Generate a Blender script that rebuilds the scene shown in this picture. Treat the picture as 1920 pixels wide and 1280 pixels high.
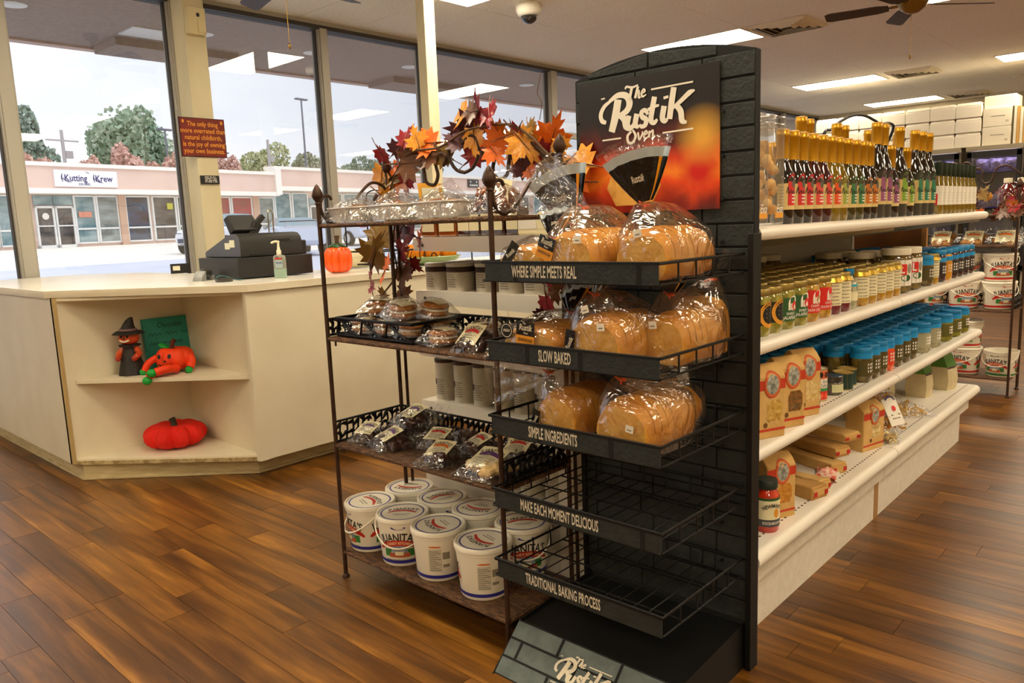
import bpy, bmesh, math, random
from mathutils import Vector, Matrix, Euler
PI = math.pi
for o in list(bpy.data.objects): bpy.data.objects.remove(o)
SC = bpy.context.scene
COL = SC.collection
R = random.Random(7)

# ------------------------------------------------------------------ camera
def set_camera():
    yaw, pitch, roll = (math.radians(a) for a in (42.75, 8.75, -2.25))
    W = Vector((math.cos(pitch)*math.cos(yaw), math.cos(pitch)*math.sin(yaw), -math.sin(pitch)))
    r0 = Vector((math.sin(yaw), -math.cos(yaw), 0)); u0 = r0.cross(W)
    r = math.cos(roll)*r0 + math.sin(roll)*u0; u = -math.sin(roll)*r0 + math.cos(roll)*u0
    cd = bpy.data.cameras.new('camera'); co = bpy.data.objects.new('camera', cd); COL.objects.link(co)
    cd.sensor_width = 36; cd.lens = 36*1443/1920; cd.clip_start = .05; cd.clip_end = 500
    m = Matrix.Identity(4)
    for i in range(3): m[i][0] = r[i]; m[i][1] = u[i]; m[i][2] = -W[i]
    m[2][3] = 1.25
    co.matrix_world = m; SC.camera = co
set_camera()
# ------------------------------------------------------------------ sky, exposure
SKY_STRENGTH = 1.16
LAMP_STRENGTH = 22.0
LAMP_COLOR = (1.0, .87, .64)
w = bpy.data.worlds.new('overcast_sky'); SC.world = w; w.use_nodes = True
nt = w.node_tree; bg = nt.nodes['Background']
tc = nt.nodes.new('ShaderNodeTexCoord'); ns = nt.nodes.new('ShaderNodeTexNoise'); ns.inputs['Scale'].default_value = 2.2; ns.inputs['Detail'].default_value = 3
mp = nt.nodes.new('ShaderNodeMapping'); mp.inputs['Scale'].default_value = (1, 1, 3)
cr = nt.nodes.new('ShaderNodeValToRGB'); cr.color_ramp.elements[0].color = (.74, .82, .95, 1); cr.color_ramp.elements[1].color = (.95, .97, 1.0, 1)
cr.color_ramp.elements[0].position = .3; cr.color_ramp.elements[1].position = .65
nt.links.new(tc.outputs['Generated'], mp.inputs[0]); nt.links.new(mp.outputs[0], ns.inputs['Vector']); nt.links.new(ns.outputs['Fac'], cr.inputs[0]); nt.links.new(cr.outputs[0], bg.inputs[0])
bg.inputs[1].default_value = SKY_STRENGTH
sun = bpy.data.lights.new('hazy_sun', 'SUN'); sun.energy = 1.3; sun.angle = math.radians(50); sun.color = (1, .98, .95)
suno = bpy.data.objects.new('hazy_sun', sun); COL.objects.link(suno); suno.rotation_euler = (math.radians(32), 0, math.radians(20))
SC.view_settings.view_transform = 'Standard'; SC.view_settings.look = 'None'; SC.view_settings.gamma = 1
SC.view_settings.use_curve_mapping = False; SC.view_settings.exposure = 0.12

# ------------------------------------------------------------------ colours and materials
def lin(h):
    h = h.lstrip('#'); o = []
    for i in (0, 2, 4):
        c = int(h[i:i+2], 16)/255
        o.append(c/12.92 if c <= .04045 else ((c+.055)/1.055)**2.4)
    return (*o, 1)
MATS = {}
def mat(name, col='#808080', rough=.5, metal=0, coat=0, spec=.5, var=None, bump=None, emit=0, trans=0, ior=1.45, objrand=0, sub=0):
    """var=(scale, hex2[, stretch]) noise colour variation; bump=(scale, strength)"""
    if name in MATS: return MATS[name]
    m = bpy.data.materials.new(name); m.use_nodes = True; t = m.node_tree; b = t.nodes['Principled BSDF']
    c = lin(col); b.inputs['Base Color'].default_value = c
    b.inputs['Roughness'].default_value = rough; b.inputs['Metallic'].default_value = metal
    b.inputs['Specular IOR Level'].default_value = spec; b.inputs['Coat Weight'].default_value = coat; b.inputs['Coat Roughness'].default_value = .05
    b.inputs['Transmission Weight'].default_value = trans; b.inputs['IOR'].default_value = ior
    if sub: b.inputs['Subsurface Weight'].default_value = sub; b.inputs['Subsurface Radius'].default_value = (.01, .006, .004)
    tcn = None
    if var or bump:
        tcn = t.nodes.new('ShaderNodeTexCoord')
    if var:
        n = t.nodes.new('ShaderNodeTexNoise'); n.inputs['Scale'].default_value = var[0]; n.inputs['Detail'].default_value = 4
        src = tcn.outputs['Object']
        if len(var) > 2:
            mpn = t.nodes.new('ShaderNodeMapping'); mpn.inputs['Scale'].default_value = var[2]; t.links.new(src, mpn.inputs[0]); src = mpn.outputs[0]
        t.links.new(src, n.inputs['Vector'])
        r = t.nodes.new('ShaderNodeValToRGB'); r.color_ramp.elements[0].position = .36; r.color_ramp.elements[1].position = .64
        r.color_ramp.elements[0].color = c; r.color_ramp.elements[1].color = lin(var[1])
        t.links.new(n.outputs['Fac'], r.inputs[0]); t.links.new(r.outputs[0], b.inputs['Base Color'])
    if bump:
        n2 = t.nodes.new('ShaderNodeTexNoise'); n2.inputs['Scale'].default_value = bump[0]; n2.inputs['Detail'].default_value = 3
        t.links.new(tcn.outputs['Object'], n2.inputs['Vector'])
        bp = t.nodes.new('ShaderNodeBump'); bp.inputs['Strength'].default_value = bump[1]; bp.inputs['Distance'].default_value = .01
        t.links.new(n2.outputs['Fac'], bp.inputs['Height']); t.links.new(bp.outputs[0], b.inputs['Normal'])
    if emit:
        b.inputs['Emission Color'].default_value = c; b.inputs['Emission Strength'].default_value = emit
    MATS[name] = m
    return m
def film(name, tint=(1, 1, 1), base=.06, edge=.55, rough=.12, bump=(35, .6), milk=0.0):
    """thin clear plastic: see-through with shiny wrinkles"""
    if name in MATS: return MATS[name]
    m = bpy.data.materials.new(name); m.use_nodes = True; t = m.node_tree; t.nodes.clear()
    out = t.nodes.new('ShaderNodeOutputMaterial'); tr = t.nodes.new('ShaderNodeBsdfTransparent'); gl = t.nodes.new('ShaderNodeBsdfGlossy')
    tr.inputs[0].default_value = (*tint, 1); gl.inputs['Roughness'].default_value = rough
    lw = t.nodes.new('ShaderNodeLayerWeight'); lw.inputs['Blend'].default_value = .35
    mr = t.nodes.new('ShaderNodeMapRange'); mr.inputs['To Min'].default_value = base; mr.inputs['To Max'].default_value = edge
    mx = t.nodes.new('ShaderNodeMixShader')
    if bump:
        tcn = t.nodes.new('ShaderNodeTexCoord'); n = t.nodes.new('ShaderNodeTexNoise'); n.inputs['Scale'].default_value = bump[0]; n.inputs['Detail'].default_value = 2; n.inputs['Distortion'].default_value = 1.0
        bp = t.nodes.new('ShaderNodeBump'); bp.inputs['Strength'].default_value = bump[1]; bp.inputs['Distance'].default_value = .02
        t.links.new(tcn.outputs['Object'], n.inputs['Vector']); t.links.new(n.outputs['Fac'], bp.inputs['Height'])
        t.links.new(bp.outputs[0], gl.inputs['Normal']); t.links.new(bp.outputs[0], lw.inputs['Normal'])
    t.links.new(lw.outputs['Facing'], mr.inputs[0]); t.links.new(mr.outputs[0], mx.inputs[0])
    s1 = tr.outputs[0]
    if milk:
        df = t.nodes.new('ShaderNodeBsdfDiffuse'); df.inputs[0].default_value = (.9, .9, .9, 1); m2 = t.nodes.new('ShaderNodeMixShader'); m2.inputs[0].default_value = milk
        t.links.new(tr.outputs[0], m2.inputs[1]); t.links.new(df.outputs[0], m2.inputs[2]); s1 = m2.outputs[0]
    t.links.new(s1, mx.inputs[1]); t.links.new(gl.outputs[0], mx.inputs[2]); t.links.new(mx.outputs[0], out.inputs[0])
    MATS[name] = m
    return m
def emit_mat(name, col, strength):
    if name in MATS: return MATS[name]
    m = bpy.data.materials.new(name); m.use_nodes = True; t = m.node_tree; t.nodes.clear()
    out = t.nodes.new('ShaderNodeOutputMaterial'); e = t.nodes.new('ShaderNodeEmission'); e.inputs[0].default_value = (*col, 1); e.inputs[1].default_value = strength
    t.links.new(e.outputs[0], out.inputs[0]); MATS[name] = m
    return m

# ------------------------------------------------------------------ mesh builder
def basis(rx=0, ry=0, rz=0): return Euler((rx, ry, rz)).to_matrix()
class B:
    def __init__(s): s.v = []; s.f = []; s.mi = []; s.mats = []
    def m(s, material):
        if material not in s.mats: s.mats.append(material)
        return s.mats.index(material)
    def add(s, vs, fs, material):
        i = s.m(material); n = len(s.v); s.v += [tuple(v) for v in vs]
        for f in fs: s.f.append(tuple(n+a for a in f)); s.mi.append(i)
        return s
    def box(s, c, d, material, rot=None):
        x, y, z = (a/2 for a in d); c = Vector(c); vs = []
        for p in ((-x,-y,-z),(x,-y,-z),(x,y,-z),(-x,y,-z),(-x,-y,z),(x,-y,z),(x,y,z),(-x,y,z)):
            p = Vector(p); p = rot @ p if rot else p; vs.append(c+p)
        return s.add(vs, [(0,3,2,1),(4,5,6,7),(0,1,5,4),(1,2,6,5),(2,3,7,6),(3,0,4,7)], material)
    def bb(s, a, b, material):
        return s.box([(a[i]+b[i])/2 for i in range(3)], [abs(b[i]-a[i]) for i in range(3)], material)
    def hexa(s, p, material):
        return s.add(p, [(0,3,2,1),(4,5,6,7),(0,1,5,4),(1,2,6,5),(2,3,7,6),(3,0,4,7)], material)
    def lathe(s, prof, material, n=20, c=(0,0,0), axis=None, wob=None):
        vs = []; fs = []; c = Vector(c); mats = material if isinstance(material, (list, tuple)) else None
        for k, (r, z) in enumerate(prof):
            for i in range(n):
                a = 2*PI*i/n; rr = r*(wob(a, k) if wob else 1); p = Vector((rr*math.cos(a), rr*math.sin(a), z))
                if axis is not None: p = axis @ p
                vs.append(c+p)
        base = len(s.v); s.v += [tuple(v) for v in vs]
        for k in range(len(prof)-1):
            mi = s.m(mats[min(k, len(mats)-1)] if mats else material)
            for i in range(n):
                j = (i+1) % n; s.f.append((base+k*n+i, base+k*n+j, base+(k+1)*n+j, base+(k+1)*n+i)); s.mi.append(mi)
        mi0 = s.m(mats[0] if mats else material); mi1 = s.m(mats[-1] if mats else material)
        if prof[0][0] > 1e-5: s.f.append(tuple(base+i for i in reversed(range(n)))); s.mi.append(mi0)
        if prof[-1][0] > 1e-5: s.f.append(tuple(base+(len(prof)-1)*n+i for i in range(n))); s.mi.append(mi1)
        return s
    def cyl(s, a, b, r, material, n=12, r2=None):
        return s.tube([a, b], [r, r if r2 is None else r2], material, n)
    def tube(s, pts, r, material, n=8, closed=False):
        pts = [Vector(p) for p in pts]; N = len(pts); rs = r if isinstance(r, (list, tuple)) else [r]*N
        base = len(s.v); mi = s.m(material); up = None
        for k in range(N):
            if closed: t = pts[(k+1) % N]-pts[k-1]
            else: t = pts[min(k+1, N-1)]-pts[max(k-1, 0)]
            t.normalize()
            if up is None:
                up = Vector((0,0,1)) if abs(t.z) < .9 else Vector((1,0,0))
            up = (up - t*up.dot(t))
            if up.length < 1e-4: up = Vector((1,0,0)) - t*t.x
            up.normalize(); sd = t.cross(up)
            for i in range(n):
                a = 2*PI*i/n; s.v.append(tuple(pts[k]+rs[k]*(math.cos(a)*up+math.sin(a)*sd)))
        for k in range(N if closed else N-1):
            q = (k+1) % N
            for i in range(n):
                j = (i+1) % n; s.f.append((base+k*n+i, base+k*n+j, base+q*n+j, base+q*n+i)); s.mi.append(mi)
        if not closed:
            s.f.append(tuple(base+i for i in reversed(range(n)))); s.mi.append(mi)
            s.f.append(tuple(base+(N-1)*n+i for i in range(n))); s.mi.append(mi)
        return s
    def prism(s, poly, z0, z1, material, T=None):
        n = len(poly); vs = [Vector((x, y, z0)) for x, y in poly]+[Vector((x, y, z1)) for x, y in poly]
        if T: vs = [T(v) for v in vs]
        return s.add(vs, [tuple(reversed(range(n))), tuple(range(n, 2*n))]+[(i, (i+1) % n, n+(i+1) % n, n+i) for i in range(n)], material)
    def ell(s, c, r, material, nu=14, nv=8, rot=None, fn=None):
        c = Vector(c); base = len(s.v); mi = s.m(material)
        for j in range(nv+1):
            ph = -PI/2+PI*j/nv
            for i in range(nu):
                th = 2*PI*i/nu; p = Vector((r[0]*math.cos(ph)*math.cos(th), r[1]*math.cos(ph)*math.sin(th), r[2]*math.sin(ph)))
                if fn: p = fn(p, th, ph)
                if rot: p = rot @ p
                s.v.append(tuple(c+p))
        for j in range(nv):
            for i in range(nu):
                k = (i+1) % nu; s.f.append((base+j*nu+i, base+j*nu+k, base+(j+1)*nu+k, base+(j+1)*nu+i)); s.mi.append(mi)
        return s
    def grid(s, nu, nv, fn, material):
        base = len(s.v); mi = s.m(material)
        for j in range(nv+1):
            for i in range(nu+1): s.v.append(tuple(fn(i/nu, j/nv)))
        for j in range(nv):
            for i in range(nu):
                a = base+j*(nu+1)+i; s.f.append((a, a+1, a+nu+2, a+nu+1)); s.mi.append(mi)
        return s
    def flat(s, tm, T, material): return s.add([T(x, y) for x, y in tm[0]], tm[1], material)
    def xf(s, M):
        s.v = [tuple(M @ Vector(v)) for v in s.v]; return s
    def mesh(s, name, smooth=True, angle=38):
        me = bpy.data.meshes.new(name); me.from_pydata(s.v, [], s.f)
        for m_ in s.mats: me.materials.append(m_)
        me.polygons.foreach_set('material_index', s.mi)
        me.validate(); me.update()
        if smooth: me.shade_smooth(); me.set_sharp_from_angle(angle=math.radians(angle))
        return me
def obj(name, b, parent=None, loc=(0,0,0), rot=(0,0,0), bev=0, seg=2, smooth=True, angle=38, label=None):
    me = b if isinstance(b, bpy.types.Mesh) else b.mesh(name, smooth, angle)
    o = bpy.data.objects.new(name, me); COL.objects.link(o); o.location = loc; o.rotation_euler = rot
    if parent: o.parent = parent
    if bev:
        md = o.modifiers.new('bevel', 'BEVEL'); md.width = bev; md.segments = seg; md.limit_method = 'ANGLE'
    if label: o['label'] = label
    return o
def tag(o, label, cat, group=None):
    o['label'] = label; o['category'] = cat
    if group: o['group'] = group
    return o
def thing(name, label, cat, loc=(0,0,0), rz=0, group=None, rot=None):
    o = bpy.data.objects.new(name, None); COL.objects.link(o); o.location = loc; o.rotation_euler = rot or (0,0,rz); o.empty_display_size = .05
    return tag(o, label, cat, group)
def struct(o): o['kind'] = 'structure'; return o
def dup(root, loc, rz=0, label=None, group=None, rot=None, scale=None):
    r = root.copy(); COL.objects.link(r); r.location = loc; r.rotation_euler = rot or (0,0,rz)
    if scale: r.scale = scale if isinstance(scale, (tuple, list)) else (scale,)*3
    if label: r['label'] = label
    if group: r['group'] = group
    for ch in list(root.children):
        c = ch.copy(); COL.objects.link(c); c.parent = r
        for g in list(ch.children):
            d = g.copy(); COL.objects.link(d); d.parent = c
    return r
class Maker:
    """hands out the first copy itself, later ones as duplicates"""
    def __init__(s, root): s.root = root; s.used = False
    def put(s, loc, rz=0, label=None, group=None, rot=None, scale=None):
        if s.used: return dup(s.root, loc, rz, label, group, rot, scale)
        s.used = True; s.root.location = loc; s.root.rotation_euler = rot or (0,0,rz)
        if scale: s.root.scale = scale if isinstance(scale, (tuple, list)) else (scale,)*3
        if label: s.root['label'] = label
        if group: s.root['group'] = group
        return s.root
TXT = {}
def text(body, size=1.0, xs=1.0, bold=0, shear=0, align='CENTER', spacing=1.0):
    key = (body, size, xs, bold, shear, align, spacing)
    if key in TXT: return TXT[key]
    c = bpy.data.curves.new('lettering', 'FONT'); c.body = body; c.size = size; c.offset = bold*size; c.shear = shear; c.align_x = align; c.align_y = 'CENTER'; c.space_character = spacing
    c.resolution_u = 2; c.fill_mode = 'FRONT'
    o = bpy.data.objects.new('lettering', c); me = bpy.data.meshes.new_from_object(o)
    r = ([(v.co.x*xs, v.co.y) for v in me.vertices], [tuple(p.vertices) for p in me.polygons])
    bpy.data.objects.remove(o); bpy.data.curves.remove(c); bpy.data.meshes.remove(me)
    TXT[key] = r
    return r
def arch(tm, rad, up=1):
    """bend flat lettering onto an arc"""
    return ([((rad+up*y)*math.sin(x/rad), up*((rad+up*y)*math.cos(x/rad)-rad)) for x, y in tm[0]], tm[1])
def rect(x0, y0, x1, y1, nx=1):
    vs = []; fs = []
    for i in range(nx+1):
        x = x0+(x1-x0)*i/nx; vs += [(x, y0), (x, y1)]
    for i in range(nx): fs.append((2*i, 2*i+2, 2*i+3, 2*i+1))
    return (vs, fs)
def disc(cx, cy, rx, ry, n=16): return ([(cx+rx*math.cos(2*PI*i/n), cy+ry*math.sin(2*PI*i/n)) for i in range(n)], [tuple(range(n))])
def ring(cx, cy, r0, r1, n=24, ry=1):
    vs = []; fs = []
    for i in range(n):
        a = 2*PI*i/n; vs += [(cx+r0*math.cos(a), cy+ry*r0*math.sin(a)), (cx+r1*math.cos(a), cy+ry*r1*math.sin(a))]
    for i in range(n): j = (i+1) % n; fs.append((2*i, 2*i+1, 2*j+1, 2*j))
    return (vs, fs)
def shift(tm, dx=0, dy=0, a=0, s=1):
    c, q = math.cos(a)*s, math.sin(a)*s
    return ([(x*c-y*q+dx, x*q+y*c+dy) for x, y in tm[0]], tm[1])
def wrapT(rf, z0, th=0, off=.0006):
    """flat -> cylinder, th=0 looks towards -Y"""
    def T(x, y):
        r = (rf(z0+y) if callable(rf) else rf)+off; a = th+x/r
        return (r*math.sin(a), -r*math.cos(a), z0+y)
    return T
def smoothpath(pts, k=6, closed=False):
    P = [Vector(p) if len(p) == 3 else Vector((p[0], p[1], 0)) for p in pts]; out = []; N = len(P)
    for i in range(N if closed else N-1):
        a = P[i-1] if (i or closed) else P[0]; b = P[i]; c = P[(i+1) % N]; d = P[(i+2) % N] if (closed or i+2 < N) else P[-1]
        for j in range(k):
            t = j/k; out.append(.5*((2*b)+(c-a)*t+(2*a-5*b+4*c-d)*t*t+(3*b-a-3*c+d)*t**3))
    if not closed: out.append(P[-1])
    return out
def ribbon(pts, w, k=6):
    """thick flat pen stroke through 2D points; w scalar or per point"""
    P = smoothpath(pts, k); n = len(P); vs = []; fs = []; m_ = len(pts)
    for i in range(n):
        t = P[min(i+1, n-1)]-P[max(i-1, 0)]; t.normalize(); nrm = Vector((-t.y, t.x, 0))
        u = i/max(n-1, 1)*(m_-1); j = min(int(u), m_-2); ww = w if not isinstance(w, (list, tuple)) else w[j]+(w[j+1]-w[j])*(u-j)
        a = P[i]+nrm*ww/2; b_ = P[i]-nrm*ww/2; vs += [(a.x, a.y), (b_.x, b_.y)]
    for i in range(n-1): fs.append((2*i, 2*i+1, 2*i+3, 2*i+2))
    return (vs, fs)
def spiral(c, r0, r1, a0, a1, n=14): return [(c[0]+(r0+(r1-r0)*i/n)*math.cos(a0+(a1-a0)*i/n), c[1]+(r0+(r1-r0)*i/n)*math.sin(a0+(a1-a0)*i/n)) for i in range(n+1)]
# ================================================================== ROOM SHELL
CEIL = 3.12; YW = 6.2
def wood_floor_mat():
    m = bpy.data.materials.new('vinyl_plank_wood'); m.use_nodes = True; t = m.node_tree; b = t.nodes['Principled BSDF']; N = t.nodes.new; L = t.links.new
    geo = N('ShaderNodeNewGeometry'); oi = N('ShaderNodeObjectInfo'); ad = N('ShaderNodeMath'); ad.operation = 'ADD'
    L(oi.outputs['Random'], ad.inputs[0]); L(geo.outputs['Random Per Island'], ad.inputs[1])
    fr = N('ShaderNodeMath'); fr.operation = 'FRACT'; L(ad.outputs[0], fr.inputs[0])
    off = N('ShaderNodeVectorMath'); off.operation = 'SCALE'; cmb = N('ShaderNodeCombineXYZ')
    for i in range(3): L(fr.outputs[0], cmb.inputs[i])
    L(cmb.outputs[0], off.inputs[0]); off.inputs['Scale'].default_value = 31
    sm = N('ShaderNodeVectorMath'); sm.operation = 'ADD'; L(geo.outputs['Position'], sm.inputs[0]); L(off.outputs[0], sm.inputs[1])
    mp = N('ShaderNodeMapping'); mp.inputs['Scale'].default_value = (26, 1.6, 1); L(sm.outputs[0], mp.inputs[0])
    n1 = N('ShaderNodeTexNoise'); n1.inputs['Scale'].default_value = 1.0; n1.inputs['Detail'].default_value = 6; n1.inputs['Roughness'].default_value = .62; n1.inputs['Distortion'].default_value = .6; L(mp.outputs[0], n1.inputs['Vector'])
    mp2 = N('ShaderNodeMapping'); mp2.inputs['Scale'].default_value = (6, .9, 1); L(sm.outputs[0], mp2.inputs[0])
    n2 = N('ShaderNodeTexNoise'); n2.inputs['Scale'].default_value = 1.0; n2.inputs['Detail'].default_value = 3; n2.inputs['Distortion'].default_value = 1.2; L(mp2.outputs[0], n2.inputs['Vector'])
    mx = N('ShaderNodeMath'); mx.operation = 'MULTIPLY_ADD'; L(n1.outputs['Fac'], mx.inputs[0]); mx.inputs[1].default_value = .55
    m2 = N('ShaderNodeMath'); m2.operation = 'MULTIPLY'; L(n2.outputs['Fac'], m2.inputs[0]); m2.inputs[1].default_value = .45; L(m2.outputs[0], mx.inputs[2])
    tone = N('ShaderNodeMapRange'); tone.inputs['To Min'].default_value = -.032; tone.inputs['To Max'].default_value = .032; L(fr.outputs[0], tone.inputs[0])
    a2 = N('ShaderNodeMath'); a2.operation = 'ADD'; L(mx.outputs[0], a2.inputs[0]); L(tone.outputs[0], a2.inputs[1])
    r = N('ShaderNodeValToRGB'); e = r.color_ramp.elements; e[0].position = .34; e[0].color = lin('#341c08'); e[1].position = .66; e[1].color = lin('#9e6a24')
    x = e.new(.47); x.color = lin('#58340d'); x = e.new(.58); x.color = lin('#7a4d16')
    L(a2.outputs[0], r.inputs[0]); L(r.outputs[0], b.inputs['Base Color'])
    b.inputs['Specular IOR Level'].default_value = .5; b.inputs['Coat Weight'].default_value = .08; b.inputs['Coat Roughness'].default_value = .22
    rr = N('ShaderNodeMapRange'); rr.inputs['To Min'].default_value = .24; rr.inputs['To Max'].default_value = .42; L(n1.outputs['Fac'], rr.inputs[0]); L(rr.outputs[0], b.inputs['Roughness'])
    bp = N('ShaderNodeBump'); bp.inputs['Strength'].default_value = .12; bp.inputs['Distance'].default_value = .003; L(n1.outputs['Fac'], bp.inputs['Height']); L(bp.outputs[0], b.inputs['Normal'])
    return m
WOOD = wood_floor_mat()
sub = mat('floor_joint_dark', '#24140a', .8)
floor = struct(obj('floor', B().bb((-4, -5, -.08), (16, 6.1, -.0042), sub)))
PW, PL = .105, .92
yaw = math.radians(42.75)
cands = []
for i in range(int(20/PW)):
    x = -4+PW*(i+.5); y = -5-R.random()*PL
    while y < 6.1:
        a, c = max(y, -5), min(y+PL, 6.1)
        if c-a > .05:
            cx, cy = x, (a+c)/2; dep = cx*math.cos(yaw)+cy*math.sin(yaw); lat = cx*math.sin(yaw)-cy*math.cos(yaw)
            vis = dep > 1.15 and abs(lat)/max(dep, .1) < .86 and not (cx > 2 and 1.0 < cy < 2.3 and cx < 4.5) and not (cy > 4.4 and cx > 1.3) and not (cx > 1.9 and 3.7 < cy)
            cands.append((0 if vis else 1, dep, x, a, c, c-a > PL*.98))
        y += PL
cands.sort()
full = B().bb((-PW/2+.0007, -PL/2+.0008, -.0042), (PW/2-.0007, PL/2-.0008, 0), WOOD).mesh('plank', False)
rest = B()
for k, (v, dep, x, a, c, isfull) in enumerate(cands):
    if k < 300:
        me = full if isfull else B().bb((-PW/2+.0007, -(c-a)/2+.0008, -.0042), (PW/2-.0007, (c-a)/2-.0008, 0), WOOD).mesh('plank', False)
        obj('plank', me, floor, (x, (a+c)/2, 0))
    else: rest.bb((x-PW/2+.0007, a+.0008, -.0042), (x+PW/2-.0007, c-.0008, 0), WOOD)
o = obj('planking', rest, floor, smooth=False); o['kind'] = 'stuff'
# ---- ceiling tiles
tile_m = mat('ceiling_tile', '#f6f1e6', .9, var=(38, '#ece5d6'), bump=(160, .25), spec=.2)
void = mat('ceiling_void', '#9d9484', .95)
ceil = struct(obj('ceiling', B().bb((-4, -5, CEIL+.0125), (16.2, 6.3, CEIL+.1), void)))
TX, TY = .61, 1.22
tme = B().bb((-TX/2+.0015, -TY/2+.0015, 0), (TX/2-.0015, TY/2-.0015, .012), tile_m).mesh('ceiling_tile', False)
far_t = B(); nt_ = 0
for i in range(33):
    for j in range(10):
        x = -3.87+TX*(i+.5); y = 6.2-TY*(j+.5)
        z = CEIL+.0004+R.random()*.0012
        dep = x*math.cos(yaw)+y*math.sin(yaw); lat = x*math.sin(yaw)-y*math.cos(yaw)
        if dep > 2.5 and abs(lat)/dep < .8: obj('ceiling_tile', tme, ceil, (x, y, z)); nt_ += 1
        else: far_t.bb((x-TX/2+.0015, y-TY/2+.0015, z), (x+TX/2-.0015, y+TY/2-.0015, z+.011), tile_m)
o = obj('tile_field', far_t, ceil, smooth=False); o['kind'] = 'stuff'
# ---- walls
wallp = mat('painted_wall_beige', '#cdbf9f', .85, var=(3, '#c6b796'))
struct(obj('wall_back', B().bb((-4.1, -5, 0), (-4, 6.3, CEIL+.1), wallp)))
struct(obj('wall_right', B().bb((-4, -5.1, 0), (16.2, -5, CEIL+.1), wallp)))
struct(obj('wall_far', B().bb((16.0, -5, 0), (16.1, 6.3, CEIL+.1), wallp)))
# ---- window wall
alu = mat('anodised_mullion', '#b3aea2', .5, metal=.0, var=(2, '#a5a094', (1, 1, .3)))
aludark = mat('mullion_gasket', '#3f3a35', .6)
glass = film('window_glass', base=.03, edge=.9, rough=0.0, bump=None)
MX = [-3.9, -1.4, .45, 1.72, 2.92, 4.31, 5.53, 7.61, 9.3, 11.0, 12.7, 14.38, 15.78]
MW = [.1, .1, .1, .11, .07, .10, .075, .13, .1, .1, .1, .14, .1]
for k, x in enumerate(MX):
    b = B(); wd = MW[k]
    b.bb((x-wd/2, YW-.02, 0), (x+wd/2, YW+.1, 3.06), alu)
    b.bb((x-wd/2+.012, YW-.035, 0), (x+wd/2-.012, YW-.02, 3.06), alu)
    b.bb((x-wd/2-.012, YW+.015, .12), (x-wd/2, YW+.06, 3.06), aludark); b.bb((x+wd/2, YW+.015, .12), (x+wd/2+.008, YW+.06, 3.06), aludark)
    win = struct(obj('window_%d' % (k+1), b, bev=.003))
    if k+1 < len(MX):
        x1 = x+wd/2+.008; x2 = MX[k+1]-MW[k+1]/2-.012
        obj('pane', B().bb((x1, YW+.034, .12), (x2, YW+.040, 3.05), glass), win, smooth=False)
        if k == 7: obj('transom_bar', B().bb((x1, YW-.01, 2.28), (x2, YW+.07, 2.35), alu), win)
hd = B().bb((-4, YW-.03, 3.05), (16, YW+.1, 3.085), aludark).bb((-4, YW-.025, 3.085), (16, YW+.1, CEIL+.1), alu)
struct(obj('trim_1', hd)); struct(obj('trim_2', B().bb((-4, YW-.03, 0), (16, YW+.1, .12), alu)))
cream = mat('cream_painted_post', '#ddd2b0', .7, var=(4, '#d2c6a2', (1, 1, .4)))
tag(obj('pillar', B().bb((2.957-.05, 5.96, 0), (3.075, 6.16, CEIL), cream), bev=.004), 'wide cream painted pillar by the window carrying two little signs', 'pillar')
tag(obj('post', B().bb((4.405, 4.9, 0), (4.52, 5.0, CEIL), cream), bev=.004), 'slim cream square post rising to the ceiling behind the leaf garland', 'post')
# ================================================================== CEILING FIXTURES
rim = mat('fixture_rim_white', '#e6dfcd', .5)
lampm = emit_mat('lit_diffuser', LAMP_COLOR, LAMP_STRENGTH)
def troffer():
    t = thing('ceiling_light', 'x', 'ceiling light', group='recessed ceiling lights')
    b = B(); X, Y = .30, .61
    for a, c in (((-X, -Y, -.008), (X, -Y+.02, 0)), ((-X, Y-.02, -.008), (X, Y, 0)), ((-X, -Y+.02, -.008), (-X+.02, Y-.02, 0)), ((X-.02, -Y+.02, -.008), (X, Y-.02, 0))): b.bb(a, c, rim)
    obj('frame', b, t); obj('diffuser', B().bb((-X+.02, -Y+.02, -.006), (X-.02, Y-.02, -.001), lampm), t)
    return t
tf = Maker(troffer())
LBL = {(4.7, 4.38): 'bright ceiling light panel cut by the top edge beside the dome camera', (7.98, 4.38): 'long bright ceiling light panel directly above the arched bread stand sign',
       (12.12, 4.38): 'bright ceiling light panel over the tall dressing bottles', (15.27, 4.38): 'farthest bright ceiling light panel just above the white foam boxes', (12.12, 1.73): 'bright ceiling light panel cut by the right edge of the picture'}
for x in (-2.0, 1.35, 4.7, 7.98, 12.12, 15.27):
    for y in (4.38, 1.73, -.92, -3.57):
        if x == 15.27 and y < 1.8: continue
        tf.put((x, y, CEIL), label=LBL.get((x, y), 'bright rectangular ceiling light panel out of the picture or mirrored in window glass'))
ventm = mat('vent_enamel', '#e6dcc4', .5); ventd = mat('vent_dark', '#54483a', .8)
def vent():
    t = thing('ceiling_vent', 'x', 'vent', group='square ceiling air vents')
    obj('backing', B().bb((-.28, -.28, -.004), (.28, .28, -.001), ventd), t)
    for k in range(4):
        b = B(); r = .30-.07*k; q = r-.035
        o_ = [(-r, -r), (r, -r), (r, r), (-r, r)]; i_ = [(-q, -q), (q, -q), (q, q), (-q, q)]
        vs = [(x, y, -.006) for x, y in o_]+[(x, y, -.03) for x, y in i_]+[(x, y, -.002) for x, y in o_]+[(x, y, -.026) for x, y in i_]
        fs = [];
        for j in range(4): n = (j+1) % 4; fs += [(j, n, 4+n, 4+j), (8+j, 12+j, 12+n, 8+n), (j, 8+j, 8+n, n), (4+j, 4+n, 12+n, 12+j)]
        b.add(vs, fs, ventm); obj('louver', b, t, smooth=False)
    return t
vt = Maker(vent())
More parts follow.
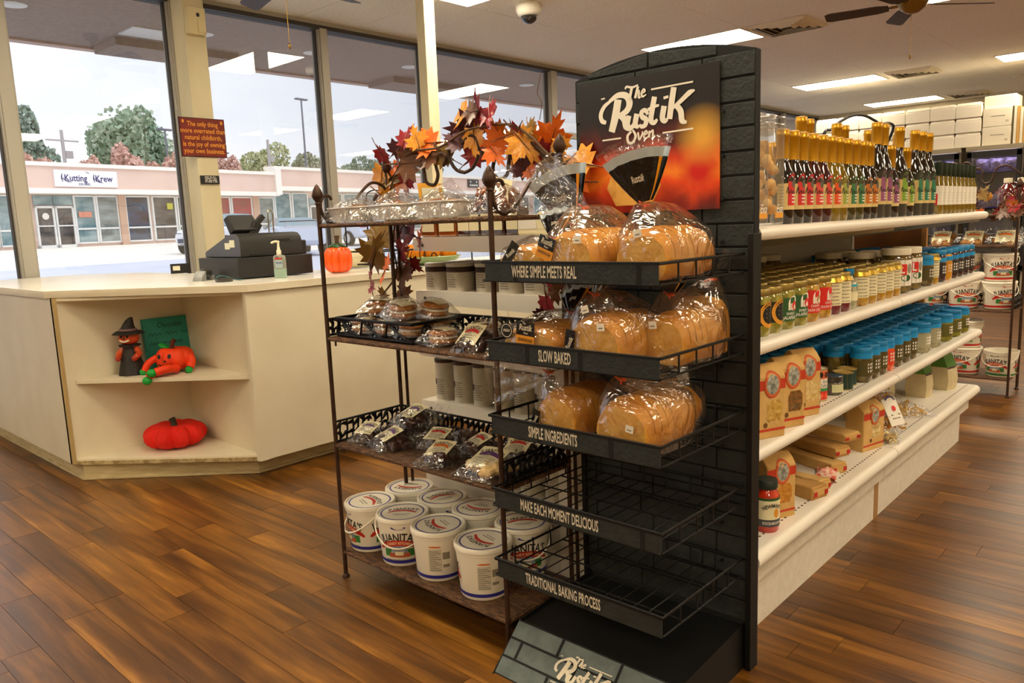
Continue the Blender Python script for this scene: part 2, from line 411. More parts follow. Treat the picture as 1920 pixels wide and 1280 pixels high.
vt.put((8.0, 3.42, CEIL), label='square louvered ceiling vent nearest the bread stand sign'); vt.put((12.12, 3.36, CEIL), label='square louvered ceiling vent between the two far light panels'); vt.put((15.3, 3.35, CEIL), label='small far ceiling vent above the foam boxes')
# security dome
t = thing('dome_camera', 'white ceiling dome camera with a dark smoked bubble', 'camera', (5.36, 4.6, CEIL))
wh = mat('white_plastic', '#e4dfd2', .35); smoked = mat('smoked_bubble', '#1c1a1a', .06, coat=1)
obj('housing', B().lathe([(.115, 0), (.115, -.05), (.10, -.085), (.075, -.1)], wh, 24), t)
obj('bubble', B().ell((0, 0, -.095), (.075, .075, .07), smoked, 20, 10), t)
tag(obj('smoke_detector', B().lathe([(.07, 0), (.07, -.02), (.055, -.035), (0, -.037)], wh, 20), loc=(13.9, 2.42, CEIL)), 'small round white smoke detector on the far ceiling', 'detector')
# fans
bronze = mat('fan_blade_dark_wood', '#3b2c22', .5); brass = mat('fan_brass', '#8b6b2e', .35, metal=.8)
def fan(label, loc, a0, zb):
    t = thing('ceiling_fan', label, 'ceiling fan', loc, a0)
    obj('rod', B().cyl((0, 0, 0), (0, 0, zb+.1), .014, brass, 10).lathe([(.07, 0), (.05, -.05), (.016, -.07)], brass, 16), t)
    obj('motor', B().lathe([(.03, zb+.11), (.11, zb+.08), (.12, zb+.02), (.09, zb-.03), (.05, zb-.06), (0, zb-.07)], brass, 20), t)
    for k in range(5):
        a = 2*PI*k/5; rot = basis(0, 0, a) @ basis(math.radians(14), 0, 0); b = B()
        pl = [(.17, -.04), (.26, -.062), (.62, -.07), (.66, -.05), (.66, .05), (.62, .07), (.26, .062), (.17, .04)]
        b.prism(pl, -.004, .004, bronze, T=lambda v: rot @ v+Vector((0, 0, zb)))
        b.box(rot @ Vector((.14, 0, .004))+Vector((0, 0, zb)), (.12, .03, .008), brass, rot)
        obj('blade', b, t)
    obj('pull_chain', B().cyl((.03, 0, zb-.05), (.03, 0, zb-.38), .0022, brass, 6).ell((.03, 0, zb-.395), (.009, .009, .02), brass, 8, 6), t)
    return t
fan('dark bladed ceiling fan peeking in at the top edge in front of the windows', (2.93, 4.62, CEIL), .12, -.27)
fan('dark bladed brass ceiling fan by the long vent at the upper right', (7.05, 1.98, CEIL), .5, -.26)
# ================================================================== signs on the pillar
t = thing('wall_sign', 'rust red wooden sign with orange lettering on the cream pillar', 'sign', (2.969, 5.955, 2.003))
rust = mat('rust_red_board', '#7e2416', .6, var=(9, '#6a1d12')); ora = mat('sign_orange_paint', '#e89a2c', .6); drk = mat('sign_dark_edge', '#3d1510', .6)
obj('board', B().bb((-.178, -.008, -.143), (.178, .008, .143), rust).bb((-.184, -.004, -.149), (.184, .01, .149), drk), t)
b = B()
for k, s in enumerate(('The only thing', 'more overrated than', 'natural childbirth,', 'is the joy of owning', 'your own business.')):
    b.flat(shift(text(s, .052, .82, .012), 0, .1-.051*k), lambda x, y: (x, -.0092, y), ora)
b.flat(disc(-.155, .118, .009, .014, 8), lambda x, y: (x, -.0092, y), ora); b.flat(disc(.155, .118, .009, .014, 8), lambda x, y: (x, -.0092, y), ora)
obj('lettering', b, t, smooth=False)
blk = mat('matte_black', '#191817', .6); whp = mat('print_white', '#e9e5da', .6)
t = thing('wall_sign', 'tiny black plaque with lines of white print on the cream pillar', 'sign', (2.99, 5.955, 1.68))
obj('plaque', B().bb((-.075, -.012, -.032), (.075, .006, .032), blk), t)
b = B()
for k, ws in enumerate(((.034, .018, .014, .004), (.05, .007, .026), (.024, .026, .034), (.018, .034, .007, .022))):
    x = -.045
    for wd in ws: b.flat(rect(x, .018-.0125*k, x+wd, .0235-.0125*k), lambda x, y: (x, -.0128, y), whp); x += wd+.007
obj('lettering', b, t, smooth=False)
t = thing('thermostat', 'beige box control mounted high on the cream pillar', 'control box', (2.985, 5.955, 2.87))
bg_ = mat('beige_plastic', '#d7c89c', .5)
obj('case', B().bb((-.072, -.05, -.1), (.072, .006, .1), bg_), t, bev=.006); obj('switch', B().bb((.0, -.056, .03), (.02, -.05, .055), blk), t); obj('cover', B().bb((.005, -.056, -.085), (.065, -.05, .01), bg_), t, bev=.003)
# ================================================================== OUTSIDE
A11 = math.radians(11)
def gz(d): return -.05+.0317*(d-8)
def outw(s, d, z): return (s*math.cos(A11)-d*math.sin(A11), s*math.sin(A11)+d*math.cos(A11), z)
asph = mat('grey_asphalt', '#c2c7d6', .9, var=(.8, '#d0d4e0', (1, 5, 1))); conc = mat('pale_concrete_lot', '#ece7de', .9, var=(.5, '#f3eee6', (1, 4, 1)))
def strip(name, d0, d1, m, dz=0):
    b = B().add([outw(-30, d0, gz(d0)+dz), outw(110, d0, gz(d0)+dz), outw(110, d1, gz(d1)+dz), outw(-30, d1, gz(d1)+dz)], [(0, 1, 2, 3)], m)
    return struct(obj(name, b))
strip('ground_asphalt', 4.5, 24, asph); strip('ground_concrete', 24, 80, conc)
# canopy over the shop front
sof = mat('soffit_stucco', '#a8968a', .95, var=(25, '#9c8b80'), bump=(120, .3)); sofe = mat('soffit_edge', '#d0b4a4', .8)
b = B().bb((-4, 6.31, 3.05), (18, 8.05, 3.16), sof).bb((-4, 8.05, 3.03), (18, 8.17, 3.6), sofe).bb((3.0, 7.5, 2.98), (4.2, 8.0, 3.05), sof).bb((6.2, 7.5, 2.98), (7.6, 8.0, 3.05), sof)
struct(obj('trim_3', b))
glow = mat('downlight_lens', '#e9e6dc', .4)
dl = thing('downlight', 'x', 'downlight', group='round white downlights under the outside canopy')
obj('ring', B().lathe([(.10, 0), (.10, -.008), (.085, -.012)], wh, 20), dl); obj('lens', B().lathe([(.085, -.004), (0, -.006)], glow, 20), dl)
dl = Maker(dl)
for k, x in enumerate((2.05, 3.55, 4.75, 6.0, 8.0)): dl.put((x, 6.95 if x != 4.75 else 7.0, 3.05), label=('round white downlight at the top left corner of the window view', 'round white downlight just right of the pillar under the canopy', 'round white downlight under the canopy beside the fan pull chain', 'round white downlight under the canopy left of the slim post', 'round white downlight under the canopy right of the slim post')[k])
tag(obj('canopy_panel', B().bb((-.2, -.17, -.012), (.2, .17, 0), wh), loc=(3.18, 7.2, 3.05)), 'square pale panel light under the outside canopy left of the pillar', 'light')
# ---- shopping strip across the lot
t = thing('shop_building', 'long pink and white single storey shop row across the parking lot', 'building', (0, 0, 0), A11)
pink = mat('pink_stucco', '#e3c7ba', .9, var=(.6, '#dcbfb1')); trimw = mat('building_trim_white', '#f6efe6', .7); brickp = mat('brick_pier', '#c8a58f', .9); dkg = mat('shop_interior_dark', '#2c2624', .8)
obj('wall', B().bb((-5, 38.4, .7), (34.2, 48, 4.7), pink).bb((34.2, 38.4, .7), (95, 48, 5.1), pink), t)
obj('fascia', B().bb((-5, 37.6, 3.62), (34.0, 38.4, 4.75), pink).bb((34.0, 37.6, 3.95), (95, 38.4, 5.1), pink), t)
obj('cornice', B().bb((-5, 37.5, 4.72), (34.0, 38.5, 4.9), trimw).bb((33.7, 37.5, 5.08), (95, 38.5, 5.27), trimw).bb((33.7, 37.45, 3.53), (34.15, 38.4, 5.1), trimw), t)
obj('lower_trim', B().bb((-5, 37.5, 3.46), (34.0, 38.4, 3.70), trimw).bb((34.0, 37.5, 3.80), (95, 38.4, 4.06), trimw), t)
obj('sidewalk', B().bb((-5, 36.6, .2), (95, 38.4, .9), conc), t)
def shopglass(n, c1, c2, sc):
    return mat(n, c1, .08, spec=.6, var=(sc, c2, (1, 1, 2.2)))
gls = [shopglass('shop_glass_teal', '#5d7b80', '#9fb0b0', .9), shopglass('shop_glass_grey', '#6c716c', '#99a19d', 1.1), shopglass('shop_glass_dark', '#3d342f', '#6d6660', 1.0), shopglass('shop_glass_blue', '#46546a', '#39302b', .8)]
redb = mat('shop_red_banner', '#b04b4e', .5, var=(1.2, '#8c5a52')); winf = mat('shop_frame_white', '#e3e2df', .5)
panes = [(14.2, 16, 0), (16.1, 18.0, 1), (18.03, 18.9, 0), (18.95, 19.4, 1), (21.58, 22.6, 0), (22.72, 23.8, 1), (24.25, 25.55, 3), (25.8, 27.15, 2), (27.3, 28.2, 2), (28.4, 29.6, 1), (29.75, 30.8, 4), (30.95, 32.4, 4), (32.95, 34.1, 1), (34.25, 35.5, 0), (35.7, 37.0, 0), (38.6, 40.2, 1), (40.4, 42, 0), (42.2, 44, 1), (45, 47, 0), (47.2, 49, 1), (50, 52, 2), (52.3, 54.5, 0), (55, 57.5, 1), (58, 61, 0), (62, 66, 1), (67, 71, 0)]
for s0, s1, k in panes:
    top = 3.42 if s0 < 34 else 3.72; gm = redb if k == 4 else gls[k]
    b = B()
    for a, c in (((s0-.05, 38.28, 1.05), (s0+.04, 38.42, top)), ((s1-.04, 38.28, 1.05), (s1+.05, 38.42, top)), ((s0, 38.28, top-.07), (s1, 38.42, top)), ((s0, 38.28, 1.05), (s1, 38.42, 1.13)), ((s0, 38.28, 1.74), (s1, 38.42, 1.83))): b.bb(a, c, winf)
    wn = obj('shop_window', b, t); obj('pane', B().bb((s0, 38.34, 1.1), (s1, 38.37, top-.03), gm), wn)
b = B().bb((23.82, 38.2, .9), (24.2, 38.45, 3.5), brickp).bb((32.45, 38.2, .9), (32.9, 38.45, 3.5), brickp).bb((44.2, 38.2, .9), (44.8, 38.45, 3.8), brickp)
obj('pier', b, t)
for s0, s1 in ((19.67, 20.56), (20.6, 21.5), (37.15, 38.3)):
    b = B()
    for a, c in (((s0, 38.25, .9), (s0+.09, 38.4, 2.9)), ((s1-.09, 38.25, .9), (s1, 38.4, 2.9)), ((s0, 38.25, 2.8), (s1, 38.4, 2.9)), ((s0, 38.25, .9), (s1, 38.4, 1.05)), ((s0, 38.22, 1.93), (s1, 38.3, 1.99))): b.bb(a, c, winf)
    d = obj('shop_door', b, t); obj('pane', B().bb((s0+.05, 38.33, 1), (s1-.05, 38.36, 2.85), gls[2]), d)
    obj('transom', B().bb((s0, 38.33, 2.95), (s1, 38.36, 3.4), gls[0]), d)
obj('round_decal', B().flat(disc(20.15, 2.42, .16, .16, 20), lambda x, y: (x, 38.31, y), whp), t, smooth=False)
obj('red_shop_card', B().bb((21.75, 38.30, 2.35), (22.4, 38.33, 2.62), mat('faded_red_card', '#d98f78', .6)), t)
obj('yellow_shop_card', B().bb((26.65, 38.30, 2.72), (27.0, 38.33, 3.05), mat('yellow_card', '#c5c04a', .6)), t)
b = B(); navy = mat('sign_navy', '#22206a', .5)
sg = obj('fascia_sign', B().bb((20.35, 37.5, 3.78), (23.45, 37.6, 4.56), mat('sign_white_face', '#f0eff2', .5)), t, label='white shop sign with blue lettering')
Tt = lambda x, y: (x, 37.49, y)
b.flat(shift(text('Kutting', .44, .85, .012), 21.35, 4.18), Tt, navy); b.flat(shift(text('Krew', .44, .9, .012), 22.75, 4.18), Tt, navy)
b.flat(shift(text('The', .12, 1), 21.95, 4.46), Tt, navy); b.flat(shift(text('535-4682', .15, 1, .01), 21.75, 3.9), Tt, navy)
for cx in (20.72, 22.27): b.flat(shift(ribbon([(0, .2), (-.04, 0), (0, -.2)], [.02, .06, .02]), cx, 4.2), Tt, navy); b.flat(shift(ribbon([(0, 0), (.2, -.14), (.42, -.2)], [.03, .05, .01]), cx, 4.18), Tt, navy)
o = obj('sign_lettering', b, sg, smooth=False)
b = B().bb((54.6, 37.5, 4.35), (56.2, 37.6, 5.0), mat('sign_black_face', '#262c35', .5)); sg2 = obj('fascia_sign', b, t, label='small black shop sign with white lettering')
b = B()
for k in range(4): b.flat(rect(54.8+.32*k, 4.48, 55.03+.32*k, 4.6), lambda x, y: (x, 37.49, y), whp)
b.flat(disc(54.95, 4.82, .08, .08), lambda x, y: (x, 37.49, y), whp); b.flat(disc(55.85, 4.82, .08, .08), lambda x, y: (x, 37.49, y), whp)
obj('sign_lettering', b, sg2, smooth=False)
# ---- trees
def tree(label, s, d, z0, h, w, c1, c2, n=1100, lumps=9, seed=1, trunk=.25, leaf=.35, low=.25):
    rr = random.Random(seed); x, y, _ = outw(s, d, 0); t = thing('tree', label, 'tree', (x, y, z0))
    bk = mat('bark_grey_brown', '#6e5f52', .9); tr = B().cyl((0, 0, 0), (0, 0, h*.6), trunk, bk, 7, trunk*.5)
    L = []
    for k in range(lumps):
        a = rr.random()*2*PI; q = rr.random()**.5*.62; zz = low+(1-low)*(.15+.7*rr.random()); L.append((math.cos(a)*q*w/2, math.sin(a)*q*w/2, zz*h, (.24+.16*rr.random())*w/2*1.2, (.10+.08*rr.random())*h*1.3))
        tr.cyl((0, 0, h*.3), (L[-1][0], L[-1][1], L[-1][2]), trunk*.35, bk, 5, .03)
    obj('trunk', tr, t)
    m1, m2 = mat('leaf_'+c1, '#'+c1, .8), mat('leaf_'+c2, '#'+c2, .8); b = B()
    for k in range(int(n*5)):
        l = L[k % lumps]; v = Vector((rr.gauss(0, 1), rr.gauss(0, 1), rr.gauss(0, 1))); v.normalize(); v *= .55+.45*rr.random()**.4
        p = Vector((l[0]+v.x*l[3], l[1]+v.y*l[3], l[2]+v.z*l[4])); rot = basis(rr.random()*6, rr.random()*6, rr.random()*6); e = leaf*.40*(.6+.8*rr.random())
        b.add([p+rot @ Vector(q) for q in ((-e, -e*.6, 0), (e, -e*.6, 0), (e, e*.6, e*.2), (-e, e*.6, 0))], [(0, 1, 2, 3)], m1 if rr.random() < .6 else m2)
    obj('foliage', b, t, smooth=False)
tree('tall spreading green pine tree behind the shop row', 38.5, 60, 1, 9.9, 7.6, '93ab90', 'b0c0a8', 1300, 22, 3, .3, .42, .42)
tree('dark green pine partly hidden by the left window mullion', 31.0, 60, 1, 9.0, 4.0, '8a9f90', 'a5b4a5', 700, 9, 5, .2, .4, .4)
for k, (s, h, w_) in enumerate(((29.5, 6.6, 4.2), (33.2, 7.3, 4.6), (36.5, 7.5, 4.6), (39.8, 7.2, 4.8), (43.2, 7.4, 5), (46.6, 7.0, 4.6))):
    tree(('low russet tree at the far left behind the shop roof', 'russet autumn tree left of the utility pole', 'russet autumn tree below the pine on its left side', 'russet autumn tree directly under the tall pine', 'russet autumn tree beside the pillar sign', 'russet autumn tree just right of the cream pillar')[k], s*.93, 53, 1, h*.9, w_*.72, 'd8b0a4', 'e6c4b6', 620, 8, 20+k, .12, .3, .3)
tree('yellow green tree between pillar and utility pole', 50.6, 58, 1, 8.2, 5.2, 'b9c294', 'cfcca6', 1000, 11, 31, .2, .34, .25)
tree('brownish green tree below the twin street lamp', 57.5, 58, 1, 8.0, 7.0, 'a3a78e', 'bcbca4', 1000, 11, 33, .2, .34, .25)
tree('dark green tree right of the second window mullion', 66.5, 60, 1, 7.9, 7.0, '8f9e88', 'a6b29c', 900, 10, 35, .2, .36, .3)
tree('dark green low tree far right beyond the garland', 76, 60, 1, 8.0, 8.0, '8f9e88', 'a6b29c', 800, 10, 37, .2, .36, .3)
# ---- poles
gp = mat('pole_grey', '#7a7f8c', .6)
def lamp_pole(label, s, d, h, arms):
    x, y, z = outw(s, d, gz(min(d, 40))); t = thing('street_lamp', label, 'street lamp', (x, y, z), A11)
    obj('pole', B().cyl((0, 0, 0), (0, 0, h), .11, gp, 8, .07), t)
    for sgn in arms:
        obj('lamp_head', B().bb((min(0, sgn*.65), -.2, h-.04), (max(0, sgn*.65), .2, h+.10), gp), t, bev=.05)
lamp_pole('tall parking lot lamp with two dark heads right of the pillar', 50.4, 52, 11.7, (-1, 1)); lamp_pole('distant parking lot lamp with dark head left of the pillar', 38.4, 54.5, 8.4, (-1, 1)); lamp_pole('far street lamp peeking out right of the rust red sign', 47.9, 60, 7.6, (-1, 1))
lamp_pole('far thin street lamp with a single head seen between the garland leaves', 80, 62, 10, (1,))
def utility(label, s, h, arm):
    x, y, z = outw(s, 55, 1.2); t = thing('utility_pole', label, 'utility pole', (x, y, z), A11); bw = mat('pole_weathered', '#b5b2b4', .9)
    obj('pole', B().cyl((0, 0, 0), (0, 0, h), .15, bw, 8, .11), t)
    if arm: obj('cross_arm', B().bb((-1.1, -.08, h-.75), (1.1, .08, h-.66), bw), t)
    obj('bracket', B().bb((.1, -.1, h-1.9), (.6, .1, h-1.4), bw), t)
utility('wooden utility pole with cross arm behind the shop roof', 30.7, 7.6, True); utility('pale utility pole in front of the yellow green tree', 48.9, 8.2, False)
# ---- cars
carw = mat('car_paint_white', '#dfe3ec', .25, coat=1); carb = mat('car_paint_ice', '#cfd8ea', .25, coat=1); cgl = mat('car_glass', '#7d97a3', .08, spec=.7); tyre = mat('tyre', '#2b2b2e', .8); alloy = mat('alloy', '#c9ccd2', .3, metal=.6); lens = mat('car_lens', '#37435c', .1); tail = mat('tail_red', '#b3272b', .3)
def car(label, loc, rz, paint, sport=False):
    t = thing('car', label, 'car', loc, rz)
    # x forward, profile of half sections
    if sport: prof = [(-2.25, .55, .92, .80), (-2.05, .35, 1.02, .9), (-1.3, .3, 1.06, .94), (0, .28, 1.0, .95), (1.2, .28, .92, .93), (2.0, .32, .80, .86), (2.3, .42, .66, .7)]; cab = [(-1.75, .98, .80), (-.9, 1.34, .60), (-.1, 1.36, .60), (.85, .98, .80)]
    else: prof = [(-2.2, .5, 1.0, .80), (-2.0, .35, 1.1, .88), (-1.2, .3, 1.12, .92), (0, .28, 1.06, .93), (1.2, .28, 1.0, .92), (2.0, .32, .88, .86), (2.3, .45, .72, .68)]; cab = [(-2.0, 1.05, .80), (-1.35, 1.5, .64), (.1, 1.52, .64), (1.1, 1.02, .80)]
    b = B(); vs = []; fs = []
    for x, z0, z1, hw in prof: vs += [(x, -hw*.9, z0), (x, -hw, (z0+z1)/2), (x, -hw*.92, z1), (x, hw*.92, z1), (x, hw, (z0+z1)/2), (x, hw*.9, z0)]
    for k in range(len(prof)-1):
        for i in range(6): j = (i+1) % 6; fs.append((6*k+i, 6*k+j, 6*k+6+j, 6*k+6+i))
    fs += [tuple(range(6)), tuple(reversed(range(6*len(prof)-6, 6*len(prof))))]
    b.add(vs, fs, paint); obj('body', b, t, bev=.05, seg=3, angle=60)
    b = B(); vs = []; fs = []
    for x, z, hw in cab: vs += [(x, -hw, z), (x, hw, z)]
    n = len(cab)
    for k in range(n-1): fs.append((2*k, 2*k+1, 2*k+3, 2*k+2))
    b.add(vs, fs, paint); b.mi[0] = b.m(cgl); b.mi[2] = b.m(cgl)
    b.add([(cab[0][0], -cab[0][2], cab[0][1]-.06), (cab[1][0], -cab[1][2], cab[1][1]), (cab[2][0], -cab[2][2], cab[2][1]), (cab[3][0], -cab[3][2], cab[3][1]-.06)], [(0, 3, 2, 1)], cgl)
    b.add([(cab[0][0], cab[0][2], cab[0][1]-.06), (cab[1][0], cab[1][2], cab[1][1]), (cab[2][0], cab[2][2], cab[2][1]), (cab[3][0], cab[3][2], cab[3][1]-.06)], [(0, 1, 2, 3)], cgl)
    obj('cabin', b, t, smooth=False)
    for x in (-1.4, 1.42):
        for sd in (-1, 1):
            wv = B().cyl((x, sd*.74, .33), (x, sd*.95, .33), .33, tyre, 20).cyl((x, sd*.95, .33), (x, sd*.955, .33), .22, alloy, 16); obj('wheel', wv, t)
    for sd in (-1, 1):
        obj('headlight', B().ell((2.12, sd*.6, .72), (.16, .2, .09), lens, 10, 6), t); obj('tail_light', B().box((-2.2, sd*.6, .86), (.08, .32, .12), tail), t)
    if sport: obj('spoiler', B().box((-2.08, 0, 1.2), (.28, 1.5, .04), lens).box((-2.05, -.55, 1.1), (.1, .05, .2), paint).box((-2.05, .55, 1.1), (.1, .05, .2), paint), t)
    obj('bumper', B().box((2.28, 0, .5), (.12, 1.2, .16), lens), t)
x, y, _ = outw(21.0, 26.8, 0); car('white sedan parked across the lot behind the cream pillar', (x, y, gz(27)), A11+math.radians(205), carw)
x, y, _ = outw(20.75, 22.5, 0); car('white sports car with rear spoiler parked behind the cash register', (x, y, gz(22.5)), A11+math.radians(58), carb, True)
x, y, _ = outw(27.6, 26.0, 0); car('pale blue white car glimpsed under the rack top beside the pumpkin', (x, y, gz(26)), A11+math.radians(75), carb)
# ================================================================== COUNTER
lam = mat('counter_laminate', '#e4dac0', .55, var=(5, '#ded3b8')); lamw = mat('counter_top_laminate', '#f0ece2', .2, var=(3, '#ebe6da')); edge = mat('counter_edge_brown', '#b59c68', .7); kick = mat('counter_kick', '#c9b78c', .6, var=(12, '#b5a276', (1, 1, 6))); dirt = mat('counter_scuffed_edge', '#8c7448', .9, var=(30, '#c2ad80'))
ct = thing('sales_counter', 'cream laminate sales counter with an open corner display niche', 'counter', (1.3, 4.3, 0))
O = Vector((-1.3, -4.3, 0))
def cb(): return B()
b = B().bb((1.285, 4.375, .09), (1.93, 6.12, .96), lam); b.xf(Matrix.Translation(O)); obj('left_cabinet', b, ct, bev=.002)
b = B().bb((1.965, 3.558, .09), (4.7, 4.2, .96), lam); b.xf(Matrix.Translation(O)); obj('long_cabinet', b, ct, bev=.002)
b = B()
for x in (2.9, 3.82): b.bb((x-.0015, 3.5565, .1), (x+.0015, 3.558, .95), edge)
b.xf(Matrix.Translation(O)); obj('panel_seam', b, ct)['kind'] = 'stuff'
# niche: two side walls, bottom, shelf
b = B().bb((1.285, 4.355, .09), (1.975, 4.375, .96), lam).bb((1.285, 4.345, .09), (1.305, 4.376, .96), edge); b.xf(Matrix.Translation(O)); obj('niche_wall', b, ct)
b = B().bb((1.945, 3.58, .09), (1.965, 4.36, .96), lam).bb((1.91, 3.555, .09), (1.967, 3.585, .96), lam); b.xf(Matrix.Translation(O)); obj('niche_wall', b, ct)
def tri(z0, z1, m, inset=0):
    p = [(1.30+inset, 4.356-inset*.1), (1.945, 3.575+inset*1.1), (1.945, 4.356)]
    return B().prism(p, z0, z1, m).xf(Matrix.Translation(O))
obj('niche_floor', tri(.088, .115, lam), ct, bev=.001); obj('niche_shelf', tri(.508, .53, lam, .05), ct, bev=.001); obj('niche_ceiling', tri(.945, .96, lam), ct)
b = B().hexa([(1.295, 4.352, .085), (1.94, 3.57, .085), (1.945, 3.58, .085), (1.30, 4.36, .085), (1.295, 4.352, .104), (1.94, 3.57, .104), (1.945, 3.58, .104), (1.30, 4.36, .104)], dirt); b.xf(Matrix.Translation(O)); obj('worn_edge', b, ct)
K = [(1.33, 6.0), (1.33, 4.335), (1.955, 3.66), (4.7, 3.66), (4.7, 4.1), (2.0, 4.1), (1.9, 4.4), (1.9, 6.0)]
b = B().prism(K, .012, .09, kick).xf(Matrix.Translation(O)); obj('kick', b, ct)
K2 = [(1.315, 6.0), (1.315, 4.33), (1.95, 3.645), (4.7, 3.645), (4.7, 4.1), (2.0, 4.1), (1.9, 4.4), (1.9, 6.0)]
b = B().prism(K2, 0, .014, kick).xf(Matrix.Translation(O)); obj('base_molding', b, ct, bev=.003)
Tp = [(1.265, 6.14), (1.265, 4.40), (1.915, 3.535), (4.75, 3.535), (4.75, 4.25), (2.85, 4.25), (2.6, 4.35), (2.42, 4.6), (2.36, 5.0), (2.30, 5.7), (2.18, 5.97), (1.98, 6.14)]
b = B().prism(Tp, .962, 1.0, lamw)
for i in range(len(b.f)-len(Tp), len(b.f)): b.mi[i] = b.m(lam)
tp = tag(obj('counter_top', b, bev=.002), 'pale laminate worktop running along the sales counter', 'worktop')
# ---- cash register
gch = mat('register_charcoal', '#23211f', .5, bump=(300, .2)); gch_lit = mat('register_side_window_lit', '#4a4c55', .5); stk = mat('sticker_paper', '#d9d6bf', .7)
t = thing('cash_register', 'black electronic cash register on its drawer beside the sanitizer', 'cash register', (2.33, 4.17, 1.0))
obj('cash_drawer', B().bb((-.235, -.225, .006), (.235, .235, .118), gch), t, bev=.004)
prof = [(-.20, .12), (-.20, .20), (-.19, .225), (-.165, .245), (-.12, .25), (-.06, .24), (.20, .155), (.215, .145), (.215, .12)]
b = B().prism(prof, -.20, .19, gch, T=lambda v: Vector((v.z, v.x, v.y)))
for i in range(2): b.mi[i] = b.m(gch_lit)  # end faces lighter than the rest: window light put into the colour
obj('body', b, t, bev=.004)
obj('printer_cover', B().bb((.06, -.19, .12), (.225, .02, .20), gch), t, bev=.006)
obj('paper_slot', B().bb((.0, -.204, .20), (.11, -.19, .212), blk).bb((-.14, -.204, .125), (-.06, -.198, .135), blk), t)['kind'] = 'stuff'
r_ = basis(math.radians(-28), 0, .15); obj('display', B().box((-.10, -.05, .30), (.17, .05, .10), gch, r_), t, bev=.006)
obj('display_arm', B().box((-.03, -.06, .27), (.05, .04, .09), gch, basis(0, .6, 0)).box((.0, -.06, .315), (.03, .03, .09), gch, basis(0, .8, 0)), t, bev=.003)
b = B().bb((-.2012, -.085, .165), (-.2004, -.03, .20), stk).bb((-.2012, -.14, .175), (-.2004, -.085, .215), stk); obj('sticker', b, t)
obj('receipt_wire', B().tube(smoothpath([(.10, .0, .245), (.10, .0, .36), (.115, .0, .382), (.13, 0, .36), (.13, 0, .245)], 5), .004, mat('chrome', '#b9b2a0', .2, metal=1), 8), t)
# ---- sanitizer
t = thing('sanitizer_bottle', 'clear pump bottle of green hand sanitizer before the cash register', 'bottle', (2.262, 3.80, 1.0), -.75)
gel = mat('sanitizer_gel', '#a9c9b4', .12, coat=1, trans=.3); clr = mat('sanitizer_clear', '#b9beb0', .1, coat=1, trans=.55)
obj('bottle', B().lathe([(.026, 0), (.030, .004), (.030, .052)], gel, 20).lathe([(.030, .052), (.030, .11), (.026, .124), (.012, .130)], clr, 20).xf(Matrix.Diagonal((1.15, .75, 1, 1))), t)
b = B().flat(rect(-.02, .056, .02, .10, 4), lambda x, y: (x, -.0235+.3*x*x/.04*.2, y), mat('sanitizer_label', '#9fb2b5', .4)).flat(rect(-.02, .103, .02, .112, 4), lambda x, y: (x, -.0235+.3*x*x/.04*.2, y), mat('label_red', '#c23a32', .4))
b.flat(shift(text('Purell', .014, .9, .02), 0, .085), lambda x, y: (x, -.0245, y), navy); obj('label_print', b, t, smooth=False)['kind'] = 'stuff'
cap = mat('pump_cream', '#e8e0c4', .4)
obj('pump', B().lathe([(.013, .128), (.013, .15), (.009, .155), (.006, .175), (.006, .192)], cap, 14).tube(smoothpath([(.006, 0, .196), (-.012, 0, .2), (-.03, 0, .196), (-.036, 0, .19)], 4), [.006]*12+[.004], cap, 8), t)
# ---- scanner, puck, card stand
t = thing('barcode_scanner', 'grey handheld barcode scanner lying on the counter', 'scanner', (2.0, 4.17, 1.0), .55)
sg_ = mat('scanner_grey', '#8b8d8c', .4); sgd = mat('scanner_dark', '#3a3731', .3, coat=.5)
obj('head', B().hexa([(-.06, -.03, .0), (-.02, -.035, .002), (-.02, .035, .002), (-.06, .03, .0), (-.055, -.025, .02), (-.015, -.033, .055), (-.015, .033, .055), (-.055, .025, .02)], sg_), t, bev=.004)
obj('grip', B().ell((.025, 0, .035), (.05, .032, .03), sgd, 14, 8).ell((.06, 0, .016), (.03, .03, .016), sg_, 12, 6), t)
t = thing('card_pad', 'small black pad with a coiled teal cord in front of the register', 'pad', (1.985, 3.90, 1.0), .2)
obj('base', B().lathe([(.043, 0), (.046, .006), (.044, .018), (.03, .021), (0, .021)], sgd, 22), t)
obj('cord', B().tube(smoothpath([(-.04, .02, .012), (-.03, .01, .03), (.0, -.005, .03), (.05, -.03, .008), (.09, -.03, .004)], 6), .003, mat('cord_teal', '#3f6a6c', .5), 6), t)
t = thing('card_stand', 'small black framed card stand at the back edge of the counter', 'stand', (2.34, 5.2, 1.0), -.4)
obj('frame', B().bb((-.06, -.004, 0), (.06, .004, .065), blk).bb((-.06, 0, 0), (-.05, .06, .01), blk).bb((.05, 0, 0), (.06, .06, .01), blk), t); obj('card', B().bb((-.045, -.0052, .02), (.0, -.004, .05), stk), t)
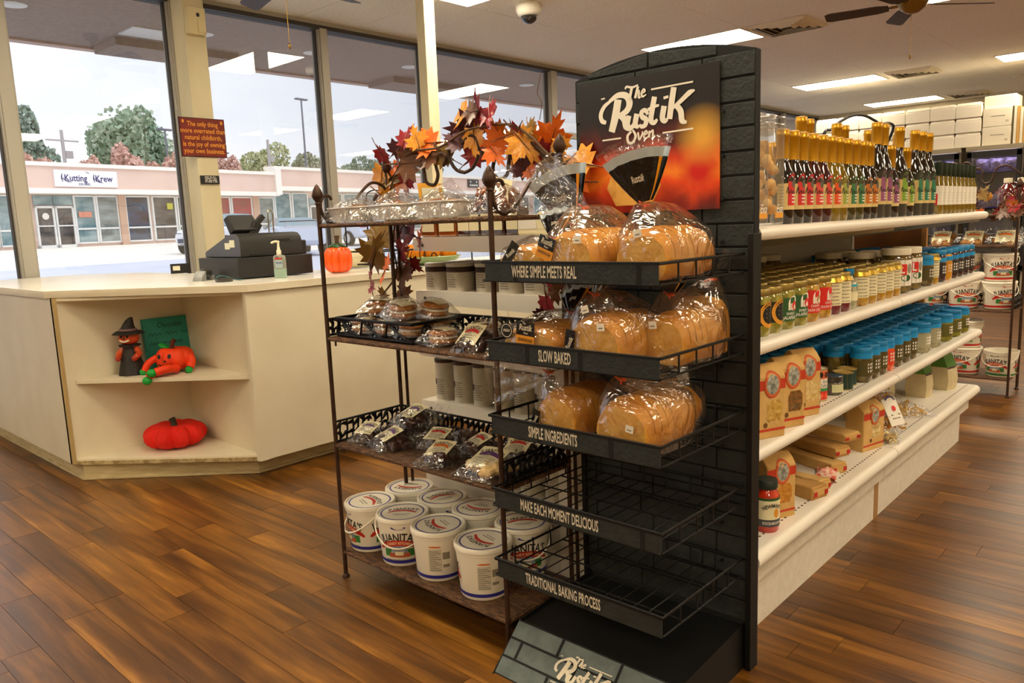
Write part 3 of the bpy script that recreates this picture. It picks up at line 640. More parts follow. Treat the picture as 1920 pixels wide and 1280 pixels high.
# ---- orange pumpkin on the counter
def pumpkin_body(r, h, lobes, depth, m, n=56, k=12, flat=.12, sq=1.0):
    b = B()
    def fn(p, th, ph):
        f = 1-depth*(abs(math.cos(th*lobes/2))**6); c = abs(math.cos(ph))
        q = math.copysign(abs(math.sin(ph))**sq, math.sin(ph)); dip = flat*h*(1-min(1, c*2))**2
        return Vector((r*c**(.55)*f*math.cos(th), r*c**(.55)*f*math.sin(th), h/2*q-(dip if ph > 0 else -dip*.3)))
    b.ell((0, 0, h/2), (1, 1, 1), m, n, k, fn=fn)
    return b
opm = mat('pumpkin_orange_glaze', '#f05a0c', .35, coat=.3); stemb = mat('pumpkin_stem_brown', '#4f3a26', .7); lfg = mat('pumpkin_leaf_green', '#2f5a34', .5)
t = thing('ceramic_pumpkin', 'glossy orange ceramic pumpkin with brown stem on the counter', 'pumpkin', (2.645, 3.80, 1.0))
obj('body', pumpkin_body(.082, .155, 9, .16, opm, 72, 12, .1, .7), t); obj('stem', B().tube([(0, 0, .14), (0, 0, .19), (.003, .002, .215)], [.014, .011, .016], stemb, 10), t)
b = B()
for k in range(5): b.ell((.035*math.cos(k*1.3), .035*math.sin(k*1.3), .158), (.026, .02, .008), lfg, 8, 5, basis(.4*math.cos(k), .4, k*1.3))
obj('leaves', b, t)
# ---- paper towel rolls behind the counter
crm = mat('paper_cream', '#e7ddb8', .8); brn = mat('core_brown', '#8a6a3e', .8)
t = thing('paper_roll', 'cream paper towel roll lying on its side behind the orange pumpkin', 'paper roll', (2.95, 4.12, 1.062), 0)
obj('paper', B().lathe([(.02, -.15), (.06, -.15), (.06, .15), (.02, .15)], crm, 24, axis=basis(0, PI/2, 0)), t); obj('core', B().lathe([(.014, -.152), (.02, -.152), (.02, .152), (.014, .152)], brn, 18, axis=basis(0, PI/2, 0)), t)
# ---- green dish of little pumpkins
gd = mat('dish_green', '#8fa56f', .35, coat=.3)
tag(obj('serving_dish', B().lathe([(.10, 0), (.19, .03), (.215, .055), (.21, .058), (.18, .035), (.0, .012)], gd, 32), loc=(3.40, 3.86, 1.0)), 'shallow green dish holding small pumpkins on the counter', 'dish')
mp_ = mat('mini_pumpkin_orange', '#f08a10', .45); first = None
t = thing('small_pumpkin', 'x', 'pumpkin', group='small pumpkins in the green dish'); obj('body', pumpkin_body(.066, .10, 8, .08, mp_, 40, 10), t); obj('stem', B().cyl((0, 0, .088), (.004, 0, .11), .007, stemb, 7), t)
mk = Maker(t)
for (x, y), l in zip(((3.285, 3.875), (3.40, 3.84), (3.515, 3.80)), ('leftmost', 'middle', 'rightmost')): mk.put((x, y, 1.04), label=l+' small pumpkin lying in the green dish on the counter')
# ---- black wire stand
wire = mat('black_wire', '#15171a', .45, metal=.3)
t = thing('wire_stand', 'black scrolled wire basket stand on the counter behind the leaf garland', 'wire stand', (2.95, 3.86, 1.0))
def wp(pts, r=.004, k=5): return B().tube(smoothpath(pts, k), r, wire, 6)
for sx in (-.11, .75):
    for sy in (-.1, .12):
        b = wp([(sx, sy, .0), (sx, sy, .1), (sx, sy, .38)], .005); obj('leg', b, t)
def loop(z, x0, x1, y0, y1, r=.005): return B().tube([(x0, y0, z), (x1, y0, z), (x1, y1, z), (x0, y1, z)], r, wire, 6, closed=True)
obj('tray_rim', loop(.375, -.11, .75, -.1, .12, .007), t); obj('basket_rim', loop(.11, -.06, .22, -.12, .16), t); obj('basket_rim', loop(.03, -.03, .19, -.1, .13), t)
b = B()
for k in range(9): b.cyl((-.11+.1075*k, -.1, .375), (-.11+.1075*k, .12, .375), .003, wire, 5)
for k in range(8): x = -.05+.26*k/7; b.cyl((x, -.12, .11), (x*.8+.02, -.1, .03), .002, wire, 5)
o = obj('wires', b, t); o['kind'] = 'stuff'
b = wp([(-.11, -.1, .38), (-.1, -.1, .45), (-.05, -.1, .475), (.0, -.1, .48), (.02, -.1, .56)]); obj('arch', b, t)
b = wp([(.15, -.1, .38), (.14, -.1, .45), (.09, -.1, .475), (.04, -.1, .48), (.02, -.1, .56)]); obj('arch', b, t)
b = B().tube([(.02, -.1, .38), (.02, -.1, .56), (.02, -.1, .60), (.02, -.1, .66)], [.004, .005, .010, .002], wire, 8); obj('spike', b, t)
b = B().tube(smoothpath([(.30, -.13, .12), (.31, -.13, .05), (.36, -.13, .03)]+[(p[0], -.13, p[1]) for p in spiral((.375, .06), .03, .01, -1.2, 5.0)], 3), .004, wire, 6); obj('scroll', b, t)
# card on the wire stand
t = thing('envelope', 'orange envelope with a white label propped on the black wire stand', 'envelope', (3.48, 3.90, 1.383), 0)
obj('paper', B().box((0, 0, .075), (.20, .01, .145), mat('envelope_orange', '#e0a02a', .7), basis(-.1, 0, 0)), t); obj('label', B().box((-.005, -.0075, .075), (.15, .002, .085), stk, basis(-.1, 0, 0)), t); obj('tab', B().box((.1, -.004, .06), (.015, .004, .12), mat('neon_tab', '#c6d431', .6), basis(-.1, .1, 0)), t)
# ================================================================== NICHE ITEMS
t = thing('witch_figurine', 'pumpkin headed witch figurine in a black hat on the niche shelf', 'figurine', (1.60, 4.25, .53), -.85)
wb = mat('witch_black', '#1d1a18', .6, var=(40, '#2c2724')); pf = mat('witch_pumpkin_face', '#c2421a', .45, coat=.3, var=(25, '#d9571c'))
obj('gown', B().lathe([(.068, 0), (.066, .01), (.058, .05), (.045, .10), (.036, .13), (.03, .155), (.014, .165)], wb, 28, wob=lambda a, k: 1+(.05*math.cos(8*a) if k < 4 else 0)), t)
obj('collar', B().lathe([(.018, .155), (.05, .152), (.052, .160), (.018, .166)], wb, 22, wob=lambda a, k: 1+.08*math.cos(11*a)), t)
obj('head', pumpkin_body(.052, .075, 8, .07, pf, 48, 10).xf(Matrix.Translation((0, 0, .162))), t)
hb = B().lathe([(.074, .222), (.078, .218), (.06, .232), (.042, .236)], wb, 24, wob=lambda a, k: 1+.08*math.cos(2*a)); hb.tube(smoothpath([(0, 0, .232), (.004, 0, .255), (.012, 0, .28), (.024, 0, .297), (.032, 0, .295)], 5), [.043-.0021*k for k in range(21)], wb, 16)
h_ = obj('hat', hb, t); obj('hat_band', B().lathe([(.044, .236), (.0445, .237), (.043, .246), (.0425, .246)], mat('witch_band', '#8a6a70', .5), 24), h_)
b = B()
for sx in (-1, 1): b.tube(smoothpath([(sx*.03, 0, .145), (sx*.052, -.015, .115), (sx*.045, -.045, .095)], 5), [.016]*10+[.013], pf, 10); b.ell((sx*.044, -.05, .092), (.015, .013, .015), mat('witch_hand_red', '#a83218', .4), 10, 7)
obj('arms', b, t)
b = B()
for sx in (-1, 1): b.ell((sx*.016, -.050, .208), (.006, .004, .008), blk, 8, 6)
b.ell((0, -.054, .199), (.005, .005, .006), blk, 8, 6); b.tube(smoothpath([(-.026, -.0455, .19), (-.012, -.052, .183), (.006, -.0535, .182), (.024, -.047, .188)], 5), .0045, mat('tooth_white', '#efe3c4', .5), 6)
obj('face', b, t)
t = thing('teal_plaque', 'square teal box sign with dark handwriting leaning inside the niche', 'sign', (1.845, 4.335, .53), 0)
teal = mat('teal_board', '#2a8470', .7, var=(14, '#30907f')); tr_ = basis(math.radians(-6), 0, 0)
obj('board', B().box((0, -.02, .14), (.285, .03, .275), teal, tr_), t, bev=.003)
b = B(); Tq = lambda x, y: tuple(tr_ @ Vector((x, -.0158, y-.14))+Vector((0, -.02, .14))); ink = mat('teal_ink', '#0d2f2b', .7)
b.flat(shift(text('Chocolate', .042, .8, 0, .2), 0, .235), Tq, ink)
for k, ws in enumerate(((.07, .07, .06), (.05, .05, .04))):
    x = -.12
    for wd in ws: b.flat(ribbon([(x+wd*i/6, .185-.05*k+(.008 if i % 2 else -.006)) for i in range(7)], .003, 3), Tq, ink); x += wd+.02
obj('lettering', b, t, smooth=False)['kind'] = 'stuff'
# plush pumpkin
t = thing('pumpkin_doll', 'orange pumpkin doll with green hands and feet lounging on the niche shelf', 'doll', (1.74, 4.10, .53), -.72)
po = mat('doll_orange', '#f2460c', .6, var=(16, '#ea3808')); pg = mat('doll_green', '#149a34', .5)
obj('body', pumpkin_body(.098, .125, 9, .09, po, 64, 12, .1).xf(Matrix.Translation((.02, .02, .012))), t)
obj('stem', B().tube(smoothpath([(.01, .02, .125), (.012, .02, .15), (.024, .02, .175)], 4), .012, mat('doll_stem', '#5a2c14', .7), 10), t)
obj('leaf', B().ell((-.035, .03, .14), (.03, .02, .012), pg, 10, 6, basis(.3, .4, 0)), t)
def limb(pts, r, m): return B().tube(smoothpath(pts, 5), r, m, 12)
a1 = obj('arm', limb([(-.065, 0, .085), (-.105, -.02, .06), (-.125, -.03, .022)], .018, po), t); obj('hand', B().ell((-.132, -.032, .016), (.02, .018, .018), pg, 12, 8, basis(0, .5, 0)), a1)
a2 = obj('arm', limb([(.10, 0, .085), (.118, -.02, .06), (.11, -.04, .03)], .02, po), t); obj('hand', B().ell((.105, -.045, .018), (.02, .018, .02), pg, 12, 8), a2)
l1 = obj('leg', limb([(.0, -.06, .03), (-.035, -.11, .022), (-.07, -.145, .012)], .02, po), t); obj('foot', B().ell((-.075, -.15, -.012), (.024, .024, .022), pg, 12, 8), l1)
l2 = obj('leg', limb([(.05, -.06, .03), (.02, -.12, .04), (-.03, -.15, .03)], .022, po), t); obj('foot', B().ell((-.045, -.155, .028), (.026, .024, .022), pg, 12, 8), l2)
b = B(); fy = -.071
Tf = lambda x, y: (x, .02-math.sqrt(max(.1**2-x*x*.9, 0))*(1-.25*abs((y-.07)/.06)**2)-.004, y)
for sx in (-1, 1): b.flat(disc(sx*.026-.004, .098, .009, .012, 10), Tf, blk)
b.flat(([(-.009, .07), (.009, .07), (.0, .082)], [(0, 1, 2)]), Tf, blk); b.flat(ribbon([(-.035, .058), (-.015, .046), (.005, .044), (.034, .06)], [.004, .012, .012, .004]), Tf, blk)
obj('face', b, t, smooth=False)
t = thing('red_pumpkin', 'low red orange felt pumpkin with dark stem on the niche floor', 'pumpkin', (1.75, 4.16, .115))
rp = mat('red_pumpkin_felt', '#e21c08', .75, bump=(150, .3))
obj('body', pumpkin_body(.165, .13, 9, .2, rp, 90, 12, .16), t); obj('stem', B().tube(smoothpath([(0, 0, .09), (0, .002, .125), (-.008, .005, .152)], 5), [.02]*4+[.016]*4+[.018]*3, mat('red_pumpkin_stem', '#2f3a2a', .7), 10), t)
# ================================================================== GONDOLA SHELVING
gw = mat('shelf_enamel_white', '#efe8da', .35, var=(2.5, '#e9e1d2')); gwk = mat('kick_textured_white', '#e2dacb', .6, var=(40, '#dad1c1'), bump=(200, .2)); hole = mat('peg_hole', '#4a3a28', .9); tapeb = mat('tape_tan', '#a57c48', .5); gpan = mat('gondola_back_panel', '#cfc6b6', .7)
g = thing('shelving_unit', 'white double sided shop shelving unit filled with jars and bottles', 'shelving unit', (3.26, 1.58, 0)); GO = Matrix.Translation((-3.26, -1.58, 0))
SEC = ((1.945, 3.192), (3.198, 4.6))
obj('back_panel', B().bb((1.96, 1.565, .2), (4.58, 1.595, 1.30), gpan).xf(GO), g)
for x in (1.955, 3.195, 4.585): obj('upright', B().bb((x-.015, 1.555, .02), (x+.015, 1.605, 1.32), gw).xf(GO), g, bev=.002)
HT = (1.215, .905, .605, .305)
for z in HT:
    for x0, x1 in SEC:
        sh = obj('shelf', B().bb((x0, .91, z-.022), (x1, 1.565, z), gw).xf(GO), g, bev=.002)
        lz = .038 if z > .35 else .05
        obj('price_rail', B().tube([(x0, .912, z-lz/2), (x1, .912, z-lz/2)], lz/2, gw, 14).bb((x0+.004, .9, z-lz*.9), (x1-.004, .93, z-.021), gw).xf(GO), sh)
        if z < 1:
            hb = B(); n = int((x1-x0)/.026)
            for k in range(n): hb.box((x0+.02+.026*k, .945, z+.0003), (.009, .006, .0006), hole)
            o = obj('peg_holes', hb.xf(GO), sh, smooth=False); o['kind'] = 'stuff'
        if z > .35: obj('bracket', B().hexa([(x1-.012, .93, z-.05), (x1-.008, .93, z-.05), (x1-.008, 1.56, z-.12), (x1-.012, 1.56, z-.12), (x1-.012, .93, z-.02), (x1-.008, .93, z-.02), (x1-.008, 1.56, z-.02), (x1-.012, 1.56, z-.02)], gw).xf(GO), sh)
for x0, x1 in SEC:
    obj('fascia', B().bb((x0, .938, .175), (x1, .955, .257), gwk).xf(GO), g); obj('kick_plate', B().bb((x0 if x0 < 3 else x0+.02, .966, 0), (x1-.02 if x0 < 3 else 4.55, .985, .178), gwk).xf(GO), g)
obj('tape_strip', B().bb((3.172, .9645, 0), (3.222, .966, .178), tapeb).xf(GO), g)
obj('base_deck', B().bb((1.96, .985, .0), (4.55, 2.22, .2), gwk).xf(GO), g)
for z in (1.208, 1.005, .80, .57, .27):
    sh = obj('shelf', B().bb((1.955, 1.6, z-.022), (4.6, 2.29, z), gw).xf(GO), g, bev=.002)
    obj('price_rail', B().bb((1.955, 2.285, z-.05), (4.6, 2.31, z), gw).xf(GO), sh, bev=.004)
    obj('bracket', B().hexa([(1.952, 1.6, z-.062), (1.956, 1.6, z-.062), (1.956, 2.29, z-.05), (1.952, 2.29, z-.05), (1.952, 1.6, z), (1.956, 1.6, z), (1.956, 2.29, z), (1.952, 2.29, z)], gw).xf(GO), sh)
    if z > .5: obj('bolt', B().cyl((1.948, 2.25, z-.028), (1.953, 2.25, z-.028), .006, hole, 10).xf(GO), sh)
hard = mat('brown_hardboard', '#7a4a1e', .7, var=(6, '#6a3e18'))
t = thing('endcap_back', 'brown hardboard back of the end display seen past the shelf', 'display back', (4.66, 1.55, 0)); obj('board', B().bb((-.01, -.34, .02), (.01, .4, 1.16), hard), t); obj('edge_strip', B().bb((-.014, -.36, .02), (.014, -.335, 1.16), mat('edge_tan', '#a8773e', .6)), t)
# ------------------------------------------------------------------ product builders
GOLDL = mat('lid_gold', '#9c8444', .35, metal=.55); BLUEL = mat('lid_blue', '#147fb8', .4); WHITEL = mat('lid_white', '#e6dcc4', .45); BLUEB = mat('band_blue', '#1a8fd0', .45)
def cont(n, a, c, s=45): return mat(n, a, .12, coat=1, var=(s, c), spec=.5)
C_GREEN = cont('pickled_green', '#7d7420', '#a2983a'); C_AMBER = cont('relish_amber', '#a07418', '#c79a34'); C_RED = cont('relish_purple', '#5a1420', '#7c2430'); C_BROWN = cont('pickled_brown', '#4a3812', '#75602a'); C_DARK = cont('beet_dark', '#301016', '#4a1a20'); C_CLEAR = cont('onion_clear', '#b3ad90', '#8f8a6c', 60); C_ORANGE = cont('carrot_orange', '#d8501a', '#e8702a')
def jar(name, r, h, content, lidm, lid_h=.018, lr=None, shoulder=.02, label=None, band=None, text_=None, group=None, extra=None, n=18):
    """label=(z0,z1,mat,half_angle) band=(z0,z1,mat) text_=[(string,size,z,mat,xs)]"""
    t = thing(name, 'x', 'jar', group=group); lr = lr or r*.93; top = h-lid_h
    obj('glass', B().lathe([(r*.86, 0), (r, .008), (r, top-shoulder), (r*.985, top-shoulder*.6), (lr*.95, top-.003), (lr*.93, top)], content, n), t)
    obj('lid', B().lathe([(lr, top-.002), (lr*1.03, top), (lr*1.03, h-.003), (lr*.97, h), (lr*.9, h-.0015), (0, h-.0015)], lidm, n), t)
    if label:
        z0, z1, m, ha = label; b = B().flat(rect(-ha*r, z0, ha*r, z1, 10), wrapT(r, 0), m)
        for s, sz, z, tm, xs in (text_ or []): b.flat(shift(text(s, sz, xs, .015), 0, z), wrapT(r, 0, 0, .0011), tm)
        if extra: extra(b, r)
        obj('label', b, t, smooth=True)
    if band: obj('band', B().lathe([(r+.0006, band[0]), (r+.0008, band[1])], band[2], n), t)
    return Maker(t)
P_ = lambda n, c, r=.55: mat(n, c, r)
lab_black = P_('label_black', '#1b1a16'); lab_or = P_('label_orange', '#e29a2c'); lab_green = P_('label_green', '#2f5a2c'); lab_red = P_('label_red_bright', '#d8241a'); lab_cream = P_('label_cream', '#e6dcb4'); lab_gray = P_('label_grey_print', '#8c8470'); lab_white = P_('label_white', '#ece6d8')
RELISH = 'pickle and relish jars on the middle shelf front'
def ex_ring(b, r):
    b.flat(ring(0, .062, .026, .037, 26), wrapT(r, 0, .35, .0011), lab_or)
    tm = text('TOMATO RELISH', .010, 1, .02)
    b.flat(shift(([((.031)*math.sin(x/.031), (.031)*math.cos(x/.031)+y*math.cos(x/.031)) for x, y in arch(tm, 1e3)[0]], tm[1]), 0, .062), wrapT(r, 0, .35, .0015), lab_black)
    for k in range(3): b.flat(rect(-.014, .052+.012*k, .014, .056+.012*k), wrapT(r, 0, .35, .0013), lab_gray)
def ex_arch(col):
    def f(b, r):
        b.flat(disc(0, .078, .022, .022, 18), wrapT(r, 0, .3, .0011), lab_white); b.flat(rect(-.022, .058, .022, .078, 3), wrapT(r, 0, .3, .0011), lab_white); b.flat(disc(.004, .07, .013, .014, 12), wrapT(r, 0, .3, .0015), col)
    return f
def ex_lines(b, r):
    for k in range(6): b.flat(rect(-.024, .035+.012*k, .02-.004*(k % 3), .038+.012*k, 3), wrapT(r, 0, .1, .0011), lab_gray)
jA = jar('relish_jar', .041, .135, C_GREEN, GOLDL, label=(.032, .092, lab_black, 1.5), extra=ex_ring)
jB = jar('relish_jar', .041, .137, C_GREEN, GOLDL, label=(.025, .095, lab_green, 1.5), text_=[('SWEET', .011, .047, whp, .9), ('JALAPENO', .013, .035, whp, .8)], extra=ex_arch(lab_red))
jC = jar('relish_jar', .041, .137, C_AMBER, GOLDL, label=(.028, .10, lab_red, 1.5), text_=[('CHOW', .011, .05, whp, .9), ('CHOW CHOW', .012, .037, whp, .75)], extra=ex_arch(mat('label_tan_photo', '#b58a5a', .6)))
frill = mat('gold_foil_frill', '#c9a436', .3, metal=.6)
def frilled(name, content):
    mk = jar(name, .038, .135, content, GOLDL, label=(.03, .105, lab_cream, 1.4), extra=ex_lines)
    obj('foil_collar', B().lathe([(.034, .128), (.037, .12), (.044, .108), (.043, .107), (.036, .118)], frill, 26, wob=lambda a, k: 1+(.07*math.cos(9*a) if k in (2, 3) else 0)), mk.root); return mk
jD = frilled('preserve_jar', C_RED); jE = frilled('preserve_jar', C_AMBER)
def ex_L(b, r):
    b.flat(rect(-.022, .075, .014, .118, 3), wrapT(r, 0, .1, .0011), lab_red); b.flat(shift(text('L', .045, .9, .03), -.006, .096), wrapT(r, 0, .1, .0016), whp)
    b.flat(disc(.012, .062, .024, .014, 14), wrapT(r, 0, .1, .0013), lab_green); b.flat(disc(.02, .1, .014, .02, 10), wrapT(r, 0, .25, .001), lab_gray)
jL = jar('large_jar', .060, .18, C_BROWN, WHITEL, lid_h=.024, label=(.03, .135, lab_white, 1.6), extra=ex_L)
def ex_wt(b, r):
    for k in range(3): b.flat(rect(-.018, .04+.013*k, .016, .048+.013*k, 2), wrapT(r, 0, .2, .0011), whp)
lab_clear = P_('label_dark_print', '#2a2220')
def blue_jar(name, content, lab, h=.145, r=.04): return jar(name, r, h, content, BLUEL, lid_h=.02, label=(.025, .085, lab, 1.2), band=(.092, .112, BLUEB), extra=ex_wt)
bP = blue_jar('blue_lid_jar', C_DARK, lab_clear); bA = blue_jar('blue_lid_jar', cont('pepper_amber', '#c88a10', '#dca32a'), P_('label_amber', '#c9860f'))
bG = blue_jar('blue_lid_jar', C_BROWN, P_('label_olive', '#4f451a'), .133); bO = blue_jar('blue_lid_jar', C_ORANGE, P_('label_hot_orange', '#e2401a'), .133); bC = blue_jar('blue_lid_jar', C_CLEAR, P_('label_pale_print', '#a8a284'), .135, .048); bB = blue_jar('blue_lid_jar', cont('dill_green', '#6d6a1c', '#8f8a34'), P_('label_dill', '#5c561c'), .132, .05)
gold_back = jar('relish_jar', .041, .134, C_GREEN, GOLDL, n=14); blue_back = jar('blue_lid_jar', .040, .133, C_BROWN, BLUEL, lid_h=.02, band=(.092, .112, BLUEB), n=14); white_back = jar('wide_jar', .06, .165, C_BROWN, WHITEL, lid_h=.024, n=16)
# ---- middle shelf
Z = HT[1]; FY = .965; GM = 'jars on the middle shelf front row'
row = [(jA, 2.07, 'black label relish jar half hidden by the bread stand board'), (jA, 2.15, 'relish jar with black label and orange ring on the middle shelf'), (jB, 2.24, 'first green label jalapeno jar right of the orange ring jar'), (jB, 2.335, 'second green label jalapeno jar touching the red label jars'), (jC, 2.432, 'first red label chow chow jar next to the green labels'), (jC, 2.535, 'second red label chow chow jar next to the purple preserves'), (jD, 2.63, 'purple preserve jar with cream label beside the red label jars'), (jD, 2.72, 'purple preserve jar with cream label beside the blue capped bottle'),
       (jE, 2.905, 'amber cream label jar directly right of the blue capped bottle'), (jE, 2.995, 'second amber cream label jar right of the blue capped bottle'), (jE, 3.10, 'third amber cream label jar right of the blue capped bottle'), (jE, 3.19, 'fourth amber cream label jar right of the blue capped bottle'), (jE, 3.28, 'last amber cream label jar beside the big L jars'), (jL, 3.41, 'big white lidded jar with a red L label, left one'), (jL, 3.56, 'big white lidded jar with a red L label, right one')]
for mk, x, l in row: mk.put((x, FY+(.02 if mk is jL else 0), Z), R.uniform(-.1, .1)-{jL: .85, jE: .7, jD: .7, jA: .45}.get(mk, .38), l, GM)
for k, (mk, x) in enumerate(((bG, 3.74), (jE, 3.84), (bP, 3.95), (bA, 4.06), (bP, 4.17), (bP, 4.28), (bP, 4.39), (bP, 4.50))):
    l = ('green pickle jar right of the big L jars', 'narrow cream label jar just before the blue topped jars', 'first dark jar with blue lid and band on the middle shelf', 'amber jar with blue band among the dark blue topped jars', 'dark blue banded jar directly right of the amber one', 'second dark blue banded jar right of the amber one', 'third dark blue banded jar right of the amber one', 'last dark blue banded jar at the far end of the middle shelf')[k]
    mk.put((x, FY, Z), R.uniform(-.1, .1)-.45, l, GM)
t = thing('slim_bottle', 'slim pale bottle with a blue cap and blue label among the preserve jars', 'bottle', (2.812, FY, Z)); obj('glass', B().lathe([(.026, 0), (.03, .006), (.03, .075), (.024, .095), (.013, .11), (.012, .125)], C_CLEAR, 16), t); obj('cap', B().lathe([(.016, .118), (.017, .12), (.017, .138), (0, .14)], BLUEL, 14), t); obj('label', B().flat(rect(-.03, .066, .03, .085, 6), wrapT(.0285, 0), mat('label_cyan', '#2fa8c4', .5)).flat(rect(-.03, .028, .03, .06, 6), wrapT(.03, 0), lab_cream), t)
for i in range(13):
    for j in range(1, 5): gold_back.put((2.07+.0935*i+R.uniform(-.004, .004), FY+.09*j+R.uniform(-.005, .005), Z), 0, 'gold lidded jar in the packed rows behind the front relish jars', 'gold lidded jars in the back rows of the middle shelf')
for i in range(9): white_back.put((2.08+.145*i, 1.46, Z+.001), 0, 'wide white lidded jar in the rearmost row of the middle shelf', 'wide jars at the back of the middle shelf')
for i in range(2):
    for j in range(1, 3): white_back.put((3.41+.15*i, FY+.02+.135*j, Z), 0, 'white lidded jar hidden behind the big L jars', 'jars behind the L jars')
for i in range(9):
    for j in range(1, 6): blue_back.put((3.75+.0955*i, FY+.092*j, Z), 0, 'blue lidded jar in the rows behind the dark banded jars', 'blue lidded jars in the back rows of the middle shelf')
# ---- lower shelf
Z = HT[2]; FY = .975; GL = 'jars on the lower shelf front row'
low = [(bG, 2.995, 'brown pickle jar with blue lid next to the green and orange cans'), (bG, 3.085, 'second brown pickle jar with blue lid on the lower shelf'), (bG, 3.175, 'third brown pickle jar with blue lid, left of the orange one'), (bO, 3.262, 'bright orange jar with blue lid on the lower shelf'), (bG, 3.372, 'olive jar with blue lid directly right of the orange jar'), (bG, 3.48, 'slim olive jar with blue lid, second right of the orange jar'), (bG, 3.58, 'brown asparagus jar with blue lid left of the pale onion jars'), (bC, 3.75, 'left pale onion jar with blue lid on the lower shelf'), (bC, 3.92, 'right pale onion jar with blue lid on the lower shelf'), (bB, 4.12, 'stout dill jar with blue lid right of the onion jars'), (bB, 4.29, 'middle stout dill jar with blue lid near the shelf end'), (bB, 4.45, 'last stout dill jar with blue lid at the shelf end')]
for mk, x, l in low: mk.put((x, FY, Z), R.uniform(-.1, .1)-.45, l, GL)
for i in range(21):
    x = 2.60+.0955*i
    for j in range(1, 6):
        if x < 2.95 and j < 2: continue
        blue_back.put((x, FY+.092*j+.005, Z), 0, 'blue lidded jar in the packed rows filling the lower shelf', 'blue lidded jars in the back rows of the lower shelf')
for k in range(4):
    t = thing('red_cap_jar', ('red capped jar leftmost behind the blue lids', 'red capped jar second from the left behind the blue lids', 'red capped jar third from the left behind the blue lids', 'red capped jar rightmost at the back shelf end')[k], 'jar', (3.75+.2*k, 1.505, Z), group='red capped jars at the back of the lower shelf'); obj('glass', B().lathe([(.03, 0), (.034, .01), (.034, .14), (.028, .155)], C_RED, 14), t); obj('cap', B().lathe([(.033, .15), (.034, .152), (.034, .182), (0, .184)], lab_red, 14), t)
# cans and small jar
tin = mat('tin_rim', '#b5a468', .3, metal=.8)
def can(label, x, y, r, h, colour, deco):
    t = thing('food_can', label, 'can', (x, y, Z), group='canned goods on the lower shelf'); obj('can', B().lathe([(r, 0), (r, .002), (r, h-.002)], colour, 24), t)
    obj('rim', B().lathe([(r+.001, h-.004), (r+.0015, h-.001), (r+.001, h+.001), (r-.003, h), (r-.004, h-.004), (0, h-.004)], tin, 24).lathe([(r+.001, 0), (r+.001, .004)], tin, 24), t)
    b = B(); deco(b, r, h); obj('label', b, t)
def d1(b, r, h):
    T = wrapT(r, 0, -.3, .0008)
    b.flat(rect(-.03, .006, .05, h-.008, 6), T, P_('can_olive_tan', '#b4a060')); b.flat(disc(.012, .03, .018, .02), wrapT(r, 0, -.3, .0014), P_('can_brown', '#5a2a14')); b.flat(shift(text('12', .016, .9, .03), .012, .03), wrapT(r, 0, -.3, .002), whp); b.flat(shift(text('G', .022, 1, .02), .008, h-.022), wrapT(r, 0, -.3, .0014), whp)
def d2(b, r, h):
    T = wrapT(r, 0, -.2, .0008); b.flat(rect(-.05, .006, .05, .035, 8), T, P_('can_red', '#d22a1c')); b.flat(rect(-.05, .035, .05, .046, 8), T, P_('can_green', '#2f8a4c')); b.flat(rect(-.05, .046, .05, .078, 8), T, lab_white); b.flat(rect(-.05, .078, .05, h-.006, 8), T, P_('can_orange', '#d8663a'))
    for x in (-.022, .002, .028): b.flat(disc(x, .092, .009, .010), wrapT(r, 0, -.2, .0014), lab_black)
    b.flat(shift(text('Early', .016, .9), 0, .069), wrapT(r, 0, -.2, .0015), lab_black); b.flat(shift(text('California', .016, .8), 0, .054), wrapT(r, 0, -.2, .0015), lab_black)
    for x in (-.02, .005, .03): b.flat(disc(x, .02, .010, .009), wrapT(r, 0, -.2, .0014), P_('can_tomato', '#f0603a'))
def d3(b, r, h):
    b.flat(rect(-.05, .003, .06, h-.004, 8), wrapT(r, 0, 0, .0006), P_('can_dark_green', '#17352a')); b.flat(([(-.05, .003), (.06, .003), (.06, .052), (.01, .03)], [(0, 1, 2, 3)]), wrapT(r, 0, 0, .0012), P_('can_gold', '#c99c46')); b.flat(([(.01, .03), (.06, .035), (.06, .056)], [(0, 1, 2)]), wrapT(r, 0, 0, .0016), P_('can_orange2', '#d9822c'))
can('olive label can reading 12 beside the pasta bags', 2.535, .99, .036, .094, P_('can_cream', '#cdbf93'), d1); can('tall red and white olive can beside the pasta bags', 2.62, 1.0, .037, .112, P_('can_white', '#d9cfba'), d2); can('short green and gold can next to the small black lidded jar', 2.835, .985, .036, .064, P_('can_gold3', '#b08c40'), d3); can('short green and gold can touching the first pickle jar', 2.915, 1.0, .036, .062, P_('can_gold3', '#b08c40'), d3)
can('green and gold can standing behind the pasta bags', 2.56, 1.11, .036, .12, P_('can_gold3', '#b08c40'), d3)
t = thing('condiment_jar', 'small black lidded jar with pale label between the cans', 'jar', (2.733, .985, Z)); obj('glass', B().lathe([(.032, 0), (.036, .006), (.036, .04), (.03, .048)], cont('mustard_dark', '#4a4636', '#5a5644'), 18), t); obj('lid', B().lathe([(.034, .046), (.035, .048), (.035, .066), (.033, .068), (0, .067)], sgd, 18), t); obj('label', B().flat(rect(-.045, .012, .045, .04, 8), wrapT(.036, 0), P_('label_sage', '#c9c79a')), t)
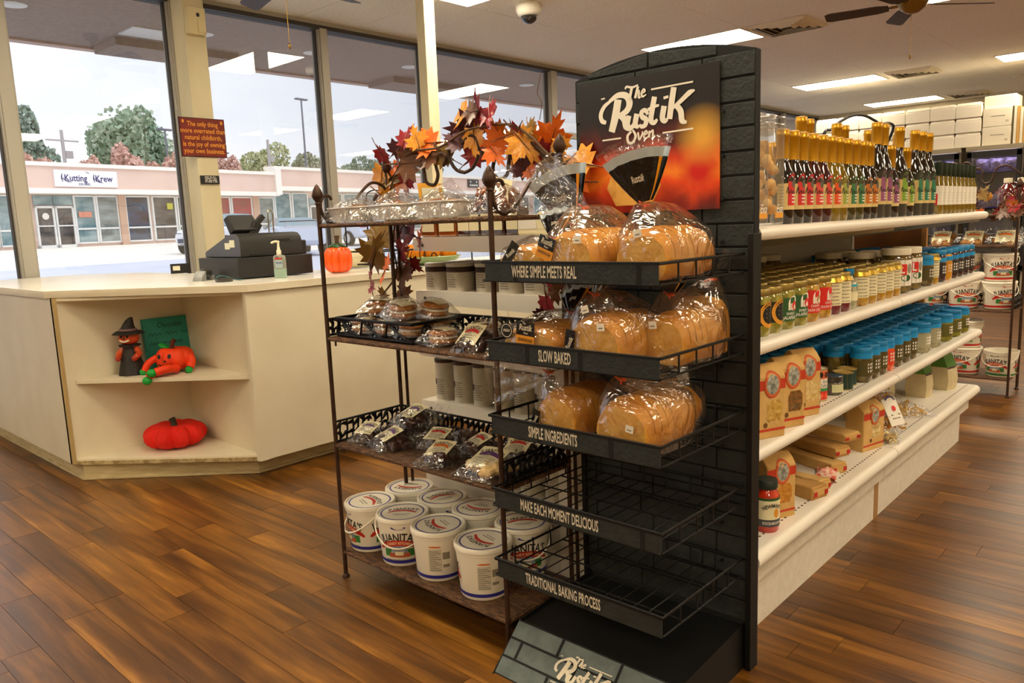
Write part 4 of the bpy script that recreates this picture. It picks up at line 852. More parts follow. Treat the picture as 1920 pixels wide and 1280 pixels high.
# ---- pasta bags
kraft = mat('kraft_paper', '#d3ab68', .8, var=(12, '#c89e5a'), bump=(60, .25)); kraftd = mat('kraft_paper_dark', '#bd9050', .85, var=(12, '#b08446'), bump=(60, .25)); bandr = P_('pasta_band_red', '#c23a20'); ovw = mat('pasta_oval_print', '#b9b8ac', .6, var=(90, '#6d7068'))  # second, darker kraft tone for alternate paper bags and the pasta bag print
def pasta_bag(label, loc, rz, pasta, w=.105, h=.215, dpt=.07):
    t = thing('pasta_bag', label, 'pasta bag', loc, rz, group='kraft paper pasta bags'); b = B()
    prof = [(0, dpt/2, w/2), (.01, dpt/2, w/2), (h*.84, dpt/2, w/2), (h*.93, dpt*.28, w/2), (h, .004, w/2*.97)]; vs = []; fs = []
    for z, d_, ww in prof: vs += [(-ww, -d_, z), (ww, -d_, z), (ww, d_, z), (-ww, d_, z)]
    for k in range(len(prof)-1):
        for i in range(4): j = (i+1) % 4; fs.append((4*k+i, 4*k+j, 4*k+4+j, 4*k+4+i))
    fs += [(3, 2, 1, 0), (4*k+4, 4*k+5, 4*k+6, 4*k+7)]; b.add(vs, fs, kraft); obj('sack', b, t, bev=.003)
    def Tz(off):
        def T(x, y):
            d_ = dpt/2 if y < h*.84 else (dpt/2+(dpt*.28-dpt/2)*(y-h*.84)/(h*.09) if y < h*.93 else dpt*.28+(.004-dpt*.28)*(y-h*.93)/(h*.07))
            return (x, -d_-off, y)
        return T
    def band_(y0, y1, m, off): return (rect(-w/2, y0, w/2, y1), Tz(off), m)
    b = B().add([Tz(.0008)(x, y) for y in (h*.665, h*.70, h*.80) for x in (-w/2, w/2)], [(0, 1, 3, 2), (2, 3, 5, 4)], bandr); obj('band', b, t, smooth=False)
    obj('stripe', B().flat(rect(-w/2, h*.1, w/2, h*.135), Tz(.0008), bandr), t, smooth=False)
    b = B()
    for off, rr, m in ((.0018, .036, bandr), (.0024, .033, mat('pasta_oval_orange', '#cf6a34', .6)), (.003, .026, ovw)):
        n = 20; vs = [(rr*.86*math.cos(2*PI*i/n)+.004, h*.735+rr*1.1*math.sin(2*PI*i/n)) for i in range(n)]
        vs.append((.004, h*.735)); b.add([(x, -dpt/2-off if y < h*.84 else Tz(off)(x, y)[1], y) for x, y in vs], [(i, (i+1) % n, n) for i in range(n)], m)
    obj('emblem', b, t, smooth=False)
    wn = B().flat(([(-.012, .05), (.034, .05), (.042, .066), (.042, .098), (.032, .112), (-.006, .112), (-.014, .095)], [tuple(range(7))]), lambda x, y: (x, -dpt/2-.0012, y), pasta); obj('window', wn, t, smooth=False)
    b = B().flat(shift(text('Trofie', .02, .9, 0, .3), .0, h*.60), lambda x, y: (x, -dpt/2-.001, y), kraftd).flat(disc(-.02, .04, .008, .008), lambda x, y: (x, -dpt/2-.001, y), P_('seal_brown', '#6d4a24')); obj('print', b, t, smooth=False)['kind'] = 'stuff'
def pasta(n, a, c): return mat(n, a, .2, coat=.8, var=(55, c), bump=(70, .8))
pm = [pasta('pasta_ziti', '#b5862e', '#e0bd6a'), pasta('pasta_tricolor', '#5a4a24', '#94602a'), pasta('pasta_shell', '#c9a458', '#eed8a0'), pasta('pasta_orange', '#b5701e', '#d99a3a')]
pasta_bag('kraft pasta bag nearest the bread stand board on the lower shelf', (2.10, .955, Z), -.42, pm[0]); pasta_bag('kraft pasta bag with tricolor pasta, middle of the three', (2.245, .955, Z), -.40, pm[1]); pasta_bag('kraft pasta bag with pale pasta beside the cans', (2.395, .965, Z), -.36, pm[2])
Zb = HT[3]
pasta_bag('kraft pasta bag behind the red sauce bottle on the bottom shelf', (2.25, .985, Zb), -.4, pm[3], .115, .205); pasta_bag('kraft pasta bag in the middle of the bottom shelf', (3.14, 1.0, Zb), -.25, pm[2], .14, .19, .08)
# sauce bottle
t = thing('sauce_jar', 'red pasta sauce jar with dark green cap on the bottom shelf', 'jar', (2.135, .955, Zb), -.55); sau = cont('tomato_sauce', '#a8200c', '#c8361a', 30)
obj('glass', B().lathe([(.034, 0), (.038, .006), (.038, .105), (.036, .115), (.03, .125), (.027, .135)], sau, 22), t); obj('cap', B().lathe([(.031, .132), (.032, .134), (.032, .155), (.03, .158), (0, .157)], P_('cap_dark_green', '#26302a'), 20), t)
b = B().flat(rect(-.06, .02, .06, .1, 10), wrapT(.038, 0), lab_cream).flat(rect(-.06, .02, .06, .042, 10), wrapT(.038, 0, 0, .001), P_('label_slate', '#4a4a4c')).flat(rect(-.06, .1, .06, .108, 10), wrapT(.038, 0), lab_green)
b.flat(shift(arch(text('NEWMAN\'S', .016, .8, .02), .05), 0, .085), wrapT(.038, 0, -.1, .0014), lab_black); b.flat(shift(text('SOCKAROONI', .012, .8, .02), 0, .031), wrapT(.038, 0, -.1, .0016), whp); b.flat(disc(.012, .062, .009, .014), wrapT(.038, 0, -.1, .0013), lab_or); obj('label', b, t)
# flat paper bags lying on the bottom shelf
redt = P_('red_sticker', '#b8221a')
for k, (x, y, z, w_, h_, L_, a, l) in enumerate(((2.50, 1.02, 0, .085, .045, .20, -.25, 'small rolled kraft bag with torn top beside the pasta bag'), (2.585, 1.02, 0, .06, .04, .17, -.3, 'small kraft packet with red sticker at the shelf front'), (2.46, 1.13, .005, .09, .055, .16, -.1, 'crumpled kraft bag behind the small packet'), (2.86, 1.19, 0, .075, .042, .50, -.42, 'long flat kraft bag with red corner stickers, lowest of the pile'), (2.92, 1.22, .043, .085, .04, .52, -.36, 'long flat kraft bag in the middle of the pile'), (2.99, 1.22, .084, .10, .032, .52, -.30, 'long flat kraft bag on top of the pile'), (2.80, 1.36, .117, .12, .05, .34, -.5, 'kraft bag lying crosswise at the back of the pile'))):
    t = thing('paper_bag', l, 'paper bag', (x, y, Zb+z), a, group='kraft bags lying on the bottom shelf'); b = B()
    n = 5; vs = []; fs = []
    for i in range(n+1):
        yy = -L_/2+L_*i/n; q = 1-.25*(i/n)+.08*math.sin(3*i+k); hh = h_*(1-.3*i/n); vs += [(-w_/2*q, yy, 0), (w_/2*q, yy, 0), (w_/2*q*.94, yy, hh), (0, yy, hh*(1+.06*math.sin(2.2*i+k))), (-w_/2*q*.94, yy, hh)]
    for i in range(n):
        for j in range(5): m_ = (j+1) % 5; fs.append((5*i+j, 5*i+m_, 5*i+5+m_, 5*i+5+j))
    fs += [(4, 3, 2, 1, 0), (5*n, 5*n+1, 5*n+2, 5*n+3, 5*n+4)]; b.add(vs, fs, kraft if k % 2 else kraftd); obj('sack', b, t, bev=.004)
    obj('fold', B().box((0, -L_/2-.002, h_*.55), (w_*.9, .004, h_*.5), kraft), t, bev=.001)
    for sx in (-1, 1): obj('sticker', B().box((sx*w_*.33, -L_/2-.0045, h_*.45), (w_*.2, .002, h_*.35), redt), t)
clear = film('clear_bag_film', base=.05, edge=.5, rough=.1, bump=(38, .9), milk=.03)
# red and white candy packet
t = thing('snack_packet', 'small crinkled red and white packet in front of the kraft bags', 'packet', (2.70, .985, Zb), .3); b = B().grid(6, 4, lambda u, v: ((u-.5)*.12, (v-.5)*.07, .012+.02*math.sin(PI*u)*math.sin(PI*v)+.006*math.sin(9*u+5*v)), mat('packet_red_white', '#d83a22', .3, coat=.5, var=(60, '#efe0cc'))); b.grid(6, 4, lambda u, v: ((u-.5)*.12, (.5-v)*.07, .001), mat('packet_red_white', '#d83a22')); obj('wrapper', b, t); obj('seal', B().box((.0, -.036, .008), (.12, .01, .003), lab_white), t)
# clear noodle bags
def noodle_bag(label, loc, rz, w_, L_, h_, m, strand, hdr, rot=None):
    t = thing('noodle_bag', label, 'noodle bag', loc, rz, group='clear bags of noodles on the bottom shelf', rot=rot); rr = random.Random(int(loc[0]*1000)); b = B()
    for k in range(26):
        x = rr.uniform(-.4, .4)*w_; y = rr.uniform(-.42, .36)*L_; z = rr.uniform(.12, .8)*h_; a = rr.random()*PI; q = strand*(.6+.6*rr.random()); c = rr.uniform(-.4, .4)
        P = [(x+q*math.cos(a+c*s)*s*.5, y+q*math.sin(a+c*s)*s*.5, max(.006, z+.01*math.sin(3*s+k))) for s in (-1, -.4, .2, .9)]
        P = [(max(-w_*.46, min(w_*.46, p[0])), max(-L_*.46, min(L_*.4, p[1])), p[2]) for p in P]; b.tube(P, .005, m, 6)
    obj('noodles', b, t)['kind'] = 'stuff'
    def fn(sgn):
        def f(u, v):
            s = math.sin(PI*u)**.5*math.sin(PI*min(v*1.15, 1))**.5; return ((u-.5)*w_*(1-.1*v), (v-.5)*L_*1.15, .004+(h_*(.5+.5*sgn)*s) + .004*math.sin(17*u+11*v)*s)
        return f
    obj('bag', B().grid(12, 12, fn(1), clear).grid(12, 12, lambda u, v: fn(-1)(1-u, v), clear), t)
    if hdr:
        hd = obj('paper_label', B().grid(6, 6, lambda u, v: ((u-.5)*w_*.62, -L_*.38+v*L_*.62, h_*1.02+.004-.5*(u-.5)**2*h_), lab_white), t); b = B()
        Tn = lambda x, y: (x, y, h_*1.02+.006-.5*(x/(w_*.62))**2*h_); b.flat(disc(0, .0, .012, .012), Tn, lab_red); b.flat(shift(ribbon([(-.03, .04), (0, .055), (.03, .035)], .008), 0, 0), Tn, navy); b.flat(rect(-.028, -.03, .028, -.024), Tn, lab_gray); b.flat(rect(-.028, -.045, .02, -.04), Tn, lab_gray); obj('print', b, hd, smooth=False)
NO1 = mat('noodle_amber', '#c8862a', .4, coat=.3); NO2 = mat('noodle_pale', '#d8c084', .4, coat=.3); NO3 = mat('noodle_gold', '#d0a23c', .4, coat=.3)
noodle_bag('clear bag of amber noodles with white label standing by the pasta bag', (3.42, 1.02, Zb+.082), 0, .14, .19, .055, NO1, .05, True, (math.radians(62), 0, -.35))
noodle_bag('clear bag of tangled pale strands lying before the kraft bag', (3.27, .985, Zb), .3, .10, .14, .045, NO2, .07, False)
noodle_bag('clear bag of golden noodles lying at the front of the bottom shelf', (3.74, 1.03, Zb), .9, .15, .22, .055, NO3, .06, False); noodle_bag('clear bag of brown noodles with paper header behind the golden noodles', (3.78, 1.2, Zb+.04), .7, .14, .26, .05, NO1, .06, True); noodle_bag('clear bag of egg noodles behind the standing noodle bag', (3.56, 1.16, Zb), .2, .15, .2, .07, NO3, .05, False)
sackm = mat('grits_sack', '#cbbb94', .8, var=(30, '#c2b088'), bump=(80, .2)); sackg = mat('sack_green_panel', '#4f7a2e', .7); sackp = mat('sack_plum', '#5a3a44', .7)
for k, (x, y, w_, l) in enumerate(((4.44, 1.03, .13, 'cloth sack with green top standing at the far end of the bottom shelf'), (4.20, 1.08, .12, 'cloth sack with green top, second from the far end'), (4.0, 1.2, .12, 'plain cloth sack standing behind the noodle bags'))):
    t = thing('grain_sack', l, 'sack', (x, y, Zb), -.1+.1*k, group='cloth grain sacks'); b = B(); vs = []; fs = []
    prof = [(0, .045, w_/2), (.05, .05, w_/2*1.04), (.12, .042, w_/2), (.17, .02, w_/2*.92), (.205, .004, w_/2*.86)]
    for z, d_, ww in prof: vs += [(-ww, -d_, z), (0, -d_*1.25, z), (ww, -d_, z), (ww, d_, z), (0, d_*1.2, z), (-ww, d_, z)]
    for i in range(4):
        for j in range(6): m_ = (j+1) % 6; fs.append((6*i+j, 6*i+m_, 6*i+6+m_, 6*i+6+j))
    fs += [(5, 4, 3, 2, 1, 0), tuple(range(24, 30))]; b.add(vs, fs, sackm); [b.mi.__setitem__(q, b.m(sackg)) for q in range(12, 24) if k < 2]; obj('sack', b, t, angle=60)
    if k < 2: obj('band', B().add([(-w_/2*1.01, -.043, .112), (0, -.0545, .112), (w_/2*1.01, -.043, .112), (w_/2*1.01, -.043, .122), (0, -.0535, .122), (-w_/2*1.01, -.043, .122)], [(0, 1, 4, 5), (1, 2, 3, 4)], sackp), t, smooth=False)
# ---- top shelf bottles
Z = HT[0]; gcap = mat('gold_capsule', '#c28d1c', .3, metal=.6); lab_parch = P_('label_parchment', '#d9be7c'); lab_navy = navy
def bottle(name, h, r, liquid, col, tall):
    t = thing(name, 'x', 'bottle', group='dressing bottles on the top shelf')
    if tall: pr = [(r*.86, 0), (r, .006), (r, .165), (r*.93, .19), (r*.6, .225), (.0155, .245), (.0145, .30)]; cz = .27
    else: pr = [(r*.86, 0), (r, .006), (r, .125), (r*.93, .148), (r*.62, .172), (.0165, .19), (.0155, .22)]; cz = .19
    obj('glass', B().lathe(pr, liquid, 18), t)
    obj('capsule', B().lathe([(.019, cz), (.0185, cz+.004), (.0185, h-.022), (.020, h-.020), (.020, h-.012), (.0187, h-.010), (.0187, h-.001), (.016, h), (0, h)], gcap, 16), t)
    z0, z1 = (.05, .145) if tall else (.042, .118)
    b = B().flat(rect(-1.5*r, z0, 1.1*r, z1, 12), wrapT(r, 0), lab_parch); tm = rect(-.6*r, z0+.012, .85*r, z1+.005, 6); b.flat(tm, wrapT(r, 0, 0, .0011), col)
    b.flat(([(.125*r+.725*r*math.cos(PI*i/10), z1+.005+.024*math.sin(PI*i/10)) for i in range(11)], [tuple(range(11))]), wrapT(min(r, r*.985), 0, 0, .0015), col)
    b.flat(disc(.12*r, z1, .011, .013, 14), wrapT(r, 0, 0, .0017), P_('medallion', '#5c5648')); b.flat(ribbon([(-.75*r, z0+.048), (-.6*r, z0+.066), (-.5*r, z0+.046), (-.3*r, z0+.057), (-.2*r, z0+.047), (.0*r, z0+.055), (.1*r, z0+.047), (.4*r, z0+.053)], .0024, 4), wrapT(r, 0, 0, .0018), lab_black)
    for k in range(3): b.flat(rect(-.2*r, z0+.02+.010*k, .6*r, z0+.024+.010*k, 2), wrapT(r, 0, 0, .0018), whp)
    for k in range(7): b.flat(rect(-1.4*r, z0+.01+.009*k, -.95*r, z0+.0125+.009*k, 2), wrapT(r, 0, 0, .0012), lab_gray)
    obj('label', b, t); return Maker(t)
LQ = {'d': mat('vinegar_black', '#120a08', .08, coat=1, spec=.6), 'w': mat('vinegar_wine', '#3a0a10', .08, coat=1, spec=.6), 'y': mat('oil_yellow', '#7d6412', .08, coat=1, spec=.6), 'g': mat('oil_green', '#3f3a10', .08, coat=1, spec=.6)}
CL = {'red': '#d02f2c', 'coral': '#dc4a3c', 'orange': '#e2551c', 'lime': '#9ea848', 'green': '#3f7a48', 'amber': '#c8711c', 'plum': '#96507a', 'kiwi': '#7ea62c', 'jade': '#2f7a58'}
MK = {}
def put_b(kind, lq, c, x, y, l):
    k = (kind, lq, c)
    if k not in MK: MK[k] = bottle('dressing_bottle', .35 if kind == 't' else .275, .036 if kind == 't' else .034, LQ[lq], P_('bottle_label_'+c, CL[c]), kind == 't')
    MK[k].put((x, y, Z), R.uniform(-.08, .08)-.14, l)
TB = [('s', 'd', 'red', 2.262, 'dark short bottle with red label next to the clear snack tub'), ('s', 'd', 'red', 2.338, 'second dark short bottle with red label'), ('s', 'd', 'red', 2.405, 'third dark short bottle with red label'), ('s', 'w', 'coral', 2.485, 'first wine coloured bottle with coral label'), ('s', 'w', 'coral', 2.562, 'second wine coloured bottle with coral label'), ('s', 'y', 'orange', 2.64, 'yellow oil bottle with orange label'), ('s', 'y', 'lime', 2.708, 'yellow oil bottle with lime label'), ('s', 'g', 'green', 2.79, 'first olive bottle with green label'), ('s', 'g', 'green', 2.868, 'second olive bottle with green label'), ('s', 'd', 'amber', 2.945, 'first dark bottle with amber label'), ('s', 'd', 'amber', 3.015, 'second dark bottle with amber label'), ('t', 'd', 'plum', 3.095, 'tall dark bottle with plum label, left of the pair'), ('t', 'd', 'plum', 3.172, 'tall dark bottle with plum label, right of the pair'), ('s', 'd', 'plum', 3.265, 'short dark bottle with plum label between tall ones'), ('t', 'd', 'kiwi', 3.365, 'tall dark bottle with kiwi green label'), ('s', 'd', 'kiwi', 3.465, 'short dark bottle with kiwi green label'), ('t', 'd', 'jade', 3.575, 'first tall dark bottle with jade label'), ('t', 'd', 'jade', 3.675, 'second tall dark bottle with jade label'), ('t', 'd', 'jade', 3.775, 'third tall dark bottle with jade label')]
for k_, lq, c, x, l in TB: put_b(k_, lq, c, x, .975, l)
for k_, lq, c, x, y, l in (('t', 'd', 'plum', 2.64, 1.075, 'tall bottle peeking out behind the wine coloured bottles'), ('t', 'd', 'plum', 2.74, 1.09, 'tall bottle behind the yellow oil bottles, left one'), ('t', 'g', 'green', 2.98, 1.08, 'tall bottle behind the olive bottles, left one'), ('t', 'g', 'green', 3.08, 1.09, 'tall bottle behind the olive bottles, right one'), ('t', 'd', 'jade', 3.5, 1.08, 'tall bottle behind the kiwi label bottles'), ('t', 'd', 'kiwi', 3.36, 1.09, 'tall bottle behind the short plum bottle'), ('t', 'd', 'jade', 3.7, 1.08, 'tall bottle behind the jade bottles')): put_b(k_, lq, c, x, y, l)
for i in range(12): put_b('s', 'd', 'red', 2.3+.085*i, 1.17, 'short gold capped bottle in the row behind the front bottles')
gcap2 = P_('cap_bottle_green', '#18291c', .35)
t = thing('small_bottle', 'x', 'bottle', group='small green capped bottles on the top shelf'); obj('glass', B().lathe([(.024, 0), (.028, .006), (.028, .10), (.026, .13), (.018, .16), (.016, .185)], LQ['y'], 16), t); obj('cap', B().lathe([(.021, .17), (.022, .172), (.022, .228), (.02, .23), (0, .23)], gcap2, 14), t)
b = B().flat(rect(-.03, .04, .03, .125, 8), wrapT(.028, 0), lab_white).flat(rect(-.03, .04, -.016, .09, 3), wrapT(.028, 0, 0, .001), lab_red)
for k in range(4): b.flat(rect(-.004, .055+.012*k, .018, .059+.012*k), wrapT(.028, 0, 0, .001), lab_gray)
obj('label', b, t); mk = Maker(t)
for i in range(9): mk.put((3.90+.078*i, .965, Z), R.uniform(-.1, .1)-.7, ('first', 'second', 'third', 'fourth', 'fifth', 'sixth', 'seventh', 'eighth', 'ninth')[i]+' small green capped bottle counted from the tall jade bottles')
for i in range(8): mk.put((3.94+.078*i, 1.03, Z), 0, 'small green capped bottle in the second row')
# clear tubs of snacks
tubm = film('clear_tub_plastic', base=.08, edge=.6, rough=.05, bump=None, milk=.05)
for k, (x, y, l) in enumerate(((2.165, .985, 'clear square plastic tub of golden snack puffs beside the red label bottles'), (2.06, .985, 'clear square plastic tub of puffs half hidden by the stand board'))):
    t = thing('snack_tub', l, 'tub', (x, y, Z), .05); rr = random.Random(k+3); b = B(); pc = mat('snack_puff', '#d89a3c', .6, var=(30, '#e8c078'))
    for i in range(15): b.ell((rr.uniform(-.022, .022), rr.uniform(-.022, .022), .03+.014*i), (.018, .016, .014), pc, 9, 6, basis(rr.random()*3, rr.random()*3, 0))
    obj('puffs', b, t)['kind'] = 'stuff'
    obj('tub', B().bb((-.042, -.042, .001), (.042, .042, .285), tubm), t, bev=.006); obj('lid', B().bb((-.044, -.044, .268), (.044, .044, .305), tubm), t, bev=.006)
    obj('print', B().flat(shift(text('Exa', .035, .9, 0, .4), 0, .045), lambda x, y: (x, -.0435, y), whp).bb((-.03, -.0432, .02), (.03, -.0425, .035), lab_or), t, smooth=False)['kind'] = 'stuff'
# ---- left side of the unit: cans and syrup bottles
canw = mat('white_can_print', '#d9d2c2', .5, var=(40, '#cdc5b4')); canb = P_('can_dark_band', '#3a241c'); lidd = mat('can_lid_brown', '#4a352a', .4)
def tubc(name, r, h, lidm, band, label_, group):
    t = thing(name, 'x', 'canister', group=group); obj('can', B().lathe([(r, 0), (r, .003), (r, h-.012)], canw, 24), t); obj('lid', B().lathe([(r+.002, h-.014), (r+.0025, h-.002), (r, h), (r-.004, h-.002), (0, h-.002)], lidm, 24), t)
    b = B()
    if band == 'top': b.lathe([(r+.0006, h-.034), (r+.0006, h-.014)], canb, 24)
    else: b.flat(rect(-.03, h*.38, .012, h*.52, 6), wrapT(r, 0, -.9, .0008), canb)
    for k in range(7): b.flat(rect(-.02, h*.15+.009*k, .022-.003*(k % 3), h*.15+.003+.009*k, 4), wrapT(r, 0, -.35, .0008), lab_gray)
    obj('print', b, t); return Maker(t)
s2 = tubc('cocoa_tub', .052, .105, mat('tub_lid_white', '#d3d0c6', .4), 'top', 'x', 'short white tubs behind the bakers rack'); s3 = tubc('tall_canister', .042, .162, lidd, 'side', 'x', 'tall white canisters behind the bakers rack')
for k, (x, y) in enumerate(((2.02, 2.24), (2.02, 2.12), (2.04, 1.985), (2.02, 1.85), (2.02, 1.73), (2.14, 2.24), (2.14, 2.12), (2.16, 1.985))): s2.put((x, y, 1.005), -1.2, ('leftmost short white tub with dark band behind the rack', 'second short white tub from the left behind the rack', 'third short white tub, in front of the rack post', 'short white tub right of the rack post', 'rightmost short white tub behind the bread tray')[k] if k < 5 else 'short white tub in the second row behind the rack')
for k, (x, y) in enumerate(((2.03, 2.24), (2.03, 2.135), (2.03, 2.03), (2.03, 1.92), (2.03, 1.82), (2.03, 1.72), (2.13, 2.24), (2.13, 2.135), (2.13, 2.03))): s3.put((x, y, .57), -1.2, ('leftmost tall white canister with brown lid behind the rack', 'second tall white canister from the left behind the rack', 'third tall white canister from the left behind the rack', 'fourth tall white canister, near the rack post', 'fifth tall white canister right of the rack post', 'sixth tall white canister behind the clear bag')[k] if k < 6 else 'tall white canister in the second row behind the rack')
s4 = tubc('tall_canister', .045, .17, WHITEL, 'side', 'x', 'white canisters low behind the wire trays')
for k, y in enumerate((1.92, 1.8, 1.68)): s4.put((2.03, y, .27), -1.2, ('left', 'middle', 'right')[k]+' white canister on the low shelf behind the empty wire tray')
amb = mat('syrup_amber', '#7a3a10', .1, coat=1, var=(10, '#8c4716')); drkb = mat('vanilla_dark', '#3a1c10', .1, coat=1)
for k, (y, m, w_, hh) in enumerate(((2.235, amb, .045, .13), (2.13, amb, .05, .13), (2.04, drkb, .035, .13), (1.985, drkb, .03, .13), (1.925, drkb, .03, .13), (1.87, drkb, .03, .13), (1.80, drkb, .032, .13), (1.73, lab_cream, .05, .09), (1.655, lab_cream, .035, .10))):
    l = ('leftmost amber syrup flask above the white shelf', 'wide amber syrup flask with cream label', 'first dark extract bottle right of the flask', 'second dark extract bottle', 'third dark extract bottle', 'fourth dark extract bottle', 'fifth dark extract bottle', 'cream carton beside the dark extract bottles', 'slim cream carton at the end of the extract bottles')[k]
    t = thing('extract_bottle' if k < 7 else 'carton', l, 'bottle' if k < 7 else 'carton', (2.0, y, 1.208), 0); obj('body', B().bb((-.03, -w_, 0), (.03, w_, hh*.75), m), t, bev=.008)
    if k < 7: obj('neck', B().lathe([(.016, hh*.72), (.014, hh*.85), (.015, hh*.86), (.015, hh)], m, 12), t)
    obj('label', B().bb((-.0315, -w_*.8, .02), (-.0302, w_*.8, hh*.6), lab_cream if k != 7 else lab_white), t)
# ================================================================== BAKERS RACK
iron = mat('rack_iron_bronze', '#3a271c', .45, metal=.5, var=(30, '#4a3324')); irond = mat('rack_black_iron', '#141316', .4, metal=.5)
weave = mat('rack_woven_wire', '#7d5836', .6, metal=.1, var=(120, '#4a3020', (1, .3, 1)), bump=(220, 1.0))
X0, X1, Y0, Y1 = 1.511, 1.815, 1.457, 2.265
def rope(b, p, q, r=.0075, n=None):
    p, q = Vector(p), Vector(q); L_ = (q-p).length; n = n or int(L_/.006); b.tube([p+(q-p)*i/n for i in range(n+1)], [r*(1.0 if i % 2 else .82) for i in range(n+1)], weave, 8)
def finial(b, x, y, z, m):
    b.lathe([(.007, z), (.011, z+.004), (.008, z+.010), (.017, z+.022), (.020, z+.032), (.014, z+.05), (.006, z+.064), (.0, z+.07)], m, 8, (x, y, 0))
def make_rack(label, ox, oy, zs=(1.272, .885, .504, .105)):
    t = thing('bakers_rack', label, 'rack', (ox, oy, 0)); G = Matrix.Translation((-X0, -Y0, 0))
    for (x, y, h) in ((X0, Y0, 1.335), (X0, Y1, 1.335), (X1, Y0, 1.435), (X1, Y1, 1.435)):
        b = B().cyl((x, y, .012), (x, y, h), .0075, iron, 10).lathe([(.014, 0), (.014, .006), (.008, .014)], iron, 12, (x, y, 0)); p = obj('post', b.xf(G), t); b = B(); finial(b, x, y, h, iron); obj('finial', b.xf(G), p)
    for y in (Y0, Y1): obj('back_post', B().cyl((X1+.033, y, .012), (X1+.033, y, 1.40), .006, iron, 8).xf(G), t)
    for k, z in enumerate(zs):
        b = B()
        for a, c in (((X0, Y0), (X0, Y1)), ((X1, Y0), (X1, Y1)), ((X0, Y0), (X1, Y0)), ((X0, Y1), (X1, Y1))): rope(b, (*a, z-.008), (*c, z-.008))
        s = obj('shelf_frame', b.xf(G), t); obj('woven_deck', B().bb((X0+.004, Y0+.004, z-.007), (X1+.02, Y1-.004, z-.001), weave).xf(G), s)
        if k in (1, 2):
            obj('hook', B().cyl((X0+.002, Y1-.04, z-.03), (X0+.002, Y1-.04, z-.01), .004, iron, 6).xf(G), s)
    # pierced galleries round the third shelf and behind the second
    def gallery(p, q, z, h, seed):
        p, q = Vector((*p, z)), Vector((*q, z)); d = q-p; L_ = d.length; d.normalize(); n_ = d.cross(Vector((0, 0, 1))); rr = random.Random(seed); b = B()
        def T(u, v, o=0): return p+d*u+Vector((0, 0, v))+n_*o
        for v in (0, h): b.tube([T(0, v), T(L_, v)], .0045, irond, 6)
        k = 0; u = .02
        while u < L_-.015:
            for v in (h*.25, h*.7):
                a = rr.uniform(-1, 1); P = [T(u+.016*math.cos(a)*s-.006*s*s, v+.017*math.sin(a)*s+.008*(1-s*s)) for s in (-1, -.5, 0, .5, 1)]; b.tube(P, [.002, .006, .008, .006, .002], irond, 6)
            b.tube([T(u, 0), T(u+.008*math.sin(k), h*.5), T(u+.006, h)], .004, irond, 5); k += 1; u += .026
        return b.xf(G)
    obj('gallery', gallery((X0, Y1), (X1, Y1), zs[2]+.004, .072, 1), t); obj('gallery', gallery((X0, Y0), (X1, Y0), zs[2]+.004, .072, 2), t); obj('gallery', gallery((X1, Y1), (X1, Y0), zs[2]+.004, .072, 3), t)
    obj('gallery', gallery((X0, Y1), (X1, Y1), zs[1]+.005, .055, 4), t); obj('gallery', gallery((X1, Y1), (X1, Y0), zs[1]+.005, .055, 5), t)
    # side scrolls over the top shelf
    for y in (Y0, Y1):
        P = [(p[0], y, p[1]) for p in spiral((X0+.045, 1.335), .008, .036, 5.2, .2)][:12]
        P = [(X0+.055, y, 1.352), (X0+.045, y, 1.365), (X0+.022, y, 1.362), (X0+.010, y, 1.335), (X0+.018, y, 1.298), (X0+.045, y, 1.276), (X0+.07, y, 1.28), (X0+.12, y, 1.315), (X0+.19, y, 1.385), (X0+.235, y, 1.412), (X0+.28, y, 1.40), (X0+.298, y, 1.37), (X0+.285, y, 1.335), (X0+.255, y, 1.328), (X0+.238, y, 1.35), (X0+.25, y, 1.37)]
        obj('side_scroll', B().tube(smoothpath(P, 4), .0055, iron, 8).xf(G), t)
    # back crest
    ym = (Y0+Y1)/2; xr = X1
    for sg_ in (-1, 1):
        P = [(0, 1.515), (.03, 1.535), (.06, 1.525), (.072, 1.49), (.06, 1.455), (.035, 1.43), (.0, 1.42)]
        Q = [(.10, 1.45), (.085, 1.47), (.10, 1.49), (.125, 1.485), (.138, 1.455), (.13, 1.42), (.15, 1.39), (.19, 1.40), (.20, 1.44), (.22, 1.485), (.27, 1.50), (.32, 1.47), (.37, 1.43), (.404, 1.425)]
        obj('crest_scroll', B().tube(smoothpath([(xr, ym+sg_*u, z) for u, z in P], 5), .006, iron, 8).xf(G), t); obj('crest_scroll', B().tube(smoothpath([(xr, ym+sg_*u, z) for u, z in Q], 4), .006, iron, 8).xf(G), t)
    return t
rack = make_rack('brown wrought iron bakers rack with a leaf garland beside the bread stand', X0, Y0)
